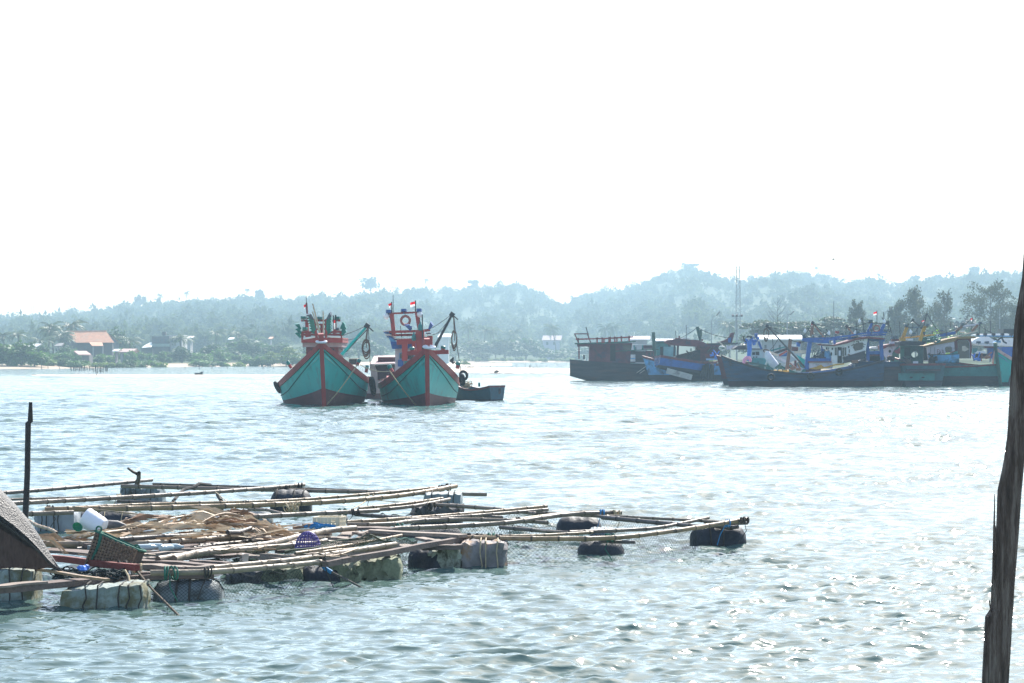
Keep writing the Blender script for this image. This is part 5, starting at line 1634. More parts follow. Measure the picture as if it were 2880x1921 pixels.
pbeam(r11, 'roof_board', m_deck, [(xf(540), yd(490)), (xf(965), yd(380))], d + 0.8, 0.16, 0.07)
pbeam(r11, 'roof_plank', m_blue, [(xf(100), yd(490)), (xf(300), yd(450)), (xf(500), yd(415))], d + 0.7, 0.3, 0.22)
pbeam(r11, 'lamp_bar', m_lilac, [(xf(650), yd(278)), (xf(985), yd(240))], d + 1.0, 0.12)
for p, q in (((640, 285), (500, 400)), ((970, 250), (850, 390))):
    pbeam(r11, 'lamp_strut', m_brownwood, [(xf(p[0]), yd(p[1])), (xf(q[0]), yd(q[1]))], d + 1.0, 0.18)
for (x0, y0, x1, y1) in ((610, 222, 678, 268), (985, 185, 1050, 240), (165, 360, 245, 400), (0, 385, 35, 420)):
    lampbox(r11, xf(x0), yd(y0), xf(x1), yd(y1), d + 1.0, m_lampgrey)
lampbox(r11, xf(600), yd(375), xf(695), yd(412), d + 1.0, m_white)
flag(r11, xf(866), yd(110), yd(165), d + 1.1, 0.18, -1, (xf(832), yd(370)), 0.5, True)
for (x, y0, y1) in ((405, 195, 300), (1010, 240, 430), (1125, 240, 430), (1235, 170, 430)):
    ptube(r11, 'antenna', m_steel, [(xf(x), yd(y0)), (xf(x), yd(y1))], d + 2.2, 0.03, 4)
dg = thing('dinghy', 'small faded blue dinghy leaning against the white lettered side', 'dinghy', (at(2655, 1010, D - 0.6).x, D - 0.6, at(2655, 1019, D).z))
hD = Hull(2.3, 0.9, 0.62, 0.55, 0.62, 0.05, stern_w=0.75, rake=0.2, em=0.3, eb=0.5, heading=(-1, 0.1), roll=R(8), mid=(at(2650, 1000, D).x, D - 0.5, at(2650, 1019, D).z))
make_hull(hD, dg, m_ltblue, m_ltblue, m_oldhull, lambda s: 0.05, band=0.05, deck_drop=0.3)

D = 189.0
r12 = thing('fishing_boat', 'boat with bright white awnings and a row of deck lamps beside the big timber post', 'fishing boat', (at(2790, 1000, D).x, D + 2, 0), GRP)
h12 = Hull(9.5, 3.2, 1.8, 1.55, 2.2, 0.6, heading=(-1, -0.1), mid=(at(2800, 1000, D).x, D + 1.8, 0))
make_hull(h12, r12, m_bluehull, m_oldhull, m_maroon, lambda s: 0.6, band=0.14)
prismp(r12, 'awning', m_white, [(xf(835), yd(610)), (xf(900), yd(560)), (xf(1000), yd(510)), (xf(1200), yd(500)), (xf(1320), yd(580)), (xf(1290), yd(640)), (xf(860), yd(645))], D + 1, 2.6)
prismp(r12, 'awning', m_white, [(xf(880), yd(655)), (xf(1000), yd(650)), (xf(1350), yd(655)), (xf(1350), yd(700)), (xf(1130), yd(692))], D, 2.4)
prismp(r12, 'awning', m_white, [(xf(1000), yd(450)), (xf(1100), yd(440)), (xf(1580), yd(430)), (xf(1750), yd(470)), (xf(1000), yd(480))], D + 4, 3.5)
prismp(r12, 'awning', m_white, [(xf(1500), yd(530)), (xf(1740), yd(530)), (xf(1740), yd(700)), (xf(1480), yd(690))], D + 2, 2.5)
pbeam(r12, 'lamp_rail', m_ltblue, [(xf(960), yd(483)), (xf(1740), yd(490))], D + 0.6, 0.09)
for x in (970, 1125, 1300, 1485, 1670):
    lampbox(r12, xf(x - 38), yd(428), xf(x + 38), yd(478), D + 0.6, m_steel)
for x in (985, 1160):
    lampbox(r12, xf(x - 45), yd(598), xf(x + 45), yd(640), D - 0.3, m_lampgrey)
for (x0, y0, x1, y1, m) in ((1120, 700, 1400, 735, m_maroon), (1180, 735, 1290, 960, m_blue), (1290, 735, 1400, 1000, m_bluehull), (1430, 740, 1480, 830, m_lampgrey), (870, 745, 960, 850, m_tealold), (880, 855, 1160, 960, m_dark)):
    rboxp(r12, 'house_panel', m, xf(x0), yd(y0), xf(x1), yd(y1), D + 0.2 + (x0 % 7) * 0.03, 0.5)
prismp(r12, 'foredeck_sheet', m_white, [(xf(900), yd(850)), (xf(990), yd(800)), (xf(1130), yd(805)), (xf(1145), yd(850))], D - 0.1, 1.0)
for (p, q) in (((1290, 530), (1380, 580)), ((1380, 580), (1460, 520)), ((1465, 500), (1510, 600)), ((1500, 600), (1580, 640))):
    pbeam(r12, 'roof_strut', m_steel, [(xf(p[0]), yd(p[1])), (xf(q[0]), yd(q[1]))], D + 0.4, 0.12)
rboxp(r12, 'stores_box', m_steel, xf(1510), yd(335), xf(1780), yd(440), D + 9, 2.5)
D = 181.0
r13 = thing('fishing_boat', 'green bow with curved pink edged gunwale, half hidden by the big timber post', 'fishing boat', (at(2850, 1000, D).x, D + 2, 0), GRP)
h13 = Hull(11, 3.6, 1.3, 1.15, 2.9, 0.6, rake=1.2, em=0.25, eb=0.8, heading=(-0.52, -0.85), mid=(at(2808, 1000, D - 1).x + 2.7, D + 3.8, 0), bow0=0.5)
make_hull(h13, r13, m_green, m_oldhull, mat('pink_white_band', (0.52, 0.33, 0.33), 0.6, 0.2, 3, dirt=(0.4, 0.1, 0.1), dirt_amt=0.3), lambda s: 0.3, band=0.24, m_stem=m_greenold, m_in=m_blue)
prismp(r13, 'bow_cover', m_ltblue, [(xf(1300), yd(625)), (xf(1370), yd(580)), (xf(1450), yd(580)), (xf(1460), yd(625))], D - 0.5, 0.6)
rboxp(r13, 'wheelhouse', m_blue, xf(1480), yd(715), xf(1990), yd(960), D + 4.5, 2)

rr = random.Random(5)
for root, dd, lines in ((r4, 178.6, (((2157, 915), (2223, 953), .1), ((2223, 955), (2275, 955), .2), ((2285, 906), (2256, 950), .1), ((2285, 906), (2335, 945), .15), ((2380, 918), (2440, 928), .1), ((2441, 907), (2380, 920), .1), ((2500, 912), (2520, 960), .1), ((2455, 908), (2450, 940), 0), ((2320, 955), (2323, 935), 0), ((2408, 905), (2411, 950), 0))),
                        (r10, 180, (((2566, 900), (2548, 918), .05), ((2566, 900), (2600, 918), .1), ((2607, 880), (2650, 940), .2), ((2607, 880), (2560, 950), .15), ((2530, 905), (2532, 955), 0))),
                        (r11, 182, (((2704, 917), (2640, 940), .1), ((2752, 912), (2800, 940), .1), ((2731, 895), (2705, 917), .1), ((2660, 915), (2662, 945), 0), ((2690, 912), (2693, 940), 0))),
                        (r3, 217, (((1961, 921), (1900, 957), .1), ((1961, 921), (2055, 950), .2), ((1900, 930), (1902, 958), 0), ((1930, 915), (1931, 960), 0))),
                        (r6, 184, (((2190, 950), (2165, 985), .1), ((2172, 945), (2176, 990), 0), ((2130, 930), (2132, 975), 0), ((2095, 940), (2096, 975), 0)))):
    for (p, q, dr) in lines:
        mb = MB(); mb.tube(sag(at(p[0], p[1], dd), at(q[0], q[1], dd), dr, 6), 0.024, 4); mb.build('rigging_line', m_steel, root)
for i, (x, y, dd, root) in enumerate(((2300, 1008, 179.2, r4), (2330, 1004, 179.4, r4), (2350, 1000, 179.0, r4), (2390, 1012, 178.8, r4), (2420, 1006, 179.3, r4), (2548, 1018, 178.6, r10), (2620, 1012, 180.6, r11), (2750, 1006, 182.2, r11), (2770, 1010, 182.5, r11), (2470, 1008, 181.0, r8), (2500, 1010, 181.2, r8), (1950, 1004, 217.5, r3), (2010, 1000, 217.0, r3), (2240, 1035, 179.2, r4), (2190, 1036, 179.3, r4))):
    c = at(x, y, dd)
    mb = MB()
    for k in range(5):
        p = c + Vector((rr.uniform(-0.35, 0.35), rr.uniform(-0.2, 0.3), rr.uniform(-0.15, 0.2)))
        if k % 2:
            mb.box(p, (rr.uniform(0.2, 0.5), 0.3, rr.uniform(0.12, 0.35)), Matrix.Rotation(rr.uniform(-0.3, 0.3), 3, 'Y'))
        else:
            mb.tube([p, p + Vector((rr.uniform(-0.5, 0.5), 0, rr.uniform(0.1, 0.5)))], 0.06, 5)
    tag(mb.build('deck_clutter', (m_oldhull, m_netdark, m_tarpblue, m_brownwood, m_greenold)[i % 5], root), kind='stuff')
def bamboo_mat(name, col, node=(0.10, 0.075, 0.055)):
    a = mat(name, col, 0.5, 0.32, 5.0, bump=0.25, bscale=25, dirt=(0.12, 0.095, 0.075), dirt_amt=0.25, dscale=3.0, spec=0.4)
    b = mat(name + '_node', node, 0.7, 0.3, 10)
    return [a, b]
bm_tan = bamboo_mat('tan_bamboo', (0.29, 0.195, 0.11))
bm_grey = bamboo_mat('grey_bamboo', (0.195, 0.152, 0.115))
bm_dark = bamboo_mat('dark_bamboo', (0.095, 0.08, 0.072), (0.05, 0.04, 0.035))
bm_log = bamboo_mat('weathered_bamboo', (0.28, 0.22, 0.155), (0.16, 0.12, 0.09))
m_plank = mat('grey_plank', (0.155, 0.115, 0.10), 0.8, 0.35, 3.0, bump=0.5, bscale=18, dirt=(0.07, 0.055, 0.05), dirt_amt=0.35, stretch=(0.35, 2, 2))
m_plank2 = mat('pale_plank', (0.25, 0.20, 0.165), 0.8, 0.35, 3.0, bump=0.5, bscale=18, dirt=(0.10, 0.08, 0.07), dirt_amt=0.3, stretch=(0.35, 2, 2))
m_redplank = mat('red_plank', (0.17, 0.035, 0.030), 0.65, 0.3, 3.0, bump=0.3, bscale=14, dirt=(0.06, 0.035, 0.03), dirt_amt=0.35)
m_foam = mat('dirty_foam', (0.27, 0.32, 0.30), 0.8, 0.25, 3.5, bump=0.6, bscale=16, dirt=(0.15, 0.14, 0.08), dirt_amt=0.62, dscale=4.0)
m_foamold = mat('mossy_foam', (0.25, 0.27, 0.18), 0.85, 0.45, 4.0, bump=0.9, bscale=12, dirt=(0.05, 0.05, 0.035), dirt_amt=0.5, dscale=4.0)
m_sack = mat('wrapped_sack', (0.24, 0.22, 0.22), 0.8, 0.35, 3.0, bump=0.8, bscale=9, dirt=(0.24, 0.12, 0.03), dirt_amt=0.3, dscale=3.0)
m_drumdark = mat('dark_drum', (0.022, 0.026, 0.036), 0.65, 0.5, 4.0, bump=0.5, bscale=12, dirt=(0.05, 0.05, 0.05), dirt_amt=0.3, dscale=5)
m_drumgrey = mat('grey_drum', (0.20, 0.235, 0.25), 0.7, 0.3, 3.0, bump=0.4, bscale=14, dirt=(0.07, 0.07, 0.06), dirt_amt=0.35, dscale=4)
m_wrapgrey = mat('grey_wrapping', (0.10, 0.10, 0.105), 0.85, 0.4, 5.0, bump=1.0, bscale=7, dirt=(0.03, 0.03, 0.03), dirt_amt=0.35)
m_netline = mat('net_twine', (0.022, 0.032, 0.034), 0.9, 0.3, 10)
m_netgreen = mat('green_net_twine', (0.085, 0.105, 0.075), 0.9, 0.3, 10)
m_dkrope = mat('dark_rope', (0.05, 0.045, 0.04), 0.9, 0.4, 20)
m_grnrope = mat('green_rope', (0.03, 0.14, 0.10), 0.8, 0.3, 15)
m_blurope = mat('blue_rope', (0.03, 0.20, 0.42), 0.7, 0.25, 15)

def onr(x, y, z=0.0):
    return on(x, y, z * 0.67 if z > 0 else z)
_c = on(760, 1560, 0.3)
raft = thing('bamboo_raft', 'bamboo fish cage raft lashed on drums and foam floats across the foreground water', 'raft', (_c.x, _c.y, 0.0))

_pk = [0]
def pole(pts, z, wpx, mats, zs=None, d_end=None, parent=None, name='bamboo_pole', node=0.34, hollow=False, dz=None):
    """bamboo pole through photo pixels at height z (list or number); wpx = diameter in photo pixels"""
    _pk[0] += 1
    rr = random.Random(_pk[0])
    n = len(pts)
    zz = z if isinstance(z, (list, tuple)) else [z] * n
    P = [onr(x, y, q) for (x, y), q in zip(pts, zz)]
    if dz is not None:
        P = [at(pts[i][0], pts[i][1], dz[i]) for i in range(n)]
    # smooth curve through the points
    if n > 2:
        Q = []
        for i in range(n - 1):
            p0, p1, p2, p3 = P[max(i - 1, 0)], P[i], P[i + 1], P[min(i + 2, n - 1)]
            for k in range(5):
                t = k / 5
                Q.append(0.5 * ((2 * p1) + (p2 - p0) * t + (2 * p0 - 5 * p1 + 4 * p2 - p3) * t * t + (3 * p1 - p0 - 3 * p2 + p3) * t ** 3))
        Q.append(P[-1])
    else:
        Q = [P[0].lerp(P[1], k / 6) + Vector((0, 0, 0.012 * math.sin(k + _pk[0]))) for k in range(7)]
    seg = [0.0]
    for a, b in zip(Q[:-1], Q[1:]):
        seg.append(seg[-1] + (b - a).length)
    L = seg[-1]
    dm = sum(p.y for p in P) / n
    r0 = wpx / FPX * dm / 2
    ts = [(0.0, 0)]
    t = rr.uniform(0.1, node)
    while t < L - 0.05:
        for o, f in ((-0.028, 0), (-0.012, 1), (0.012, 1), (0.028, 0)):
            if 0 < t + o < L:
                ts.append((t + o, f))
        t += node * rr.uniform(0.8, 1.25)
    ts.append((L, 0))
    pts3, rad, nd = [], [], []
    for (t, f) in ts:
        j = 0
        while j < len(seg) - 2 and seg[j + 1] < t:
            j += 1
        u = (t - seg[j]) / max(1e-6, seg[j + 1] - seg[j])
        pts3.append(Q[j].lerp(Q[j + 1], u))
        rad.append(r0 * (1.0 + 0.12 * (0.5 - t / L)) * (1.16 if f else 1.0))
        nd.append(f)
    mb = MB()
    mb.tube(pts3, rad, 9)
    for i in range(len(pts3) - 1):
        if nd[i] and nd[i + 1]:
            for k in range(9):
                mb.mi[i * 9 + k] = 1
    mb.mi[-1] = 1
    mb.mi[-2] = 1
    o = mb.build(name, mats, parent or raft, True)
    return o, pts3, r0

def lash(px, py, z, r, m=None, n=4, parent=None, axis=(1, 0.3, 0)):
    p = onr(px, py, z)
    r *= 0.68
    mb = MB()
    rr = random.Random(int(px * 7 + py))
    for k in range(n):
        a = Vector(axis) + Vector((rr.uniform(-0.3, 0.3), rr.uniform(-0.3, 0.3), rr.uniform(-0.2, 0.2)))
        mb.torus(p + Vector((rr.uniform(-0.05, 0.05), rr.uniform(-0.03, 0.03), 0)), r, 0.009, a, 12, 4)
    mb.tube([p + Vector((0, -r, 0)), p + Vector((rr.uniform(-0.1, 0.1), -r - 0.03, -0.12)), p + Vector((rr.uniform(-0.12, 0.12), -r - 0.02, -0.25))], 0.006, 4)
    return tag(mb.build('lashing', m or m_dkrope, parent or raft, True), kind='stuff')

def foam_box(x0, y0, x1, y1, yw, depth, m, name='foam_float', rough=0.03, seed=1, tilt=0.0, parent=None):
    """weathered foam block: photo rectangle, waterline row yw fixes its distance"""
    d = FPX * CAM_H / (yw - HOR)
    a, b = at(x0, y0, d), at(x1, y1, d)
    w, zt = abs(b.x - a.x), a.z
    rr = np.random.RandomState(seed)
    nx, ny, nz = 14, 6, 7
    mb = MB()
    pts = {}
    def P(i, j, k):
        key = (i, j, k)
        if key not in pts:
            u, v, q = i / nx * 2 - 1, j / ny * 2 - 1, k / nz * 2 - 1
            e = 16.0
            l = (abs(u) ** e + abs(v) ** e + abs(q) ** e) ** (1 / e)
            s = 1 / max(l, 1e-6) * max(abs(u), abs(v), abs(q))
            x = a.x + w / 2 + u * s * w / 2 + rr.uniform(-1, 1) * rough
            y = d + depth / 2 + v * s * depth / 2 + rr.uniform(-1, 1) * rough
            z = (zt - 0.22) / 2 + q * s * (zt + 0.22) / 2 + rr.uniform(-1, 1) * rough * 0.8 + tilt * u
            pts[key] = len(mb.v)
            mb.v.append((x, y, z))
        return pts[key]
    for i in range(nx):
        for j in range(ny):
            mb.face(P(i, j, 0), P(i, j + 1, 0), P(i + 1, j + 1, 0), P(i + 1, j, 0))
            mb.face(P(i, j, nz), P(i + 1, j, nz), P(i + 1, j + 1, nz), P(i, j + 1, nz))
        for k in range(nz):
            mb.face(P(i, 0, k), P(i + 1, 0, k), P(i + 1, 0, k + 1), P(i, 0, k + 1))
            mb.face(P(i, ny, k), P(i, ny, k + 1), P(i + 1, ny, k + 1), P(i + 1, ny, k))
    for j in range(ny):
        for k in range(nz):
            mb.face(P(0, j, k), P(0, j, k + 1), P(0, j + 1, k + 1), P(0, j + 1, k))
            mb.face(P(nx, j, k), P(nx, j + 1, k), P(nx, j + 1, k + 1), P(nx, j, k + 1))
    return mb.build(name, m, parent or raft, True), d

def drum(x0, y0, x1, y1, yw, m, name='drum_float', seed=1, yaw=0.0, ribs=True, parent=None, vert=False):
    d = FPX * CAM_H / (yw - HOR)
    a, b = at(x0, y0, d), at(x1, y1, d)
    w = abs(b.x - a.x)
    zt = a.z
    rr = random.Random(seed)
    r = max(0.24, (zt + 0.2) / 2)
    c = Vector(((a.x + b.x) / 2, d + r, zt - r))
    prof = []
    n = 16
    for i in range(n + 1):
        t = i / n * 2 - 1
        k = (1 - abs(t) ** 6) ** 0.3 if abs(t) < 1 else 0.35
        rib = 1 + (0.025 if ribs and i in (4, 5, 8, 11, 12) else 0)
        prof.append((max(0.35 * r, r * max(0.55, k) * rib * (1 + rr.uniform(-0.02, 0.02))), t * w / 2))
    mb = MB()
    mb.lathe(prof, Matrix.Translation(c) @ Matrix.Rotation(yaw, 4, 'Z') @ Matrix.Rotation(R(90), 4, 'Y'), 16)
    return mb.build(name, m, parent or raft, True), c, r, w

def band(c, r, x, m=None, parent=None, w=0.011, yaw=0.0):
    mb = MB()
    rr = random.Random(int(x * 1000) % 977)
    mb.torus(Vector(c) + Vector((x, 0, 0)), r + 0.008, w, (1, rr.uniform(-0.08, 0.08), 0), 18, 5)
    return mb.build('binding_rope', m or m_dkrope, parent or raft, True)

def wrap_ropes(fl, x0, y0, x1, y1, d, depth, xs, m):
    """ropes tied round a foam block, proud of its faces"""
    for x in xs:
        rr = random.Random(int(x))
        a = at(x, y0, d)
        t = a + Vector((0, -0.02, 0.015))
        p = [a + Vector((0, depth + 0.02, 0.02)), a + Vector((0, depth * 0.5, 0.025)), t, a + Vector((rr.uniform(-0.02, 0.02), -0.03, -0.10)), Vector((a.x + rr.uniform(-0.02, 0.02), d - 0.03, 0.02)), Vector((a.x, d - 0.02, -0.15))]
        mb = MB(); mb.tube(p, 0.0075, 5)
        mb.build('binding_rope', m, fl, True)

def net_panel(pts_top, z_top, pts_bot, z_bot, cell, th, m, name='cage_net', parent=None, wob=0.04, cols=None, rows=None, seed=0, kind='stuff', diag=True):
    """hanging netting made of thin strands between two edges"""
    T = [onr(x, y, z_top) if not isinstance(z_top, (list, tuple)) else onr(x, y, z_top[i]) for i, (x, y) in enumerate(pts_top)]
    B = [onr(x, y, z_bot) if not isinstance(z_bot, (list, tuple)) else onr(x, y, z_bot[i]) for i, (x, y) in enumerate(pts_bot)]
    zb = z_bot[0] if isinstance(z_bot, (list, tuple)) else z_bot
    B = [Vector((p.x, p.y + 0.05, zb - 0.03)) for p in T]
    return net_between(T, B, cell, th, m, name, parent, wob, seed, kind, diag)

def net_between(T, B, cell, th, m, name='cage_net', parent=None, wob=0.04, seed=0, kind='stuff', diag=True):
    def curve(P, u):
        L = len(P) - 1
        i = min(int(u * L), L - 1)
        return P[i].lerp(P[i + 1], u * L - i)
    LT = sum((b - a).length for a, b in zip(T[:-1], T[1:]))
    H = (curve(T, 0.5) - curve(B, 0.5)).length
    nc, nr = max(4, int(LT / cell)), max(2, int(H / cell))
    rr = np.random.RandomState(seed + 5)
    ph = rr.uniform(0, 6, 4)
    G = []
    for j in range(nr + 1):
        v = j / nr
        row = []
        for i in range(nc + 1):
            u = i / nc
            p = curve(T, u).lerp(curve(B, u), v)
            s = math.sin(PI * v)
            p = p + Vector((0.3, 1, 0)) * (wob * s * math.sin(u * 9 + ph[0] + v * 2)) + Vector((0, 0, wob * 0.6 * (1 - v) * math.sin(u * 17 + ph[1])))
            row.append(p)
        G.append(row)
    mb = MB()
    def strand(a, b):
        d = (b - a)
        o = d.cross(Vector((0, 1, 0)))
        if o.length < 1e-6:
            o = Vector((1, 0, 0))
        o = o.normalized() * th
        q = Vector((0, th, 0))
        mb.add([a + o, a - o + q, a - o - q, b + o, b - o + q, b - o - q], [(0, 1, 4, 3), (1, 2, 5, 4), (2, 0, 3, 5)])
    for j in range(nr):
        for i in range(nc):
            if diag:
                if (i + j) % 2 == 0:
                    strand(G[j][i], G[j + 1][i + 1])
                else:
                    strand(G[j][i + 1], G[j + 1][i])
            else:
                strand(G[j][i], G[j][i + 1])
                strand(G[j][i], G[j + 1][i])
    mb.tube([G[0][i] for i in range(nc + 1)], th * 2.0, 4)
    o = mb.build(name, m, parent or raft)
    return tag(o, kind=kind)

f1, d1 = foam_box(165, 1651, 404, 1706, 1709, 0.5, m_foam, seed=3, rough=0.018, tilt=0.03)
wrap_ropes(f1, 165, 1651, 404, 1706, d1, 0.5, (240, 276, 338, 361, 394), m_dkrope)
f0, d0 = foam_box(-90, 1603, 93, 1645, 1690, 0.5, m_foam, seed=4, rough=0.012)
wrap_ropes(f0, -90, 1603, 93, 1645, d0, 0.5, (-20, 27, 66), m_dkrope)
f2, c2, r2_, w2 = drum(424, 1636, 618, 1684, 1690, m_drumgrey, seed=2)
band(c2, r2_, -0.09, parent=f2); band(c2, r2_, 0.02, parent=f2)
def drum_net(c, r, w, cell, th, m, parent):
    mb = MB()
    n, k = int(w / cell), 44
    def P(i, j):
        t = i / n * 2 - 1
        q = r * 1.02 * max(0.6, (1 - abs(t) ** 8) ** 0.4 if abs(t) < 1 else 0.6) + 0.006
        a = 2 * PI * (j + 0.5 * (i % 2)) / k
        return Vector(c) + Vector((t * w / 2 * 1.02, math.cos(a) * q, math.sin(a) * q))
    for i in range(n):
        for j in range(k):
            a = P(i, j)
            for b in ((P(i + 1, j), P(i + 1, j - 1)) if i % 2 == 0 else (P(i + 1, j), P(i + 1, j + 1))):
                d = b - a
                o = d.cross(Vector((0, 1, 0))).normalized() * th
                q = Vector((0, th, th * 0.3))
                mb.add([a + o, a - o + q, a - o - q, b + o, b - o + q, b - o - q], [(0, 1, 4, 3), (1, 2, 5, 4), (2, 0, 3, 5)])
    tag(mb.build('net_wrap', m, parent), kind='stuff')
drum_net(c2, r2_, w2, 0.019, 0.0012, m_netline, f2)
foam_box(725, 1600, 850, 1634, 1640, 0.45, m_foamold, seed=6, rough=0.02)
f3, c3, r3_, w3 = drum(834, 1596, 960, 1636, 1640, m_drumdark, seed=5)
foam_box(905, 1588, 1012, 1634, 1637, 0.42, m_foamold, seed=9, rough=0.03)
foam_box(1000, 1574, 1124, 1627, 1629, 0.5, m_foamold, seed=7, rough=0.022, tilt=0.02)
f4, c4, r4_, w4 = drum(1146, 1540, 1250, 1594, 1597, m_drumdark, seed=6)
foam_box(1206, 1543, 1298, 1592, 1596, 0.45, mat('pale_mossy_foam', (0.36, 0.39, 0.32), 0.85, 0.35, 4.0, bump=0.8, bscale=12, dirt=(0.09, 0.09, 0.06), dirt_amt=0.4, dscale=4), seed=11, rough=0.03)
f5, d5 = foam_box(1296, 1527, 1424, 1592, 1595, 0.6, m_sack, name='wrapped_float', seed=12, rough=0.03)
wrap_ropes(f5, 1296, 1527, 1424, 1592, d5, 0.6, (1352, 1366, 1400), m_rope)
f6, c6, r6_, w6 = drum(1626, 1522, 1758, 1560, 1564, m_drumdark, seed=8)
foam_box(1664, 1491, 1728, 1530, 1552, 0.5, m_drumgrey, seed=14, rough=0.02)
f7, c7, r7_, w7 = drum(1946, 1479, 2102, 1532, 1536, m_drumdark, seed=9, ribs=False)
band(c7, r7_, 0.05, parent=f7); band(c7, r7_, -0.12, parent=f7)
f8, c8, r8_, w8 = drum(1566, 1456, 1693, 1494, 1500, m_drumdark, seed=10)
f9, d9 = foam_box(1192, 1388, 1298, 1440, 1462, 0.5, m_drumgrey, seed=15, rough=0.015)
wrap_ropes(f9, 1192, 1388, 1298, 1440, d9, 0.5, (1215, 1262, 1278), m_dkrope)
foam_box(1160, 1425, 1298, 1470, 1490, 0.5, m_wrapgrey, name='wrapped_float', seed=16, rough=0.05)
f10, c10, r10_, w10 = drum(757, 1380, 872, 1440, 1444, m_drumdark, seed=11)
for x in (-0.2, 0.05, 0.2): band(c10, r10_, x, parent=f10)
f11, d11 = foam_box(335, 1372, 452, 1412, 1414, 0.5, m_drumgrey, seed=18, rough=0.03)
wrap_ropes(f11, 335, 1372, 452, 1412, d11, 0.5, (352, 380, 425), m_dkrope)
f12, c12, r12_, w12 = drum(192, 1438, 385, 1476, 1482, m_drumdark, seed=12, ribs=False)
for x in (-0.25, 0.0, 0.25): band(c12, r12_, x, m_rope, f12, 0.007)
f13, d13 = foam_box(94, 1442, 211, 1492, 1497, 0.5, mat('pale_netted_foam', (0.28, 0.31, 0.34), 0.8, 0.2, 4, bump=0.4, bscale=12, dirt=(0.18, 0.19, 0.19), dirt_amt=0.3), seed=20, rough=0.02)
wrap_ropes(f13, 94, 1442, 211, 1492, d13, 0.5, (118, 132, 150, 166), m_dkrope)
f14, c14, r14_, w14 = drum(636, 1434, 762, 1472, 1478, m_drumgrey, seed=14)
f15, c15, r15_, w15 = drum(886, 1446, 978, 1466, 1475, m_drumdark, seed=15)
f16, c16, r16_, w16 = drum(1110, 1484, 1302, 1506, 1520, m_wrapgrey, seed=17, ribs=False)
foam_box(480, 1606, 560, 1630, 1660, 0.4, m_drumdark, seed=22, rough=0.03, name='drum_float')
foam_box(640, 1606, 730, 1630, 1646, 0.4, m_wrapgrey, seed=23, rough=0.03, name='wrapped_float')

TN, GY, DK, LG = bm_tan, bm_grey, bm_dark, bm_log
pole([(-60, 1391), (130, 1377), (427, 1350)], 0.50, 11, DK)
pole([(342, 1367), (600, 1374), (900, 1381), (1368, 1391)], 0.46, 11, GY)
pole([(430, 1361), (900, 1375), (1080, 1382)], 0.47, 6, DK)
pole([(-60, 1421), (400, 1396), (640, 1381), (855, 1364)], 0.54, 12, GY)
pole([(-40, 1407), (200, 1400), (420, 1397)], 0.48, 7, GY)
pole([(126, 1433), (500, 1427), (900, 1413), (1130, 1393), (1283, 1367)], [0.5, 0.5, 0.5, 0.54, 0.62], 14, TN)
pole([(210, 1428), (460, 1417), (760, 1410), (1000, 1393), (1240, 1370)], [0.5, 0.5, 0.5, 0.53, 0.6], 9, TN)
pole([(-40, 1448), (60, 1446), (206, 1441)], 0.45, 14, GY)
pole([(330, 1410), (600, 1420), (740, 1432)], 0.42, 8, DK)
pole([(678, 1455), (900, 1444), (1066, 1436)], 0.48, 13, GY)
pole([(700, 1430), (800, 1443)], 0.42, 9, GY)
pole([(1010, 1430), (1130, 1418), (1245, 1402)], [0.46, 0.5, 0.55], 9, TN)
pole([(1060, 1434), (1160, 1424), (1265, 1404)], [0.46, 0.5, 0.55], 10, GY)
pole([(1205, 1419), (1300, 1424), (1420, 1434), (1510, 1445)], 0.48, 11, GY)
pole([(1000, 1447), (1080, 1453), (1190, 1463)], 0.42, 11, DK)
pole([(976, 1469), (1150, 1458), (1350, 1442), (1538, 1424)], [0.42, 0.45, 0.5, 0.56], 11, TN)
pole([(1100, 1464), (1300, 1453), (1541, 1433)], [0.42, 0.46, 0.52], 10, GY)
pole([(1290, 1453), (1415, 1453)], 0.44, 11, DK)
pole([(978, 1475), (1080, 1476), (1160, 1466), (1274, 1461), (1440, 1464), (1540, 1470)], 0.42, 12, GY)
pole([(1110, 1487), (1350, 1476), (1453, 1467), (1606, 1446), (1748, 1442)], [0.42, 0.42, 0.45, 0.5, 0.5], 13, GY)
pole([(1440, 1462), (1606, 1441), (1690, 1439)], [0.42, 0.48, 0.5], 7, TN)
pole([(1480, 1441), (1600, 1447), (1730, 1455)], 0.45, 9, GY)
pole([(1694, 1455), (1830, 1468), (1982, 1483)], 0.44, 13, DK)
pole([(1717, 1451), (1900, 1461), (2102, 1472)], 0.46, 8, GY)
pole([(1602, 1497), (1760, 1491), (1860, 1483), (1993, 1456)], [0.40, 0.40, 0.42, 0.5], 10, GY)
pole([(1407, 1483), (1500, 1491), (1625, 1501)], 0.40, 11, DK)
pole([(1455, 1483), (1600, 1499)], 0.42, 6, GY)
pole([(1300, 1512), (1422, 1514), (1700, 1514), (1874, 1496), (2000, 1477), (2102, 1460)], [0.42, 0.42, 0.42, 0.46, 0.5, 0.55], 13, TN)
pole([(1300, 1505), (1480, 1507), (1668, 1497)], 0.42, 8, TN)
pole([(1330, 1518), (1426, 1529)], 0.36, 13, DK)
pole([(1340, 1523), (1405, 1530)], 0.33, 14, GY)
pole([(1690, 1524), (1786, 1526)], 0.34, 10, DK)
pole([(2010, 1481), (2076, 1484)], 0.34, 12, DK)
pole([(1980, 1470), (2102, 1474)], 0.40, 8, DK)
pole([(-30, 1528), (130, 1530), (349, 1530), (487, 1524), (647, 1511), (720, 1507)], 0.42, 17, LG)
pole([(335, 1518), (430, 1511), (570, 1505)], 0.50, 14, DK)
pole([(444, 1573), (560, 1556), (690, 1545), (830, 1534)], 0.46, 17, LG)
pole([(489, 1572), (590, 1548), (740, 1533), (840, 1510), (919, 1493), (1000, 1485)], [0.46, 0.47, 0.48, 0.5, 0.5, 0.5], 18, LG)
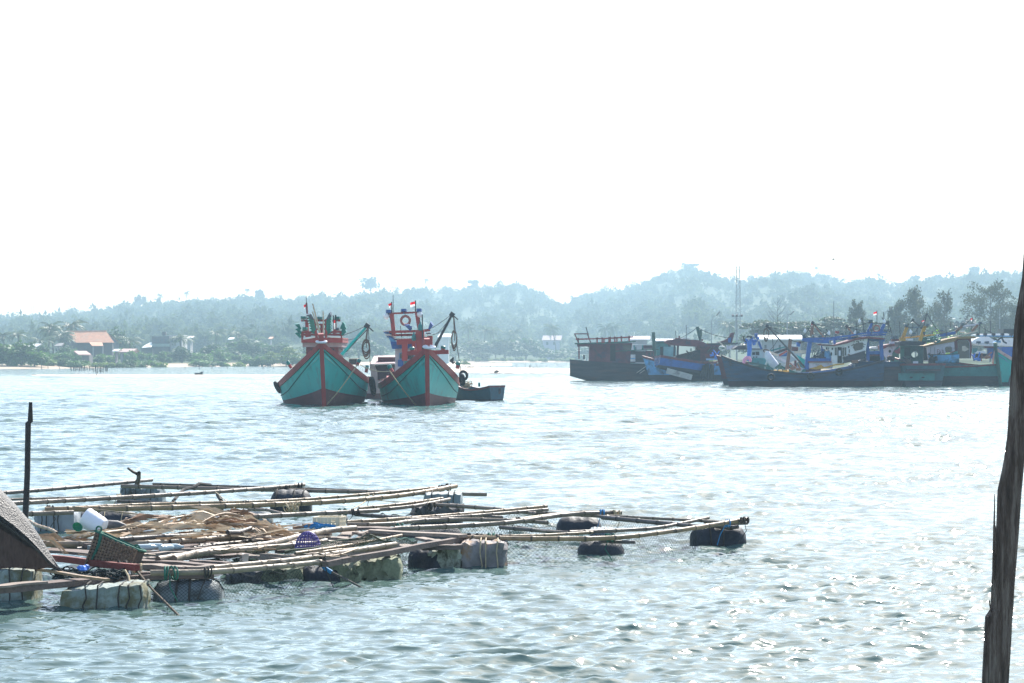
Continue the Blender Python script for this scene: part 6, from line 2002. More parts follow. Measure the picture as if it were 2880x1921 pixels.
pole([(820, 1533), (919, 1523)], 0.46, 14, LG)
pole([(600, 1597), (813, 1576), (960, 1554), (1112, 1530)], 0.46, 15, LG)
pole([(423, 1611), (593, 1608), (770, 1594), (910, 1580)], 0.42, 16, LG)
pole([(830, 1556), (1000, 1530), (1130, 1505)], 0.48, 8, TN)
pole([(860, 1562), (1010, 1538)], 0.46, 6, TN)
pole([(260, 1503), (400, 1484), (500, 1455), (560, 1448)], [0.52, 0.55, 0.62, 0.66], 9, TN)
pole([(640, 1500), (700, 1493), (760, 1487)], 0.5, 13, LG)
pole([(640, 1500), (705, 1489)], 0.55, 13, DK)
pole([(80, 1464), (160, 1500)], 0.55, 9, TN)
pole([(205, 1425), (340, 1441), (482, 1456)], [0.56, 0.54, 0.52], 4, TN, node=0.8)
pole([(255, 1482), (360, 1478)], 0.46, 8, TN)

def plank(p, q, z, w, h, m, name='plank', zq=None):
    a, b = onr(p[0], p[1], z), onr(q[0], q[1], zq if zq is not None else z)
    mb = MB()
    n = 5
    rr = random.Random(int(p[0] * 3 + q[1]))
    for i in range(n):
        pass
    d = (b - a).normalized()
    s = d.cross(Vector((0, 0, 1))).normalized()
    ring = []
    for i in range(n + 1):
        c = a.lerp(b, i / n) + Vector((0, 0, rr.uniform(-0.006, 0.006)))
        ww = w * (1 + rr.uniform(-0.05, 0.05)) / 2
        ring.append([c - s * ww + Vector((0, 0, -h / 2)), c + s * ww + Vector((0, 0, -h / 2)), c + s * ww + Vector((0, 0, h / 2)), c - s * ww + Vector((0, 0, h / 2))])
    for r in ring:
        mb.v.extend([tuple(x) for x in r])
    for i in range(n):
        for k in range(4):
            mb.face(i * 4 + k, i * 4 + (k + 1) % 4, (i + 1) * 4 + (k + 1) % 4, (i + 1) * 4 + k)
    mb.face(3, 2, 1, 0)
    mb.face(n * 4, n * 4 + 1, n * 4 + 2, n * 4 + 3)
    return mb.build(name, m, raft)
plank((-60, 1662), (390, 1623), 0.30, 0.20, 0.055, m_plank)
plank((-60, 1655), (120, 1637), 0.35, 0.14, 0.02, m_plank2)
plank((-40, 1578), (303, 1631), 0.44, 0.05, 0.022, bm_tan[0], zq=0.40)
plank((142, 1569), (386, 1597), 0.46, 0.06, 0.062, m_redplank)
plank((915, 1586), (1330, 1510), 0.40, 0.07, 0.055, m_plank)
plank((905, 1572), (1118, 1533), 0.42, 0.05, 0.05, m_plank2)
plank((1049, 1493), (1302, 1508), 0.46, 0.16, 0.035, m_plank2)
plank((960, 1484), (1110, 1488), 0.44, 0.22, 0.03, m_plank)
plank((1000, 1499), (1130, 1507), 0.40, 0.12, 0.03, m_plank2)
plank((1012, 1503), (1060, 1488), 0.42, 0.05, 0.03, m_plank2)
plank((1088, 1503), (1140, 1506), 0.42, 0.15, 0.03, m_plank)
plank((1120, 1534), (1170, 1540), 0.36, 0.2, 0.03, m_plank2)
plank((1180, 1515), (1232, 1522), 0.40, 0.12, 0.03, m_plank2)
plank((1180, 1540), (1296, 1537), 0.34, 0.16, 0.05, m_plank)
plank((1296, 1525), (1334, 1532), 0.34, 0.14, 0.06, m_plank)
plank((370, 1576), (604, 1591), 0.42, 0.12, 0.03, m_plank)
plank((378, 1592), (532, 1600), 0.40, 0.16, 0.05, m_plank2)
plank((520, 1601), (605, 1596), 0.40, 0.10, 0.05, m_plank2)
plank((386, 1561), (520, 1553), 0.42, 0.10, 0.03, m_plank2)
plank((392, 1555), (640, 1540), 0.42, 0.06, 0.03, m_plank2)
plank((400, 1572), (440, 1570), 0.42, 0.12, 0.03, m_plank2)
plank((540, 1578), (645, 1586), 0.42, 0.08, 0.03, m_plank)
plank((680, 1562), (800, 1572), 0.38, 0.14, 0.03, m_plank2)
plank((735, 1560), (840, 1567), 0.42, 0.05, 0.03, m_plank2)
plank((820, 1563), (925, 1552), 0.40, 0.05, 0.02, m_plank2)
plank((704, 1512), (810, 1518), 0.42, 0.16, 0.03, m_plank)
plank((770, 1507), (880, 1504), 0.42, 0.14, 0.03, m_plank)
plank((848, 1496), (960, 1491), 0.44, 0.14, 0.025, m_plank2)
plank((926, 1514), (1000, 1518), 0.42, 0.12, 0.03, m_plank2)
plank((860, 1478), (882, 1476), 0.5, 0.12, 0.04, m_plank2)
plank((395, 1614), (470, 1613), 0.36, 0.10, 0.03, m_plank)
plank((400, 1624), (600, 1619), 0.32, 0.08, 0.05, m_plank)
plank((170, 1524), (260, 1535), 0.40, 0.14, 0.05, m_plank)
plank((250, 1542), (330, 1539), 0.38, 0.12, 0.05, m_drumgrey)
plank((740, 1588), (860, 1580), 0.40, 0.04, 0.03, m_plank2)
plank((120, 1546), (300, 1560), 0.36, 0.25, 0.03, m_plank)
plank((560, 1565), (700, 1560), 0.34, 0.25, 0.03, m_plank)
plank((840, 1545), (1000, 1530), 0.34, 0.25, 0.03, m_plank)

rr = random.Random(41)
for k in range(15):
    x0 = rr.uniform(120, 760)
    y0 = 1600 - (x0 - 120) * 0.06 - rr.uniform(0, 70)
    L_ = rr.uniform(180, 420)
    pole([(x0, y0), (x0 + L_ * 0.5, y0 - L_ * 0.05 + rr.uniform(-3, 3)), (x0 + L_, y0 - L_ * 0.11)], 0.36, rr.uniform(6, 12), (DK, GY, LG)[k % 3])
for k in range(12):
    x0 = rr.uniform(220, 980)
    y0 = 1592 - (x0 - 220) * 0.07
    plank((x0, y0), (x0 + rr.uniform(60, 150), y0 - rr.uniform(45, 75)), 0.30, 0.14, 0.03, m_plank if k % 2 else m_plank2)
for k in range(16):
    x0 = rr.uniform(200, 1000)
    y0 = rr.uniform(1505, 1580)
    th = rr.uniform(-0.5, 0.35)
    L_ = rr.uniform(50, 140)
    pole([(x0, y0), (x0 + L_ * math.cos(th), y0 + L_ * math.sin(th) * 0.45)], 0.5, rr.uniform(3, 5), TN, name='stick')
for (x, y, z, r, m) in ((382, 1357, 0.49, 0.06, m_dkrope), (840, 1366, 0.54, 0.06, m_dkrope), (806, 1371, 0.52, 0.05, m_dkrope), (1266, 1370, 0.6, 0.07, m_dkrope), (1240, 1374, 0.58, 0.07, m_dkrope),
                        (690, 1418, 0.5, 0.06, m_dkrope), (1040, 1399, 0.52, 0.06, m_rope), (962, 1440, 0.48, 0.06, m_grnrope), (1000, 1440, 0.48, 0.06, m_dkrope), (1205, 1415, 0.5, 0.07, m_rope), (1210, 1425, 0.5, 0.07, m_dkrope),
                        (1690, 1443, 0.5, 0.06, m_blurope), (1735, 1443, 0.5, 0.05, m_rope), (2042, 1472, 0.5, 0.06, m_blurope), (2092, 1463, 0.55, 0.05, m_dkrope), (1712, 1512, 0.42, 0.06, m_grnrope), (1384, 1510, 0.42, 0.06, m_grnrope), (1405, 1513, 0.42, 0.06, m_dkrope), (1330, 1511, 0.42, 0.06, m_dkrope),
                        (912, 1580, 0.42, 0.07, m_dkrope), (590, 1609, 0.42, 0.07, m_dkrope), (480, 1611, 0.42, 0.09, m_grnrope), (350, 1590, 0.46, 0.06, m_dkrope), (383, 1598, 0.42, 0.06, m_rope), (480, 1524, 0.42, 0.07, m_dkrope), (560, 1516, 0.42, 0.06, m_grnrope), (1130, 1480, 0.43, 0.05, m_grnrope), (1450, 1463, 0.42, 0.05, m_dkrope),
                        (140, 1432, 0.5, 0.07, m_dkrope), (330, 1397, 0.52, 0.05, m_rope)):
    lash(x, y, z, r, m)

net_panel([(1424, 1517), (1560, 1517), (1700, 1517), (1780, 1512)], 0.40, [(1412, 1592), (1540, 1584), (1650, 1574), (1780, 1556)], -0.04, 0.024, 0.0013, m_netline, seed=1)
net_panel([(1780, 1512), (1880, 1500), (1960, 1490)], 0.40, [(1775, 1553), (1870, 1546), (1960, 1538)], -0.03, 0.025, 0.0013, m_netline, seed=2)
net_panel([(1420, 1470), (1520, 1478), (1600, 1496), (1680, 1500)], 0.36, [(1380, 1512), (1500, 1514), (1600, 1516), (1680, 1516)], -0.02, 0.024, 0.0013, m_netline, seed=3)
net_panel([(1400, 1450), (1480, 1446), (1566, 1452)], [0.42, 0.42, 0.42], [(1420, 1478), (1500, 1490), (1580, 1494)], 0.02, 0.026, 0.0013, m_netline, seed=4)
net_panel([(1694, 1458), (1780, 1464), (1870, 1478), (1975, 1484)], 0.38, [(1690, 1496), (1780, 1500), (1870, 1510), (1960, 1524)], 0.0, 0.026, 0.0013, m_netline, seed=5)
net_panel([(1230, 1487), (1330, 1480), (1420, 1476)], 0.36, [(1230, 1508), (1330, 1510), (1420, 1512)], 0.02, 0.024, 0.0015, m_netline, seed=6)
net_panel([(620, 1622), (740, 1612), (860, 1604)], 0.30, [(620, 1668), (740, 1660), (850, 1646)], -0.03, 0.022, 0.0014, m_netline, seed=7)
net_panel([(1110, 1566), (1160, 1556)], 0.30, [(1110, 1606), (1160, 1600)], -0.02, 0.022, 0.0014, m_netline, seed=8)
net_panel([(1062, 1446), (1100, 1452), (1170, 1446)], 0.40, [(1062, 1456), (1100, 1462), (1170, 1456)], 0.28, 0.05, 0.003, m_netline, seed=9)
T = [onr(800, 1553, 0.5), onr(900, 1533, 0.52), onr(980, 1516, 0.56), onr(1040, 1506, 0.62), onr(1085, 1518, 0.5)]
B = [onr(800, 1560, 0.44), onr(900, 1551, 0.44), onr(990, 1536, 0.44), onr(1050, 1532, 0.44), onr(1110, 1524, 0.44)]
net_between(T, B, 0.016, 0.0028, m_netgreen, 'spread_net', None, 0.02, 10)
T = [onr(1085, 1512, 0.52), onr(1130, 1516, 0.48), onr(1175, 1524, 0.44)]
B = [onr(1085, 1530, 0.42), onr(1130, 1530, 0.42), onr(1175, 1531, 0.42)]
net_between(T, B, 0.018, 0.0028, m_netgreen, 'spread_net', None, 0.02, 11)

def ropeline(pts, r, m, label, cat='rope', name='rope', group=None):
    mb = MB(); mb.tube(pts, r, 6)
    return single(mb, name, m, label, cat, group, True)
st = [onr(383, 1604, 0.42), onr(450, 1683, 0.12), onr(528, 1756, -0.06)]
ropeline([st[0], st[0].lerp(st[2], 0.35) - Vector((0, 0, 0.02)), st[0].lerp(st[2], 0.7) - Vector((0, 0, 0.01)), st[2]], [0.013, 0.010, 0.012, 0.009], mat('weedy_rope', (0.105, 0.08, 0.058), 0.9, 0.5, 14), 'weed hung mooring rope from the raft corner by the white foam float into the water')
mb = MB()
for k in range(9):
    p = st[0].lerp(st[2], 0.55 + 0.05 * k)
    mb.tube([p, p + Vector((rnd.uniform(-0.02, 0.02), -0.01, -rnd.uniform(0.02, 0.09)))], [0.006, 0.003], 4)
single(mb, 'weed', m_oldhull, 'dark weed clinging to the mooring rope near the white foam float', 'seaweed')
s0, s1 = onr(919, 1603, 0.25), onr(1058, 1670, -0.05)
ropeline([s0, s0.lerp(s1, 0.4), s0.lerp(s1, 0.75) - Vector((0, 0, 0.01)), s1], [0.013, 0.010, 0.011, 0.014], mat('grey_rope', (0.13, 0.12, 0.11), 0.9, 0.4, 14), 'grey mooring rope running from the plank edge of the raft into the water')
ropeline([s0 + Vector((-0.06, -0.01, 0.12)), s0 + Vector((-0.03, -0.02, 0.03)), s0 + Vector((0.02, -0.01, -0.005)), s0.lerp(s1, 0.1)], 0.022, m_blurope, 'bright blue rope knot where the grey mooring rope meets the raft')
ropeline([onr(335, 1606, 0.42), onr(352, 1604, 0.44), onr(362, 1622, 0.36), onr(366, 1660, 0.2), onr(362, 1702, 0.0)], 0.011, m_rope, 'straw coloured rope looped over the white foam float')
ropeline([onr(360, 1317, 0.95), onr(374, 1327, 0.86), onr(388, 1334, 0.80), onr(391, 1330, 0.84), onr(390, 1346, 0.66), onr(386, 1362, 0.48)], [0.016, 0.022, 0.03, 0.03, 0.035, 0.04], mat('driftwood', (0.11, 0.09, 0.08), 0.85, 0.4, 8), 'bent driftwood stick tied upright at the far corner of the raft', 'branch', 'branch')
ropeline([onr(486, 1411, 0.40), onr(505, 1388, 0.52), onr(517, 1377, 0.56), onr(545, 1370, 0.6), onr(560, 1360, 0.66), onr(592, 1364, 0.6)], 0.024, m_black, 'black hose draped over the far bamboo poles', 'hose', 'hose')
ropeline(sag(onr(1040, 1400, 0.5), onr(975, 1438, 0.5), 0.02), 0.007, m_rope, 'thin pale cord slanting from the long bamboo pole to the grey pole end')
ropeline(sag(onr(1040, 1404, 0.5), onr(1205, 1411, 0.5), 0.02), 0.007, m_rope, 'thin pale cord stretched level towards the wrapped grey float')
ropeline(sag(onr(602, 1380, 0.55), onr(672, 1440, 0.45), 0.0), 0.006, m_rope, 'thin tan cord slanting down from the far bamboo pole beside the frond heap')
ropeline([onr(612, 1392, 0.5), onr(622, 1408, 0.44), onr(624, 1425, 0.3), onr(622, 1440, 0.05)], 0.03, m_dkrope, 'dark rope bundle hanging from the far pole into the water')
mb = MB()
rr = random.Random(31)
c = onr(820, 1432, 0.5)
for k in range(12):
    mb.torus(c + Vector((rr.uniform(-.06, .06), rr.uniform(-.04, .04), rr.uniform(-.02, .03))), rr.uniform(0.03, 0.07), 0.008, (rr.uniform(-1, 1), rr.uniform(-1, 1), rr.uniform(-1, 1)), 10, 4)
mb.tube([onr(800, 1410, 0.52), c], 0.009, 4)
mb.tube(sag(c, onr(870, 1440, 0.48), 0.02), 0.008, 4)
single(mb, 'rope_knot', m_rope, 'tangled straw rope knot hanging in front of the dark blue black drum', 'rope')
mb = MB()
for k in range(16):
    p = onr(rr.uniform(850, 900), rr.uniform(1479, 1488), 0.47)
    q = p + Vector((rr.uniform(0.05, 0.3), rr.uniform(-0.1, 0.1), rr.uniform(-0.01, 0.03)))
    mb.tube([p, p.lerp(q, 0.5) + Vector((0, 0, 0.03)), q], 0.012, 5)
single(mb, 'rope_heap', m_blurope, 'heap of bright blue rope beside the cream crate', 'rope')

m_fr1 = mat('dry_frond', (0.33, 0.23, 0.145), 0.7, 0.4, 6, transl=0.08, spec=0.4)
m_fr2 = mat('dry_frond_brown', (0.20, 0.115, 0.07), 0.7, 0.4, 6, transl=0.08, spec=0.4)
m_fr3 = mat('dry_frond_highlight', (0.50, 0.40, 0.28), 0.65, 0.3, 6, transl=0.08, spec=0.45)  # pale tone puts the heap's bright highlights into the leaf colour
m_stalk = mat('frond_stalk', (0.30, 0.20, 0.12), 0.6, 0.3, 6)
def frond(p, q, z0, z1, m, label, n=26, spread=0.20, curl=0.0, seed=0, arch=0.06, side=(1, -1)):
    rr = random.Random(seed)
    a, b = onr(p[0], p[1], z0), onr(q[0], q[1], z1)
    t = thing('palm_frond', label, 'palm frond', tuple(a), 'dried palm fronds heaped on the raft')
    L = (b - a).length
    pts = [a.lerp(b, k / 8) + Vector((0, 0, arch * math.sin(PI * k / 8))) for k in range(9)]
    mb = MB(); mb.tube(pts, [0.022 - 0.002 * k for k in range(9)], 5); mb.build('stalk', m_stalk, t, True)
    mb = MB()
    d = (b - a).normalized()
    s = d.cross(Vector((0, 0, 1))).normalized()
    for k in range(n):
        u = 0.1 + 0.9 * k / n
        j = min(int(u * 8), 7)
        c = pts[j].lerp(pts[j + 1], u * 8 - j)
        for sg in side:
            ll = L * 0.38 * (1 - abs(u - 0.45) * 0.9) * rr.uniform(0.7, 1.15)
            dirv = (d * rr.uniform(0.75, 1.2) + s * sg * spread * rr.uniform(0.5, 2.0) + Vector((0, 0, rr.uniform(-0.12, 0.10) + curl))).normalized()
            e = c + dirv * ll
            m_ = c + dirv * ll * 0.5 + Vector((0, 0, 0.02 + curl * 0.1))
            e.z = max(e.z, 0.36)
            w = (Vector((rr.uniform(-0.3, 0.3), rr.uniform(-0.4, 0.4), 1)) if rr.random() < 0.5 else Vector((rr.uniform(-0.3, 0.3), 1, rr.uniform(-0.2, 0.35)))).normalized() * rr.uniform(0.012, 0.030)
            mb.add([c - w * 0.5, c + w * 0.5, m_ + w, m_ - w, e], [(0, 1, 2, 3), (3, 2, 4)])
    tag(mb.build('leaflets', m, t), kind='stuff')
    return t
FR = [
    ((330, 1512), (560, 1470), 0.46, 0.50, m_fr1, 'dried palm frond lying along the left side of the heap'),
    ((230, 1512), (470, 1488), 0.44, 0.52, m_fr3, 'pale dried palm frond behind the wicker basket'),
    ((300, 1482), (480, 1462), 0.48, 0.50, m_fr2, 'brown palm frond reaching right behind the white bucket'),
    ((420, 1470), (640, 1462), 0.50, 0.52, m_fr2, 'brown palm frond along the far edge of the heap'),
    ((800, 1500), (560, 1472), 0.46, 0.55, m_fr1, 'dried palm frond pointing left from the right end of the heap'),
    ((830, 1506), (640, 1466), 0.46, 0.55, m_fr3, 'pale frond spreading over the right end of the heap'),
    ((540, 1478), (730, 1484), 0.56, 0.52, m_fr2, 'folded brown frond across the middle of the heap'),
    ((560, 1462), (700, 1452), 0.58, 0.56, m_fr2, 'brown sheath of a palm frond topping the heap'),
    ((400, 1504), (620, 1492), 0.48, 0.50, m_fr3, 'pale frond along the front of the heap'),
    ((180, 1516), (330, 1522), 0.44, 0.46, m_fr3, 'short pale frond left of the wicker basket'),
    ((620, 1476), (810, 1516), 0.56, 0.44, m_fr1, 'dried frond drooping over the front log'),
    ((510, 1484), (640, 1508), 0.54, 0.44, m_fr1, 'dried frond hanging forward over the blue tarp'),
]
for i, (p, q, z0, z1, m, lb) in enumerate(FR):
    frond(p, q, z0, z1, m, lb, 13, 0.22, 0.0, 60 + i)
frond((700, 1464), (560, 1474), 0.55, 0.6, m_fr3, 'pale curved frond with leaflets combed to one side on top of the heap', 30, 0.5, 0.10, 99, 0.10, (1,))
mb = MB()
for k in range(34):
    t = k / 33
    a = onr(96 + 20 * rr.uniform(0, 1), 1504 + 10 * rr.uniform(0, 1), 0.55)
    e = onr(150 + 52 * t + rr.uniform(-6, 6), 1568 - 40 * (1 - t) + rr.uniform(-6, 4) - 30 * (t > 0.8), 0.36)
    m_ = a.lerp(e, 0.5) + Vector((0, 0, 0.05 + 0.03 * rr.uniform(0, 1)))
    w = Vector((0.2, rr.uniform(-0.4, 0.4), 1)).normalized() * rr.uniform(0.006, 0.012)
    mb.add([a - w, a + w, m_ + w, m_ - w, e + w * 0.3, e - w * 0.3], [(0, 1, 2, 3), (3, 2, 4, 5)])
single(mb, 'palm_frond', m_fr1, 'fan of drooping dry palm leaflets beside the dark mesh sheet', 'palm frond', 'dried palm fronds heaped on the raft')
mb = MB()
for k in range(150):
    x = 180 + 650 * rr.uniform(0, 1)
    y = 1478 + 40 * rr.uniform(0, 1) - 18 * math.exp(-((x - 600) / 130) ** 2) * rr.uniform(0, 1)
    a = onr(x, y, 0.44 + 0.12 * math.exp(-((x - 600) / 150) ** 2) * rr.uniform(0.2, 1))
    th = rr.gauss(0, 0.5)
    e = a + Vector((math.cos(th), math.sin(th) * 0.6, rr.uniform(-0.12, 0.2))) * rr.uniform(0.12, 0.5)
    w = (Vector((rr.uniform(-0.4, 0.4), rr.uniform(-0.6, 0.6), 1)) if k % 2 else Vector((rr.uniform(-0.4, 0.4), 1, rr.uniform(-0.2, 0.3)))).normalized() * rr.uniform(0.008, 0.026)
    mb.cur = rr.randint(0, 2)
    mb.add([a - w, a + w, e + w * 0.4, e - w * 0.4], [(0, 1, 2, 3)])
o = mb.build('leaf_litter', [m_fr1, m_fr2, m_fr3])
tag(o, 'loose dry palm leaf litter covering the middle of the raft deck', 'leaf litter', kind='stuff')

p = onr(262, 1497, 0.44)
mb = MB()
Mx = Matrix.Translation(p + Vector((0.0, 0.1, 0.10))) @ Matrix.Rotation(R(-62), 4, 'Y') @ Matrix.Rotation(R(-14), 4, 'X')
mb.lathe([(0.02, -0.135), (0.06, -0.135), (0.098, -0.118), (0.112, -0.06), (0.107, -0.05), (0.116, 0.0), (0.111, 0.012), (0.120, 0.06), (0.115, 0.07), (0.122, 0.115), (0.118, 0.13), (0.10, 0.13)], Mx, 22)
single(mb, 'bucket', mat('white_plastic', (0.78, 0.79, 0.84), 0.4, 0.05, 3, dirt=(0.6, 0.6, 0.62), dirt_amt=0.15), 'white ribbed plastic bucket tipped on its side', 'bucket', None, True)
p = onr(214, 1497, 0.45)
mb = MB()
mb.lathe([(0.026, -0.02), (0.042, 0.0), (0.058, 0.024), (0.060, 0.026), (0.054, 0.024), (0.038, 0.004), (0.015, -0.008)], Matrix.Translation(p + Vector((0, 0.05, 0.045))) @ Matrix.Rotation(R(55), 4, 'X') @ Matrix.Rotation(R(25), 4, 'Y'), 18)
single(mb, 'bowl', mat('green_plastic', (0.02, 0.24, 0.12), 0.4, 0.1, 3, transl=0.3), 'green plastic bowl lying beside the white bucket', 'bowl', None, True)
bk = thing('wicker_basket', 'tilted brown wicker basket with green rope rim and handles', 'basket', tuple(onr(300, 1585, 0.42)))
db = onr(310, 1590, 0.42).y
A_, B_, C_, D_ = at(268, 1494, db), at(389, 1547, db), at(370, 1594, db), at(236, 1588, db)
off = Vector((0.03, 0.26, -0.035))
m_wick = mat('wicker', (0.24, 0.165, 0.12), 0.7, 0.5, 30, bump=0.6, bscale=60, dirt=(0.30, 0.22, 0.15), dirt_amt=0.3, dscale=30)
mb = MB()
def lerp4(u, v):
    return (A_.lerp(B_, u)).lerp(D_.lerp(C_, u), v)
fr = [lerp4(0.015, 0.03), lerp4(0.985, 0.03), lerp4(0.985, 1), lerp4(0.015, 1)]
mb.ext(fr, (0, 0.012, 0))
mb.ext([p + off for p in fr], (0, 0.012, 0))
for a, b in ((0, 3), (1, 2), (3, 2)):
    q = [fr[a], fr[b], fr[b] + off, fr[a] + off]
    mb.ext(q, (0.006, 0.0, 0.004))
core = mb.build('wicker_body', mat('wicker_dark', (0.06, 0.04, 0.032), 0.8, 0.4, 30), bk)
mb = MB()
NU, NV = 15, 9
for i in range(NU + 1):
    u = 0.02 + 0.96 * i / NU
    mb.beam(lerp4(u, 0.0) + Vector((0, -0.006, 0)), lerp4(u, 1.0) + Vector((0, -0.006, 0)), 0.010, 0.012)
for j in range(NV):
    v = 0.06 + 0.92 * j / NV
    P = []
    for i in range(NU * 2 + 1):
        u = 0.02 + 0.96 * i / (NU * 2)
        P.append(lerp4(u, v) + Vector((0, -0.010 + 0.008 * (1 if ((i // 2) + j) % 2 else -1), 0)))
    for a, b in zip(P[:-1], P[1:]):
        mb.beam(a, b, 0.012, 0.020, up=(0, 0, 1))
tag(mb.build('woven_strips', m_wick, bk), kind='stuff')
mb = MB()
mb.tube([A_, A_.lerp(B_, 0.5) + Vector((0, 0, -0.006)), B_, B_ + off, A_.lerp(B_, 0.5) + off, A_ + off, A_], 0.014, 7)
mb.build('rim', m_grnrope, bk, True)
mb = MB(); mb.tube([lerp4(0.14, -0.02) + Vector((0, -0.015, 0)), lerp4(0.17, 0.35) + Vector((0, -0.02, 0)), lerp4(0.12, 0.98) + Vector((0, -0.018, 0))], [0.018, 0.016, 0.009], 6); mb.build('green_binding', m_grnrope, bk, True)
mb = MB(); mb.torus(A_ + Vector((0.035, 0.0, 0.02)), 0.026, 0.009, (0.1, 1, 0), 14, 6); mb.build('handle', m_grnrope, bk, True)
mb = MB(); mb.torus(B_ + Vector((-0.02, 0.04, 0.02)), 0.026, 0.009, (0.2, 1, 0.2), 14, 6); mb.build('handle', m_grnrope, bk, True)
p = onr(863, 1543, 0.44)
pb = thing('round_basket', 'purple openwork plastic basket upside down on the bamboo', 'basket', tuple(p))
m_pur = mat('purple_plastic', (0.085, 0.055, 0.24), 0.45, 0.15, 4)
r0 = 35 / FPX * p.y
mb = MB()
cc = p + Vector((0, r0, 0.0))
for k in range(16):
    a = 2 * PI * k / 16
    mb.tube([cc + Vector((math.cos(a) * r0 * math.cos(t), math.sin(a) * r0 * math.cos(t), r0 * 1.3 * math.sin(t))) for t in [x / 7 * 1.5 for x in range(8)]], 0.006, 5)
mb.build('basket_ribs', m_pur, pb, True)
mb = MB()
for t in (0.0, 0.25, 0.5, 0.75, 1.0, 1.25):
    mb.torus(cc + Vector((0, 0, r0 * 1.3 * math.sin(t))), r0 * math.cos(t), 0.0065 if t > 0 else 0.011, (0, 0, 1), 22, 5)
mb.build('basket_rings', m_pur, pb, True)
mb = MB(); mb.lathe([(r0 * 0.05, 0), (r0 * 0.32, -0.002), (r0 * 0.32, -0.01), (r0 * 0.05, -0.012)], Matrix.Translation(cc + Vector((0, 0, r0 * 1.3))), 14); mb.build('basket_base', m_pur, pb, True)
p = onr(925, 1481, 0.46)
cr = thing('crate', 'cream plastic crate with slotted sides standing on the planks', 'crate', tuple(p))
m_cream = mat('cream_plastic', (0.66, 0.58, 0.42), 0.5, 0.1, 4, dirt=(0.4, 0.32, 0.22), dirt_amt=0.2)
dc = p.y
P0, P1, P2 = at(881, 1480, dc), at(953, 1480, dc), at(972, 1478, dc + 0.25)
hC = 25 / FPX * dc
def crate_wall(a, b, n, slot, hole=None, t=0.014):
    d = (b - a)
    d.z = 0
    L = d.length
    for k in range(n):
        c = a + d * ((k + 0.5) / n)
        w = L / n * 0.86
        if hole is not None and k == hole:
            for (z0, z1) in ((0.0, 0.35), (0.7, 1.0)):
                mb = MB(); mb.beam(c - d.normalized() * w / 2 + Vector((0, 0, hC * (z0 + z1) / 2)), c + d.normalized() * w / 2 + Vector((0, 0, hC * (z0 + z1) / 2)), t, hC * (z1 - z0)); mb.build('crate_slat', m_cream, cr)
            continue
        mb = MB(); mb.beam(c - d.normalized() * w / 2 + Vector((0, 0, hC * 0.52)), c + d.normalized() * w / 2 + Vector((0, 0, hC * 0.52)), t, hC * 0.95); mb.build('crate_slat', m_cream, cr)
    for z in (0.02, 0.5, 0.98):
        mb = MB(); mb.beam(a + Vector((0, 0.001, hC * z)), b + Vector((0, 0.001, hC * z)), t * 1.5, hC * 0.07); mb.build('crate_rail', m_cream, cr)
crate_wall(P0, P1, 7, 0, 5)
crate_wall(P1, P2, 4, 0)
bk2 = Vector((P2.x - P1.x, P2.y - P1.y, 0))
crate_wall(P0 + bk2, P1 + bk2, 7, 0)
crate_wall(P0, P0 + bk2, 4, 0)
mb = MB(); mb.ext([P0 + Vector((0, 0, 0.01)), P1 + Vector((0, 0, 0.01)), P1 + bk2 + Vector((0, 0, 0.01)), P0 + bk2 + Vector((0, 0, 0.01))], (0, 0, 0.012)); mb.build('crate_floor', m_cream, cr)
p = onr(689, 1581, 0.44)
mb = MB(); mb.lathe([(0.026, 0.0), (0.034, 0.075), (0.036, 0.078), (0.030, 0.075), (0.022, 0.006)], Matrix.Translation(p + Vector((0, 0.03, 0))), 14)
single(mb, 'cup', mat('pale_cup', (0.55, 0.44, 0.40), 0.4, 0.3, 12), 'pale plastic cup standing on the front logs', 'cup', None, True)
m_clear = mat('clear_bottle', (0.42, 0.50, 0.52), 0.15, 0.15, 6, spec=0.6)
for i, (x, y, yaw) in enumerate(((412, 1550, 0.4), (442, 1548, -0.2), (470, 1551, 0.9), (486, 1549, 0.2))):
    p = onr(x, y, 0.42)
    mb = MB(); mb.lathe([(0.02, -0.10), (0.035, -0.095), (0.036, 0.03), (0.03, 0.06), (0.014, 0.09), (0.015, 0.11)], Matrix.Translation(p + Vector((0, 0.03, 0.036))) @ Matrix.Rotation(yaw, 4, 'Z') @ Matrix.Rotation(R(90), 4, 'Y'), 12)
    single(mb, 'bottle', m_clear, ['clear plastic bottle nearest the wicker basket', 'second clear bottle from the wicker basket', 'clear bottle lying askew under the long log', 'clear bottle nearest the blue tarp'][i], 'bottle', 'empty plastic bottles under the long log', True)
mb = MB()
mb.grid([[at(505 + 22 * i, 1550 - 1.8 * i + rr.uniform(-1, 1), 28.2 + 0.1 * i), at(505 + 22 * i, 1540 - 1.8 * i, 28.2 + 0.1 * i), at(508 + 22 * i, 1531 - 1.8 * i, 28.25 + 0.1 * i)] for i in range(7)])
single(mb, 'tarp', mat('purple_blue_tarp', (0.05, 0.045, 0.24), 0.5, 0.2, 3), 'folded purple blue tarp tucked behind the thick double log', 'tarpaulin')
p = onr(822, 1640, 0.0)
mb = MB(); mb.lathe([(0.01, -0.09), (0.03, -0.085), (0.034, 0.0), (0.03, 0.05), (0.012, 0.075), (0.011, 0.10)], Matrix.Translation(p + Vector((0, 0, 0.012))) @ Matrix.Rotation(0.1, 4, 'Z') @ Matrix.Rotation(R(82), 4, 'Y'), 12)
single(mb, 'bottle', mat('milky_bottle', (0.55, 0.52, 0.42), 0.4, 0.2, 5), 'milky white bottle floating at the waterline under the front poles', 'bottle', None, True)
mb = MB()
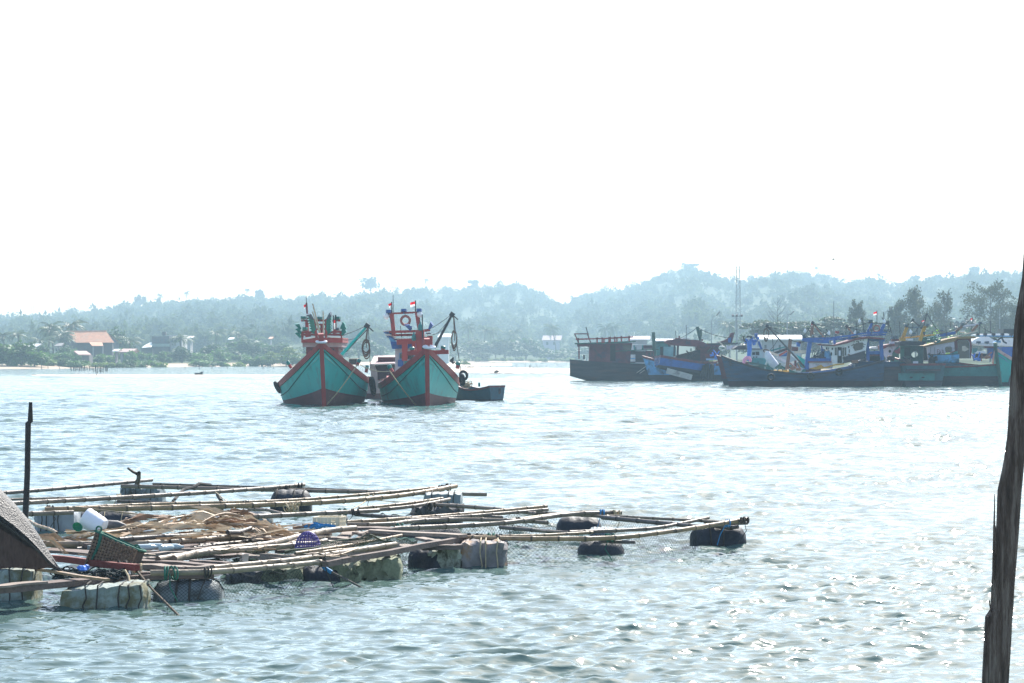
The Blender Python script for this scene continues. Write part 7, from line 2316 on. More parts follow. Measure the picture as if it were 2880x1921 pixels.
for k in range(5):
    c = onr(222 + 6 * k, 1606 + rr.uniform(-2, 2), 0.42)
    mb.lathe([(0.005, 0), (rr.uniform(0.02, 0.045), 0.015), (rr.uniform(0.015, 0.03), 0.045), (0.004, 0.06)], Matrix.Translation(c) @ Matrix.Rotation(rr.uniform(-0.6, 0.6), 4, 'Y'), 6)
single(mb, 'plastic_bag', m_tarpblue, 'crumpled bright blue plastic bag behind the grey beam', 'plastic bag')
mb = MB()
for k in range(60):
    c = onr(rr.uniform(150, 350), rr.uniform(1606, 1622), 0.36)
    mb.torus(c, rr.uniform(0.03, 0.08), 0.008, (rr.uniform(-1, 1), rr.uniform(-1, 1), 1), 9, 4)
single(mb, 'net_heap', m_netline, 'heap of black netting between the red plank and grey beam', 'fishing net')
p = onr(320, 1490, 0.46)
mb = MB(); mb.lathe([(0.02, -0.11), (0.05, -0.1), (0.055, 0.03), (0.03, 0.10), (0.02, 0.13)], Matrix.Translation(p + Vector((0, 0.06, 0.05))) @ Matrix.Rotation(0.1, 4, 'Z') @ Matrix.Rotation(R(96), 4, 'Y'), 12)
single(mb, 'jug', mat('grey_jug', (0.10, 0.095, 0.10), 0.6, 0.3, 4), 'dull grey jug lying right of the white bucket', 'jug', None, True)

m_mesh = bpy.data.materials.new('dark_shade_mesh')
m_mesh.use_nodes = True
_nt = m_mesh.node_tree
_p = _nt.nodes['Principled BSDF']
_tc = _nt.nodes.new('ShaderNodeTexCoord')
_nz = _nt.nodes.new('ShaderNodeTexNoise'); _nz.inputs['Scale'].default_value = 55; _nz.inputs['Detail'].default_value = 4
_nt.links.new(_tc.outputs['Object'], _nz.inputs['Vector'])
_rp = _nt.nodes.new('ShaderNodeValToRGB')
_rp.color_ramp.elements[0].position = 0.42; _rp.color_ramp.elements[0].color = (0.018, 0.019, 0.022, 1)
_rp.color_ramp.elements[1].position = 0.66; _rp.color_ramp.elements[1].color = (0.06, 0.058, 0.062, 1)  # lighter noise specks paint the sparkles on the mesh
_nt.links.new(_nz.outputs['Fac'], _rp.inputs['Fac'])
_nt.links.new(_rp.outputs['Color'], _p.inputs['Base Color'])
_p.inputs['Roughness'].default_value = 0.6
_b = _nt.nodes.new('ShaderNodeBump'); _b.inputs['Strength'].default_value = 1.0; _b.inputs['Distance'].default_value = 0.02
_nt.links.new(_nz.outputs['Fac'], _b.inputs['Height']); _nt.links.new(_b.outputs['Normal'], _p.inputs['Normal'])
m_shade = mat('brown_shade_mesh', (0.030, 0.025, 0.025), 0.9, 0.35, 12, bump=0.4, bscale=60, stretch=(3, 1, 0.6), transl=0.15)
sh = thing('shade_net', 'dark mesh sheet draped to a point at the left edge of the raft', 'mesh sheet', tuple(onr(60, 1620, 0.4)))
dt = 22.6
top = [(-120, 1300), (0, 1374), (38, 1412), (76, 1456), (108, 1502), (142, 1557), (163, 1590), (180, 1612)]
mid = [(-120, 1362), (0, 1420), (38, 1450), (76, 1490), (106, 1528), (136, 1566), (160, 1594), (180, 1612.5)]
bot = [(-120, 1410), (0, 1468), (38, 1494), (76, 1522), (104, 1546), (131, 1575), (157, 1597), (180, 1613)]
mb = MB()
rows = []
for i in range(len(top)):
    f = 1 - i / (len(top) - 1)
    rows.append([at(top[i][0], top[i][1], dt + 0.45 * f), at(top[i][0] * 0.6 + mid[i][0] * 0.4, top[i][1] * 0.55 + mid[i][1] * 0.45 - 2, dt + 0.18 * f), at(mid[i][0], mid[i][1] + 2, dt + 0.08 * f), at(mid[i][0] * 0.5 + bot[i][0] * 0.5, mid[i][1] * 0.4 + bot[i][1] * 0.6, dt - 0.06 * f), at(bot[i][0], bot[i][1], dt - 0.02 * f)])
mb.grid(rows)
mb.build('mesh_sheet', m_mesh, sh, True)
mb = MB()
rows = []
for i in range(len(bot)):
    x, y = bot[i]
    yb = max(y + 2, 1600 + 5 * math.sin(x * 0.09) + 3 * math.sin(x * 0.31)) if x < 150 else y + 2
    r = []
    for k in range(5):
        t = k / 4
        r.append(at(x, y + (yb - y) * t, dt + 0.06 + 0.10 * t + 0.03 * math.sin(x * 0.15)))
    rows.append(r)
mb.grid(rows)
mb.build('hanging_sheet', m_shade, sh, True)
mb = MB(); mb.tube([at(x, y, dt - 0.03) for x, y in bot], 0.012, 5); mb.build('hem_rope', m_dkrope, sh, True)

dp = 29.5
mb = MB()
rr = random.Random(77)
P = [(86, 1131), (85, 1185), (79, 1190), (78, 1250), (77, 1320), (74, 1400), (70, 1470)]
pts = [at(x, y, dp) for x, y in P]
pts.append(Vector((pts[-1].x, dp, -0.6)))
mb.tube(pts, [0.022, 0.034, 0.036, 0.036, 0.036, 0.038, 0.04, 0.04], 9)
single(mb, 'mooring_pole', mat('black_wet_pole', (0.028, 0.022, 0.022), 0.6, 0.5, 6, bump=0.5, bscale=20), 'thin dark pole standing upright in the water at the left edge of the raft', 'pole', None, True)

DPOST = 12.5
tp = thing('timber_post', 'weathered split timber post rising at the right edge of the picture', 'post', (at(2805, 1921, DPOST).x, DPOST, -1.0))
m_post = mat('weathered_timber', (0.105, 0.070, 0.055), 0.85, 0.75, 4.0, bump=1.0, bscale=9, dirt=(0.21, 0.165, 0.14), dirt_amt=0.42, dscale=4.0, stretch=(7, 7, 0.7))
def post_edges(y):
    L = np.interp(y, [300, 780, 900, 1080, 1225, 1310, 1380, 1470, 1530, 1590, 1650, 1730, 1738, 1921, 2600], [2913, 2880, 2860, 2846, 2838, 2826, 2811, 2808, 2801, 2797, 2793, 2790, 2776, 2767, 2735])
    Rr = np.interp(y, [300, 780, 1225, 1380, 1535, 1656, 1794, 1921, 2600], [2995, 2948, 2892, 2879, 2868, 2858, 2851, 2843, 2815])
    return float(L), float(Rr)
mb = MB()
ys = [250 + i * 24 for i in range(100)]
rr = np.random.RandomState(8)
nseg = 18
prof = rr.uniform(-0.07, 0.07, nseg)
rows = []
for y in ys:
    l, r_ = post_edges(y)
    a, b = at(l, y, DPOST), at(r_, y, DPOST)
    w = b.x - a.x
    c = (a + b) / 2
    row = []
    prof = prof * 0.93 + rr.uniform(-0.02, 0.02, nseg)
    for k in range(nseg):
        th = 2 * PI * k / nseg
        q = 1 + prof[k] * (0.35 if abs(math.cos(th)) > 0.93 else 1)
        row.append(c + Vector((math.cos(th) * w / 2 * q, math.sin(th) * w * 0.44 * q + w * 0.4, 0)))
    row.append(row[0])
    rows.append(row)
mb.grid([list(reversed(r)) for r in rows])
mb.build('post_shaft', m_post, tp, True)
for pts, rad in (((( 2797, 1390), (2797, 1430), (2796, 1470), (2800, 1520), (2802, 1560)), (0.002, 0.0035, 0.005, 0.010, 0.008)),
                 (((2782, 1688), (2784, 1702), (2788, 1722), (2794, 1745)), (0.002, 0.004, 0.004, 0.004)),
                 (((2795, 1475), (2795, 1540), (2794, 1600), (2796, 1660)), (0.004, 0.007, 0.008, 0.006)),
                 (((2778, 1733), (2776, 1790), (2774, 1860), (2772, 1930)), (0.008, 0.012, 0.014, 0.014))):
    mb = MB(); mb.tube([at(x, y, DPOST + 0.02) for x, y in pts], list(rad), 5); mb.build('splinter', m_post, tp)
m_tile = mat('terracotta_roof', (0.56, 0.27, 0.15), 0.75, 0.22, 1.2, dirt=(0.5, 0.32, 0.22), dirt_amt=0.35, dscale=0.7)
m_wallgrey = mat('grey_wall', (0.26, 0.25, 0.25), 0.9, 0.2, 0.6)
m_walldark = mat('dark_wall', (0.09, 0.08, 0.085), 0.9, 0.25, 0.6)
m_wallwhite = mat('white_wall', (0.42, 0.41, 0.40), 0.85, 0.1, 0.6)
m_metalroof = mat('white_metal_roof', (0.75, 0.75, 0.74), 0.5, 0.08, 0.6)
m_window = mat('far_window', (0.06, 0.07, 0.09), 0.5, 0.2, 1)
m_galv = mat('galvanised_steel', (0.22, 0.23, 0.25), 0.5, 0.15, 2)

def ground(px, d):
    return float(land_z(px, d))

def gable_house(name, label, cat, x0, x1, y_eave, y_ridge, d, depth, m_wall, m_roof, ridge_shift=0.0, wins=(), group=None, tiles=0, base_px=None):
    """house facing the water: eave row, ridge row, roof plane tilted towards the camera"""
    a, b = at(x0, y_eave, d), at(x1, y_eave, d)
    zg = ground((x0 + x1) / 2, d) - 0.3
    rz = at(x0, y_ridge, d + depth / 2).z
    sx = ridge_shift
    t = thing(name, label, cat, ((a.x + b.x) / 2, d + depth / 2, zg), group)
    ins = 0.5
    mb = MB(); mb.box(((a.x + b.x) / 2, d + depth / 2, (zg + a.z) / 2), (b.x - a.x - 2 * ins, depth - 2 * ins, a.z - zg)); w = mb.build('wall', m_wall, t)
    r0, r1 = Vector((a.x + sx, d + depth / 2, rz)), Vector((b.x + sx, d + depth / 2, rz))
    f0, f1 = Vector((a.x, d, a.z)), Vector((b.x, d, b.z))
    k0, k1 = Vector((a.x + 2 * sx * 0.5, d + depth, a.z)), Vector((b.x + 2 * sx * 0.5, d + depth, b.z))
    th = Vector((0, 0, 0.18))
    mb = MB()
    n = max(1, tiles)
    for i in range(n):
        u0, u1 = i / n, (i + 1) / n
        mb.add([f0.lerp(r0, u0) + th * (1.0 if tiles else 1), f1.lerp(r1, u0) + th, f1.lerp(r1, u1) + th * 1.0, f0.lerp(r0, u1) + th], [(0, 1, 2, 3)])
        if tiles:
            p0, p1 = f0.lerp(r0, u0) + th * 0.4, f1.lerp(r1, u0) + th * 0.4
            mb.add([p0, p1, f1.lerp(r1, u0) + th, f0.lerp(r0, u0) + th], [(0, 1, 2, 3)])
    mb.add([k1 + th, k0 + th, r0 + th, r1 + th], [(0, 1, 2, 3)])
    mb.add([f0, f1, r1, r0, f0 + th, f1 + th], [(3, 2, 1, 0), (0, 1, 5, 4)])
    mb.add([f0 + Vector((ins, 0.5, 0)), r0 + Vector((0, 0, -0.05)), k0 + Vector((ins, -0.5, 0))], [(0, 1, 2)])
    mb.add([f1 + Vector((-ins, 0.5, 0)), r1 + Vector((0, 0, -0.05)), k1 + Vector((-ins, -0.5, 0))], [(2, 1, 0)])
    mb.build('roof', m_roof, t)
    for (wx0, wy0, wx1, wy1) in wins:
        mb = MB(); mb.rbox(wx0, wy0, wx1, wy1, d + ins - 0.06, 0.05); mb.build('window', m_window, w)
    return t

DH = 520.0
t = thing('house', 'large house with broad terracotta tiled roof behind the left mangroves', 'house', (at(255, 990, DH).x, DH + 7, ground(255, DH)))
f0, f1 = at(214, 964, DH), at(321, 964, DH)
r0, r1 = at(187, 934, DH + 9), at(299, 933, DH + 9)
mb = MB()
n = 12
for i in range(n):
    u0, u1 = i / n, (i + 1) / n
    th0, th1 = Vector((0, 0, 0.10)), Vector((0, 0, 0.0))
    A0, B0, A1, B1 = f0.lerp(r0, u0) + th0, f1.lerp(r1, u0) + th0, f0.lerp(r0, u1) + th1, f1.lerp(r1, u1) + th1
    mb.add([A0, B0, B1, A1], [(0, 1, 2, 3)])
    mb.add([f0.lerp(r0, u0) + Vector((0, 0, -0.02)), f1.lerp(r1, u0) + Vector((0, 0, -0.02)), B0, A0], [(0, 1, 2, 3)])
bk0, bk1 = Vector((r0.x - 3.2, DH + 18, f0.z)), Vector((r1.x + 2, DH + 18, f1.z))
mb.add([r0, r1, bk1, bk0], [(1, 0, 3, 2)])
mb.build('roof', m_tile, t)
mb = MB(); mb.tube([r0 + Vector((0, 0, 0.1)), r1 + Vector((0, 0, 0.1))], 0.22, 6); mb.build('ridge_cap', m_tile, t, True)
mb = MB(); zg = ground(255, DH) - 0.3
mb.add([Vector((f0.x + 0.4, DH + 0.8, zg)), Vector((f1.x - 0.5, DH + 0.8, zg)), Vector((f1.x - 0.5, DH + 0.8, f1.z - 0.02)), Vector((f0.x + 0.4, DH + 0.8, f0.z - 0.02)),
        Vector((r0.x - 2.5, DH + 17, zg)), Vector((r1.x + 1.5, DH + 17, zg)), Vector((r1.x + 1.5, DH + 17, f1.z)), Vector((r0.x - 2.5, DH + 17, f0.z)), r0 + Vector((0.2, 0, -0.2)), r1 + Vector((-0.2, 0, -0.2))],
       [(0, 1, 2, 3), (5, 4, 7, 6), (4, 0, 3, 8, 7), (1, 5, 6, 9, 2)])
w = mb.build('wall', m_walldark, t)
p0, p1 = at(259, 974, DH - 3), at(291, 974, DH - 3)
q0, q1 = at(251, 964.4, DH - 0.3), at(287, 964.4, DH - 0.3)
mb = MB(); mb.ext([p0, p1, q1, q0], (0, 0, 0.12)); mb.build('porch_roof', m_tile, t)
for x in (262, 289):
    mb = MB(); pp = at(x, 974, DH - 2.8); mb.beam(pp, (pp.x, pp.y, zg), 0.25, 0.25); mb.build('porch_post', m_wallgrey, t)
for x in (236, 302):
    mb = MB(); mb.rbox(x, 974, x + 7, 982, DH + 0.74, 0.05); mb.build('window', m_window, w)
gable_house('hut', 'small hut with a pale pink roof standing in front of the terracotta house', 'hut', 221, 257, 999.5, 989.5, 470, 5, m_walldark, mat('pink_metal_roof', (0.55, 0.34, 0.30), 0.6, 0.12, 1), -1.4)
t = thing('building', 'grey concrete block building with a white wing and rooftop tank', 'building', (at(460, 990, 560).x, 566, ground(460, 560)))
for (x0, y0, x1, y1, m, dd, nm) in ((427, 946, 476, 1006, m_walldark, 560, 'block'), (476, 942, 512, 1006, m_wallwhite, 562, 'white_wing'), (398, 978, 428, 1006, m_walldark, 557, 'low_wing')):
    mb = MB(); mb.rbox(x0, y0, x1, y1, dd, 9); w = mb.build(nm, m, t)
    if nm == 'block':
        for i in range(4):
            for j in range(2):
                mb = MB(); mb.rbox(431 + i * 11, 953 + j * 17, 437 + i * 11, 961 + j * 17, dd - 0.06, 0.05); mb.build('window', m_window, w)
        mb = MB(); mb.rbox(426, 966.5, 477, 975, dd - 0.35, 0.35); mb.build('balcony', mat('pale_green_band', (0.22, 0.30, 0.26), 0.8, 0.15, 1), w)
    if nm == 'white_wing':
        for i in range(3):
            mb = MB(); mb.rbox(481 + i * 10, 957, 487 + i * 10, 963, dd - 0.06, 0.05); mb.build('window', m_window, w)
mb = MB(); mb.rbox(456, 933, 466, 944, 563, 1.2); mb.build('roof_tank', m_walldark, t)
mb = MB(); a = at(398, 978, 556); b = at(422, 969, 558); mb.ext([a, at(424, 976, 556), b, at(412, 971, 558)], (0, 5, 0.6)); mb.build('low_roof', m_metalroof, t)
gable_house('house', 'low house with a dull pink tiled roof left of the grey block building', 'house', 331, 372, 992, 983, 505, 7, m_wallgrey, mat('dull_pink_roof', (0.36, 0.24, 0.21), 0.8, 0.15, 1), 0.5, ((345, 995, 349, 1003), (355, 995, 359, 1003)))
gable_house('shed', 'tiny shed with a white roof beside the terracotta house', 'shed', 315, 331, 989, 984, 492, 4, m_walldark, m_metalroof, 0.3)
gable_house('shed', 'shed with bright white roof at the far left behind mangroves', 'shed', 76, 101, 978, 969, 500, 6, m_wallwhite, m_metalroof, 0.6)
gable_house('house', 'white two storey house with verandah between palm trunks', 'house', 152, 172, 975, 967, 505, 5, m_wallwhite, mat('grey_house_roof', (0.20, 0.19, 0.19), 0.8, 0.15, 1), 0.2, ((156, 980, 160, 988), (164, 980, 168, 988)))
gable_house('house', 'house with pale violet hipped roof far off between the palms', 'house', 1524, 1578, 958, 945, 900, 12, mat('pale_violet_wall', (0.40, 0.37, 0.45), 0.9, 0.1, 1), mat('violet_roof', (0.26, 0.20, 0.24), 0.8, 0.15, 1), 0.5, ((1536, 962, 1542, 970), (1556, 962, 1562, 970)))
gable_house('shed', 'shed with glaring white roof above trees right of the teal boats', 'shed', 1230, 1266, 949, 940, 760, 9, m_wallwhite, m_metalroof, 0.6)
for (x0, x1, y, dd, lb) in ((640, 654, 956, 640, 'small white roofed shed among trees above the long mangrove row'), (754, 764, 954, 700, 'tiny pale roofed hut left of the teal boats'), (520, 540, 952, 620, 'small pink roofed house beside the white wing')):
    gable_house('hut', lb, 'hut', x0, x1, y, y - 5, dd, 6, m_wallgrey, m_metalroof if 'white' in lb else m_tile, 0.3)
gable_house('warehouse', 'long warehouse with a brilliant white roof behind the moored boats', 'warehouse', 2134, 2264, 957, 946, 330, 16, mat('warehouse_wall', (0.34, 0.36, 0.40), 0.85, 0.15, 0.8), m_metalroof, 0.4, ((2150, 970, 2156, 984), (2190, 970, 2196, 984), (2222, 970, 2228, 984)))
gable_house('warehouse', 'pale roofed store behind the maroon cabin boat', 'warehouse', 1772, 1828, 957, 948, 420, 12, mat('store_wall', (0.30, 0.27, 0.30), 0.85, 0.15, 0.8), mat('pale_lilac_roof', (0.46, 0.43, 0.46), 0.7, 0.1, 1), 0.4)
gable_house('warehouse', 'low white roofed store beside the tall lattice mast', 'warehouse', 1840, 1905, 964, 956, 420, 12, m_wallgrey, m_metalroof, 0.3)

def wpx(px, d):
    return px / FPX * d
def tree_px(key, i, x, y_top, w_px, d, label, name='tree', cat='tree', group=None, base_w=6.5, base_h=6.3):
    zg = ground(x, d)
    top = at(x, y_top, d).z
    return plant_tree(key, i, ((x - 1440) / FPX * d, d, zg - 0.1), wpx(w_px, d) / base_w, max(0.25, (top - zg) / base_h), label, name, cat, group)

GM = 'mangrove trees along the far left shore'
front = [(20, 952, 110, 432), (62, 938, 96, 434), (98, 968, 80, 432), (-30, 945, 120, 432), (135, 1003, 50, 438), (172, 1000, 60, 440), (205, 1006, 70, 440), (228, 1004, 60, 442), (300, 1010, 50, 452), (335, 1012, 60, 455), (362, 1004, 56, 458),
         (410, 1004, 64, 470), (445, 1008, 46, 474), (560, 1002, 70, 500), (600, 1008, 80, 505), (632, 1012, 46, 505), (702, 994, 56, 512), (738, 990, 62, 512), (805, 985, 80, 512), (850, 1000, 70, 505), (270, 1012, 40, 448), (672, 1014, 46, 505)]
MLB = ['low scrubby mangrove right of the far left clump', 'low mangrove between the far left clump and the palms', 'mangrove under the tallest palms left of the terracotta house', 'mangrove just left of the fishing stakes', 'mangrove behind the left end of the fishing stakes', 'mangrove behind the right end of the fishing stakes', 'low mangrove right of the fishing stakes', 'mangrove below the small white roofed shed',
       'mangrove in front of the low pink roofed house', 'small mangrove in front of the grey block building', 'left part of the long dark mangrove over the water', 'right part of the long dark mangrove over the water', 'low mangrove ending the long waterline bush', 'twin mangrove on the left, between stranded wreck and teal boats', 'twin mangrove on the right, between stranded wreck and teal boats',
       'mangrove under the tiered broad leaved tree', 'mangrove partly hidden by the left teal hull', 'small bush in front of the terracotta house stakes', 'low bush between the long waterline bush and the twin mangroves']
names_f = ['broad mangrove at the far left edge', 'tallest mangrove of the far left clump', 'rounded mangrove right of the far left clump']
for i, (x, y, w, d) in enumerate(front):
    if i < 3:
        lb, g = names_f[i], None
    else:
        lb, g = MLB[i - 3], GM
    tree_px('mangrove' if w > 50 else 'bush', i, x, y, w * 1.15, d, lb, 'mangrove_tree', 'mangrove', g, 6.5 if w > 50 else 5.0, 6.3 if w > 50 else 3.4)
Vs = []
for k in range(60):
    x = rnd.uniform(90, 900)
    d = float(shore(x)) + rnd.uniform(30, 90)
    y = rnd.uniform(972, 1004)
    if 214 < x < 330: y = max(y, 992)
    if 400 < x < 500: y = max(y, 982)
    me = TREES[('mangrove', 'bush', 'broad')[k % 3]][k % 4][0]
    V = np.empty(len(me.vertices) * 3, dtype=np.float32)
    me.vertices.foreach_get('co', V)
    V = V.reshape(-1, 3)
    zg = ground(x, d)
    sx = wpx(rnd.uniform(40, 85), d) / (6.5, 5.0, 9.0)[k % 3]
    sz = max(0.25, (at(x, y, d).z - zg) / (6.3, 3.4, 10.0)[k % 3])
    Vs.append(V * np.array([sx, sx, sz]) + np.array([(x - 1440) / FPX * d, d, zg]))
V = np.concatenate(Vs)
tag(link_mesh('shore_woods', mesh_np('shore_woods', V, np.arange(len(V)).reshape(-1, 4), m_mangrove)), 'belt of hazy bushes and low trees behind the left shore', 'woods', kind='stuff')
for i, (key, x, y, w, d, lb) in enumerate((
        ('broad', 320, 915, 95, 545, 'tall dark crowned tree right of the terracotta house'), ('broad', 352, 930, 80, 545, 'second dark crowned tree right of the terracotta house'), ('broad', 270, 925, 120, 560, 'dark wide tree just behind the terracotta ridge'),
        ('broad', 120, 966, 70, 500, 'round dark tree left of the white two storey house'), ('broad', 193, 968, 70, 500, 'round dark tree right of the white two storey house'), ('broad', 430, 958, 80, 600, 'hazy tree left of the grey block building'),
        ('broad', 512, 962, 80, 530, 'dense round tree in front of the white wing'), ('broad', 600, 962, 90, 560, 'round hazy tree above the long mangrove row'), ('broad', 690, 944, 150, 590, 'wide pale green tree above the mangroves left of the boats'),
        ('broad', 775, 950, 110, 600, 'pale tree close left of the teal boats'), ('broad', 463, 978, 60, 530, 'low round tree in front of the grey block'), ('mangrove', 560, 985, 80, 540, 'light mangrove behind the long dark waterline bush'))):
    tree_px(key, i, x, y, w, d, lb, 'tree', 'tree', None, 9.0 if key == 'broad' else 6.5, 10.0 if key == 'broad' else 6.3)
HLB = ['hazy tree between the teal boats, nearest the crane coil', 'hazy tree behind the right rail of the left teal boat', 'hazy tree just right of the green crane boom', '', 'tree below the tall palm right of the black derrick', '', 'tree just left of the pale violet house', 'tree between the two palms right of the derrick', 'tree right of the bundle hanging from the black derrick',
       'tree in front of the pale violet house', 'tree right of the pale violet house', 'tree beneath the palm pair by the maroon cabin, on the left', 'tree beneath the palm pair by the maroon cabin, on the right', 'tree behind the railing of the maroon cabin', 'low tree behind the bow of the right teal boat', 'low tree under the largest round green tree', 'low tree below the pale violet house',
       'low tree left of the maroon cabin boat', 'low tree above the driftwood on the right sandbar']
for i, (x, y, w, d, lb) in enumerate(((1010, 945, 120, 640, None), (880, 955, 110, 600, None), (960, 962, 100, 620, None), (1060, 965, 100, 680, 'pale sunlit tree seen between the two teal boats'), (1330, 948, 130, 820, None), (1420, 932, 140, 830, 'largest round green tree between the teal boats and the cabin boat'),
                                      (1480, 938, 110, 835, None), (1375, 955, 110, 825, None), (1280, 962, 110, 815, None), (1520, 968, 90, 838, None), (1590, 972, 100, 840, None), (1650, 968, 110, 842, None), (1700, 972, 100, 842, None), (1760, 965, 110, 842, None), (1240, 975, 90, 790, None),
                                      (1460, 975, 90, 822, None), (1560, 985, 80, 830, None), (1620, 988, 90, 832, None), (1350, 985, 90, 808, None))):
    tree_px('broad', i, x, y, w, d + 8, lb or HLB[i], 'tree', 'tree', 'row of hazy trees beyond the sandbars', 9.0, 10.0)
for i in range(20):
    x = 1290 + i * 22 + rnd.uniform(-8, 8)
    tree_px('bush', i, x, rnd.uniform(998, 1006), rnd.uniform(26, 44), float(shore(x)) + rnd.uniform(4, 14), 'low shrub along the far bank beyond the sandbars', 'shrub', 'shrub', 'low shrubs along the far bank', 5.0, 3.4)
tree_px('bush', 2, 1310, 1006, 60, 560, 'yellow green scrub on the sandbank right of the teal boats', 'shrub', 'shrub', None, 5.0, 3.4)
r = np.random.RandomState(77)
cm = crown_me('crown', [(rr_ * math.cos(a), rr_ * math.sin(a), z, 1.3, 1.3, 0.28, 46) for z, n_, rad in ((2.6, 6, 2.6), (3.6, 5, 2.0), (4.5, 4, 1.2), (5.1, 1, 0.1), (1.7, 6, 2.4)) for q in range(n_) for a, rr_ in ((q * 6.283 / n_ + z, rad * r.uniform(0.7, 1.1)),)], 0.34, 9, m_light, 0.9)
tm = trunk_me('trunk', 5.0, 0.12, limbs_for(3, 12, 4.0, 2.2), 3)
for (x, y, w, d, lb) in ((812, 976, 84, 505, 'tiered broad leaved tree just left of the left teal boat'), (762, 988, 60, 508, 'smaller tiered tree left of the broad leaved one')):
    zg = ground(x, d)
    t = thing('almond_tree', lb, 'tree', ((x - 1440) / FPX * d, d, zg))
    s = wpx(w, d) / 7.0
    t.scale = (s, s, (at(x, y, d).z - zg) / 5.4)
    link_mesh('crown', cm, t)
    link_mesh('trunk', tm, t)

for i, (x, y, d, lb) in enumerate(((135, 918, 520, 'tall coconut palm left of the terracotta roof'), (152, 926, 515, 'coconut palm between the two tallest by the terracotta roof'), (163, 940, 512, 'lower coconut palm left of the terracotta roof'), (190, 914, 530, 'coconut palm rising at the left end of the terracotta roof'),
                                   (110, 955, 505, 'short palm at the left of the palm clump'), (57, 938, 520, 'lone palm behind the far left mangroves'), (18, 940, 530, 'palm at the far left edge of the shore'), (182, 950, 512, 'palm close against the terracotta gable'), (365, 955, 520, 'bushy palm right of the terracotta house'),
                                   (510, 948, 545, 'palm in front of the white wing of the block'), (608, 934, 640, 'hazy palm above the long mangrove row'), (655, 940, 650, 'second hazy palm above the long mangrove row'), (1319, 918, 840, 'tall palm right of the black derrick'), (1358, 926, 850, 'smaller palm right of the tall one'),
                                   (1395, 930, 850, 'third palm in the row right of the derrick'), (1566, 922, 860, 'palm behind the pale violet house'), (1700, 922, 860, 'left palm of the pair above the maroon cabin'), (1733, 920, 860, 'right palm of the pair above the maroon cabin'), (2052, 912, 600, 'dense palm below the lattice mast'), (1450, 935, 870, 'palm behind the largest round tree'))):
    plant_palm(i, x, y + 3, d, lb, 'coconut palms along the far shore', 1.25 if d > 700 else (1.1 if i % 3 else 1.3))

r = np.random.RandomState(12)
def casuarina(x, y_top, w_px, d, label, seed, dens=1.0):
    r = np.random.RandomState(seed)
    zg = ground(x, d)
    H = at(x, y_top, d).z - zg
    W = wpx(w_px, d)
    t = thing('casuarina_tree', label, 'tree', ((x - 1440) / FPX * d, d, zg))
    bl = []
    tb = MB()
    tb.tube([(0, 0, -0.4), (0.1, 0, H * 0.5), (0, 0, H * 0.97)], [0.17, 0.11, 0.03], 6)
    nb = 34
    for k in range(nb):
        z = H * (0.22 + 0.75 * (k + 0.5) / nb)
        a = r.uniform(0, 6.283)
        f = max(0.0, 1 - ((z / H - 0.58) / 0.45) ** 2) ** 0.5
        l = W * 0.52 * max(0.16, f) * r.uniform(0.55, 1.1)
        b = Vector((0, 0, z * 0.9))
        e = Vector((math.cos(a) * l, math.sin(a) * l, z + H * 0.05))
        tb.tube([b, b.lerp(e, 0.5) + Vector((0, 0, 0.1)), e], [0.05, 0.035, 0.012], 4)
        for u in (0.45, 0.72, 0.95):
            p = b.lerp(e, u)
            bl.append((p.x, p.y, p.z, W * 0.10, W * 0.10, H * 0.07, 52 * dens * r.uniform(0.5, 1.4)))
    V, F = leaf_quads(bl, 0.20, r, 0.2, 0.9)
    link_mesh('crown', mesh_np('crown', V, F, m_casu), t)
    me = bpy.data.meshes.new('trunk'); me.from_pydata(tb.v, [], tb.f); me.materials.append(m_trunk)
    link_mesh('trunk', me, t)
casuarina(2575, 816, 128, 420, 'feathery casuarina tree left of the taller pair on the right', 21, 1.3)
casuarina(2655, 822, 70, 424, 'thin casuarina between the two large feathery trees', 22, 0.6)
casuarina(2785, 798, 176, 418, 'largest feathery casuarina tree at the right', 23, 1.4)
casuarina(2868, 845, 80, 420, 'feathery tree half behind the big timber post', 25, 0.9)
casuarina(2412, 853, 62, 430, 'small feathery tree behind the blue gantry', 24, 0.9)
casuarina(2522, 850, 60, 422, 'low feathery tree at the left foot of the large casuarina', 26, 1.0)
t = thing('bare_tree', 'leafless thin tree with upright branches beside the lattice mast', 'tree', ((2186 - 1440) / FPX * 420, 420, ground(2186, 420)))
tb = MB()
H = at(2186, 829, 420).z - ground(2186, 420)
tb.tube([(0, 0, -0.3), (0.05, 0, H * 0.5), (0, 0, H)], [0.10, 0.06, 0.012], 6)
for k in range(38):
    z = H * r.uniform(0.3, 0.9)
    a = r.uniform(0, 6.283)
    l = (H - z) * 0.32 + 0.5
    b = Vector((0, 0, z)); e = b + Vector((math.cos(a) * l, math.sin(a) * l, l * 1.2))
    tb.tube([b, b.lerp(e, 0.5) + Vector((math.cos(a) * l * 0.1, 0, -0.05)), e], [0.035, 0.022, 0.008], 4)
me = bpy.data.meshes.new('trunk'); me.from_pydata(tb.v, [], tb.f); me.materials.append(m_trunk)
link_mesh('trunk', me, t)
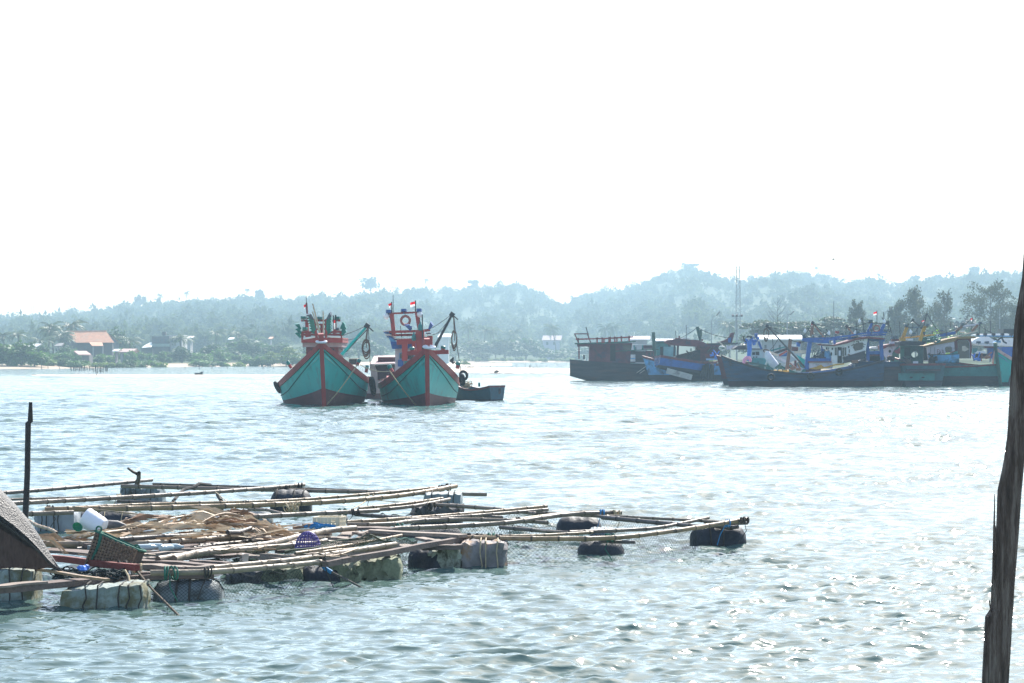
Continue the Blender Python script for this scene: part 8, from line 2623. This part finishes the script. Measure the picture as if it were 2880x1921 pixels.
def umbrella(x, y_top, w_px, d, label, seed):
    r = np.random.RandomState(seed)
    zg = ground(x, d)
    H = at(x, y_top, d).z - zg
    W = wpx(w_px, d)
    t = thing('umbrella_tree', label, 'tree', ((x - 1440) / FPX * d, d, zg))
    bl = []
    tb = MB()
    tb.tube([(0, 0, -0.4), (0.1, 0.1, H * 0.35), (0, 0, H * 0.55)], [0.26, 0.2, 0.14], 7)
    for k in range(24):
        a = r.uniform(0, 6.283)
        q = r.uniform(0.05, 1) ** 0.6 * W * 0.42
        z = H * (0.93 - 0.28 * (q / (W * 0.5)) ** 1.5 - 0.18 * (k % 3 == 0)) * r.uniform(0.94, 1.03)
        p = Vector((math.cos(a) * q, math.sin(a) * q * 0.8, z))
        tb.tube([(0, 0, H * 0.45), p * 0.55 + Vector((0, 0, H * 0.22)), p], [0.08, 0.05, 0.02], 4)
        bl.append((p.x, p.y, p.z, W * 0.13, W * 0.12, H * 0.035, 110))
    V, F = leaf_quads(bl, 0.30, r, 1.4)
    link_mesh('crown', mesh_np('crown', V, F, m_umb), t)
    me = bpy.data.meshes.new('trunk'); me.from_pydata(tb.v, [], tb.f); me.materials.append(m_trunk)
    link_mesh('trunk', me, t)
umbrella(2150, 892, 180, 415, 'flat topped spreading tree above the warehouse, leftmost', 31)
umbrella(2250, 893, 160, 418, 'flat topped spreading tree above the warehouse roof', 32)
umbrella(2335, 884, 170, 422, 'flat topped spreading tree behind the brown booms', 33)
umbrella(2420, 892, 150, 425, 'flat topped spreading tree behind the blue gantry', 34)
umbrella(2480, 905, 110, 418, 'low spreading tree left of the feathery casuarina', 35)
for i, (x, y, w, lb) in enumerate(((2560, 888, 120, 'dark round tree under the large casuarina'), (2640, 880, 130, 'dark round tree between the casuarinas'), (2740, 885, 140, 'dark round tree under the largest casuarina'), (2830, 880, 130, 'dark round tree beside the timber post'), (2460, 900, 110, 'round green tree behind the life ring'), (2690, 905, 110, 'lower dark tree behind the lettered boat'),
                                   (2030, 950, 60, 'low bush left of the warehouse'), (2300, 930, 120, 'dense green tree behind the brown booms'), (2120, 925, 110, 'dense dark tree behind the warehouse gable'), (2380, 925, 120, 'dense green tree behind the blue gantry lamps'), (2210, 925, 110, 'dense dark tree behind the warehouse ridge'))):
    tree_px('broad', i, x, y, w, 432 + 3 * i, lb, 'tree', 'tree', None, 9.0, 10.0)
Vs = []
for k in range(30):
    x = rnd.uniform(2080, 2900)
    d = 440 + rnd.uniform(0, 60)
    y = rnd.uniform(893, 915) + (16 if x < 2450 else 0)
    me = TREES['broad'][k % 4][0]
    V = np.empty(len(me.vertices) * 3, dtype=np.float32)
    me.vertices.foreach_get('co', V)
    V = V.reshape(-1, 3)
    zg = ground(x, d)
    sx = wpx(rnd.uniform(110, 170), d) / 9.0
    Vs.append(V * np.array([sx, sx, (at(x, y, d).z - zg) / 9.0]) + np.array([(x - 1440) / FPX * d, d, zg]))
V = np.concatenate(Vs)
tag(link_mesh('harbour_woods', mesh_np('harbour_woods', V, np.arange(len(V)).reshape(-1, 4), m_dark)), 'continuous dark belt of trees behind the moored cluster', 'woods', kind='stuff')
def special(x, y, w, d, m, label, size, seed, n=900):
    zg = ground(x, d)
    r = np.random.RandomState(seed)
    V, F = leaf_quads(mass_blobs(6, 5, 6, 0.0, 10, n, r), size, r, 0.6)
    t = thing('tree', label, 'tree', ((x - 1440) / FPX * d, d, zg))
    t.scale = (wpx(w, d) / 6, wpx(w, d) / 6, (at(x, y, d).z - zg) / 6.0)
    link_mesh('crown', mesh_np('crown', V, F, m), t)
    link_mesh('trunk', TREES['mangrove'][0][1], t)
special(2648, 904, 92, 262, m_bright, 'bright yellow green leafy tree behind the yellow struts', 0.24, 5)
special(1992, 936, 54, 300, m_light, 'yellow green bush behind the curved maroon roof', 0.24, 6, 600)
special(1798, 927, 38, 700, m_mangrove, 'small dome shaped tree right of the maroon cabin railing', 0.5, 7, 500)
special(1880, 985, 70, 330, m_light, 'pale bush behind the curved roof boat', 0.3, 8, 500)

def skyline_tree(x, y_top, w_px, label, seed, h_px=45):
    d = float(ridge_d(x)) - 5
    zt = at(x, y_top, d).z
    H = max(4.0, zt - float(land_z(x, d)) + 1.5)
    W = wpx(w_px, d)
    r = np.random.RandomState(seed)
    t = thing('ridge_tree', label, 'tree', ((x - 1440) / FPX * d, d, zt - H))
    bl = []
    tb = MB()
    tb.tube([(0, 0, -3), (0.2, 0, H * 0.7)], [0.5, 0.2], 5)
    for k in range(15):
        a = r.uniform(0, 6.283)
        q = r.uniform(0.2, 1) * W * 0.36
        z = H * r.uniform(0.45, 0.92)
        bl.append((math.cos(a) * q, math.sin(a) * q, z, W * 0.17, W * 0.17, H * 0.14, 90))
        tb.tube([(0, 0, H * 0.35), (math.cos(a) * q, math.sin(a) * q, z)], [0.22, 0.06], 4)
    V, F = leaf_quads(bl, 0.85, r, 0.8)
    link_mesh('crown', mesh_np('crown', V, F, m_hill), t)
    me = bpy.data.meshes.new('trunk'); me.from_pydata(tb.v, [], tb.f); me.materials.append(m_trunk)
    link_mesh('trunk', me, t)
skyline_tree(1042, 775, 70, 'big lone tree standing tall on the ridge above the right teal boat', 41, 62)
skyline_tree(392, 831, 42, 'flat crowned tree on the left ridge skyline', 42, 30)
skyline_tree(1330, 788, 40, 'rounded tree on the middle ridge skyline', 43, 26)
skyline_tree(1940, 741, 56, 'clump of trees on the highest hilltop', 44, 24)
skyline_tree(730, 811, 30, 'tree top on the left ridge above the left teal boat', 45, 22)
skyline_tree(2575, 775, 34, 'layered tree on the right ridge above the casuarinas', 46, 30)
skyline_tree(2740, 750, 40, 'tree clump on the far right ridge', 47, 28)
skyline_tree(2640, 768, 30, 'small tree on the right ridge', 48, 24)
for i, (x, y, lb) in enumerate(((2294, 752, 'lone palm on the right ridge skyline'), (448, 828, 'palm on the left ridge skyline'), (1195, 786, 'palm on the ridge right of the big lone tree'), (524, 822, 'second palm on the left ridge skyline'), (694, 814, 'third palm on the left ridge skyline'), (2470, 770, 'palm on the right ridge above the blue gantry'))):
    d = float(ridge_d(x)) - 4
    p = at(x, y, d)
    cm, tm = PALMS[i % 4]
    zg = float(land_z(x, d)) - 0.5
    t = thing('palm_tree', lb, 'palm tree', (p.x, d, zg), 'palms on the ridge skyline')
    t.scale = (1.0, 1.0, max(0.6, (p.z - zg) / 8.5))
    link_mesh('fronds', cm, t)
    link_mesh('trunk', tm, t)

def lattice(x, y0, y1, d, w0, w1, n, label, name='lattice_mast', panels=()):
    zb, zt = at(x, y1, d).z, at(x, y0, d).z
    X = (x - 1440) / FPX * d
    t = thing(name, label, 'mast', (X, d, zb))
    for sx, sy in ((-1, -1), (1, -1), (1, 1), (-1, 1)):
        mb = MB(); mb.beam((X + sx * w0 / 2, d + sy * w0 / 2, zb), (X + sx * w1 / 2, d + sy * w1 / 2, zt), 0.075, 0.075); mb.build('mast_leg', m_galv, t)
    for i in range(n):
        za, zb2 = zb + (zt - zb) * i / n, zb + (zt - zb) * (i + 1) / n
        wa, wb = w0 + (w1 - w0) * i / n, w0 + (w1 - w0) * (i + 1) / n
        mb = MB()
        for (s0, s1) in (((-1, -1), (1, -1)), ((1, -1), (1, 1)), ((1, 1), (-1, 1)), ((-1, 1), (-1, -1))):
            p, q = Vector((X + s0[0] * wa / 2, d + s0[1] * wa / 2, za)), Vector((X + s1[0] * wb / 2, d + s1[1] * wb / 2, zb2))
            mb.beam(p, q, 0.075, 0.075)
            mb.beam(Vector((X + s0[0] * wb / 2, d + s0[1] * wb / 2, zb2)), q, 0.05, 0.05)
        mb.build('mast_bracing', m_galv, t)
    return t
lattice(2076, 749, 958, 560, 1.15, 0.75, 15, 'tall slender lattice radio mast rising above the hills')
lattice(91, 857, 878, 1610, 1.8, 1.6, 3, 'short lattice tower on the far left ridge', 'ridge_tower')
def street_lamp(x, y_top, x_head, y_bend, d, label):
    zg = ground(x, d)
    X = (x - 1440) / FPX * d
    t = thing('street_lamp', label, 'street lamp', (X, d, zg), 'street lamps along the harbour road')
    top = at(x, y_bend, d)
    hd = at(x_head, y_top, d)
    mb = MB(); mb.tube([(X, d, zg - 0.2), top], [0.10, 0.075], 7); mb.build('pole', m_galv, t, True)
    mb = MB(); mb.tube([top, top.lerp(hd, 0.3) + Vector((0, 0, 0.35)), top.lerp(hd, 0.65) + Vector((0, 0, 0.2)), hd], [0.07, 0.06, 0.055, 0.05], 6); mb.build('arm', m_galv, t, True)
    dr = (hd - top).normalized()
    mb = MB(); mb.beam(hd - dr * 0.1, hd + dr * 0.75, 0.28, 0.16); mb.build('lamp_head', m_walldark, t)
street_lamp(2001, 886.5, 2016, 903, 400, 'curved street lamp left of the lattice mast')
street_lamp(2214, 884, 2224, 893, 405, 'street lamp beside the leafless tree')
street_lamp(2486, 872, 2503, 890, 395, 'street lamp behind the life ring gantry')
X = at(2072, 900, 380)
t = thing('floodlight_mast', 'floodlight mast with two heads in front of the lattice mast', 'floodlight', (X.x, 380, ground(2072, 380)))
mb = MB(); mb.tube([(X.x, 380, ground(2072, 380) - 0.2), at(2072, 886, 380)], [0.14, 0.10], 7); mb.build('pole', m_galv, t, True)
mb = MB(); mb.beam(at(2061, 889.5, 380), at(2086, 889.5, 380), 0.12, 0.12); mb.build('crossbar', m_galv, t)
for x in (2061, 2086, 2072):
    mb = MB(); p = at(x, 887.5, 380); mb.box(p, (0.34, 0.3, 0.3), Matrix.Rotation(0.4, 3, 'X')); mb.build('lamp_head', m_walldark, t)
for (x, y0, d, lb) in ((2345, 846, 400, 'thin dark mast rising behind the spreading trees'), (2812, 868, 395, 'thin pale pole in front of the largest casuarina')):
    p = at(x, y0, d)
    mb = MB(); mb.tube([(p.x, d, ground(x, d) - 0.2), p], [0.09, 0.05], 6)
    single(mb, 'mast', m_galv if x > 2800 else m_steel, lb, 'mast', None, True)

GS = 'wooden stakes standing in the shallows by the left shore'
m_stake = mat('stake_wood', (0.06, 0.05, 0.045), 0.9, 0.3, 4)
def stake_me(seed):
    rr = random.Random(seed)
    mb = MB(); mb.tube([(0, 0, -0.8), (rr.uniform(-0.05, 0.05), 0, 0.5), (rr.uniform(-0.12, 0.12), 0, 1.0)], [0.055, 0.05, 0.035], 5)
    me = bpy.data.meshes.new('stake'); me.from_pydata(mb.v, [], mb.f); me.materials.append(m_stake)
    return me
STK = [stake_me(k) for k in range(4)]
spots = [(117, 1039, 1026), (135, 1037, 1030), (168, 1037, 1030), (198, 1039, 1031)]
for k in range(30):
    x = 202 + 100 * k / 29 + rnd.uniform(-1.5, 1.5)
    spots.append((x, 1040 + (3.5 if x > 262 else 0) + rnd.uniform(0, 4), rnd.uniform(1026, 1032)))
for x in (520, 560, 596, 640, 690, 740, 770):
    spots.append((x, 1038, 1031 + rnd.uniform(-1, 2)))
for i, (x, yb, yt) in enumerate(spots):
    p = on(x, yb, 0)
    h = (yb - yt) / FPX * p.y
    o = bpy.data.objects.new('stake', STK[i % 4])
    C.objects.link(o)
    o.location = p
    o.scale = (1.1, 1.1, h)
    o.rotation_euler = (0, rnd.uniform(-0.12, 0.12), rnd.uniform(0, 6))
    tag(o, 'thin wooden stake in the shallows off the left shore', 'stake', GS)
p0 = on(272, 1059, 0.0)
mb = MB(); mb.tube([p0 + Vector((-0.15, 0, -0.4)), p0 + Vector((0.2, 0, 1.1))], [0.03, 0.02], 5); single(mb, 'stake', m_stake, 'leaning thin stick near the left sandbar', 'stake')
for i in range(34):
    x = rnd.uniform(1300, 1600)
    p = on(x, 1036 + rnd.uniform(-9, 4), 0)
    o = bpy.data.objects.new('stake', STK[i % 4])
    C.objects.link(o)
    o.location = p
    o.scale = (0.7, 0.7, rnd.uniform(0.35, 0.8))
    o.rotation_euler = (0, rnd.uniform(-0.1, 0.1), rnd.uniform(0, 6))
    tag(o, 'thin stake standing around the right sandbars', 'stake', 'thin stakes around the right sandbars')
p = on(1490, 1039, 0)
for dx, hh in ((0, 0.75), (0.55, 0.45)):
    mb = MB(); mb.tube([p + Vector((dx, 0, -0.3)), p + Vector((dx + 0.03, 0, hh))], [0.13, 0.10], 6); single(mb, 'stump', m_stake, 'taller dark stump in the water by the right sandbar' if dx == 0 else 'shorter dark stump in the water by the right sandbar', 'stump')
dB = 283
t = thing('boat_wreck', 'dark broken boat stern stranded on the left sandbar', 'wreck', tuple(at(558, 1054, dB)))
mb = MB(); mb.prism([(547, 1055), (548, 1049), (562, 1048.3), (566, 1045.5), (569, 1045.2), (569, 1055)], dB, 0.9); mb.build('stern', mat('wreck_teal', (0.03, 0.06, 0.075), 0.8, 0.3, 2), t)
mb = MB(); mb.prism([(546.5, 1049.2), (562, 1048.1), (569.5, 1045), (569.5, 1046), (562, 1049.2), (546.5, 1050)], dB - 0.08, 1.05); mb.build('gunwale', m_oldhull, t)
m_drift = mat('driftwood_heap', (0.10, 0.085, 0.07), 0.9, 0.4, 2)
for i, (x, y, w, lb) in enumerate(((1318, 1035, 34, 'long low heap of driftwood at the left of the right sandbar'), (1398, 1041, 36, 'dark driftwood log lying on the right sandbar'), (1405, 1037, 14, 'small driftwood piece behind the log'), (1396, 1047, 12, 'dark lump at the near edge of the right sandbar'))):
    p = on(x, y, 0.15)
    mb = MB()
    rr = random.Random(i)
    for k in range(6):
        a = p + Vector((rr.uniform(-0.4, 0.4) * wpx(w, p.y), rr.uniform(-0.3, 0.3), rr.uniform(-0.05, 0.1)))
        b = a + Vector((rr.uniform(0.2, 0.5) * wpx(w, p.y), rr.uniform(-0.2, 0.2), rr.uniform(-0.05, 0.12)))
        mb.tube([a, a.lerp(b, 0.5) + Vector((0, 0, 0.06)), b], [0.12, 0.14, 0.05], 5)
    single(mb, 'driftwood', m_drift, lb, 'driftwood')
c = at(2344, 730, 250)
b = thing('bird', 'tiny dark bird flying in the white sky above the right hills', 'bird', tuple(c))
mb = MB(); mb.lathe([(0.005, -0.16), (0.045, -0.05), (0.05, 0.04), (0.03, 0.12), (0.008, 0.18)], Matrix.Translation(c) @ Matrix.Rotation(R(80), 4, 'Y'), 8); mb.build('body', m_steel, b, True)
for s in (-1, 1):
    mb = MB(); mb.ext([c + Vector((0.05, 0, 0)), c + Vector((-0.06, 0, 0)), c + Vector((-0.10, s * 0.26, 0.10)), c + Vector((0.0, s * 0.28, 0.12))], (0, 0, 0.012)); mb.build('wing', m_steel, b)
def build_haze():
    mb = MB()
    mb.box((0, 1400, 53.0), (6400, 2900, 112.0))
    m = bpy.data.materials.new('haze_air')
    m.use_nodes = True
    nt = m.node_tree
    for n in list(nt.nodes):
        if n.type == 'BSDF_PRINCIPLED':
            nt.nodes.remove(n)
    v = nt.nodes.new('ShaderNodeVolumePrincipled')
    v.inputs['Color'].default_value = HAZE_COL
    v.inputs['Density'].default_value = HAZE_DENS
    v.inputs['Anisotropy'].default_value = HAZE_G
    nt.links.new(v.outputs[0], nt.nodes['Material Output'].inputs['Volume'])
    o = mb.build('haze', m)
    tag(o, kind='stuff')
HAZE_COL = (0.63, 0.86, 1.0, 1)
HAZE_DENS = 0.00047
HAZE_G = 0.0
build_haze()
for _o in bpy.data.objects:
    if '_o' in _o:
        del _o['_o']
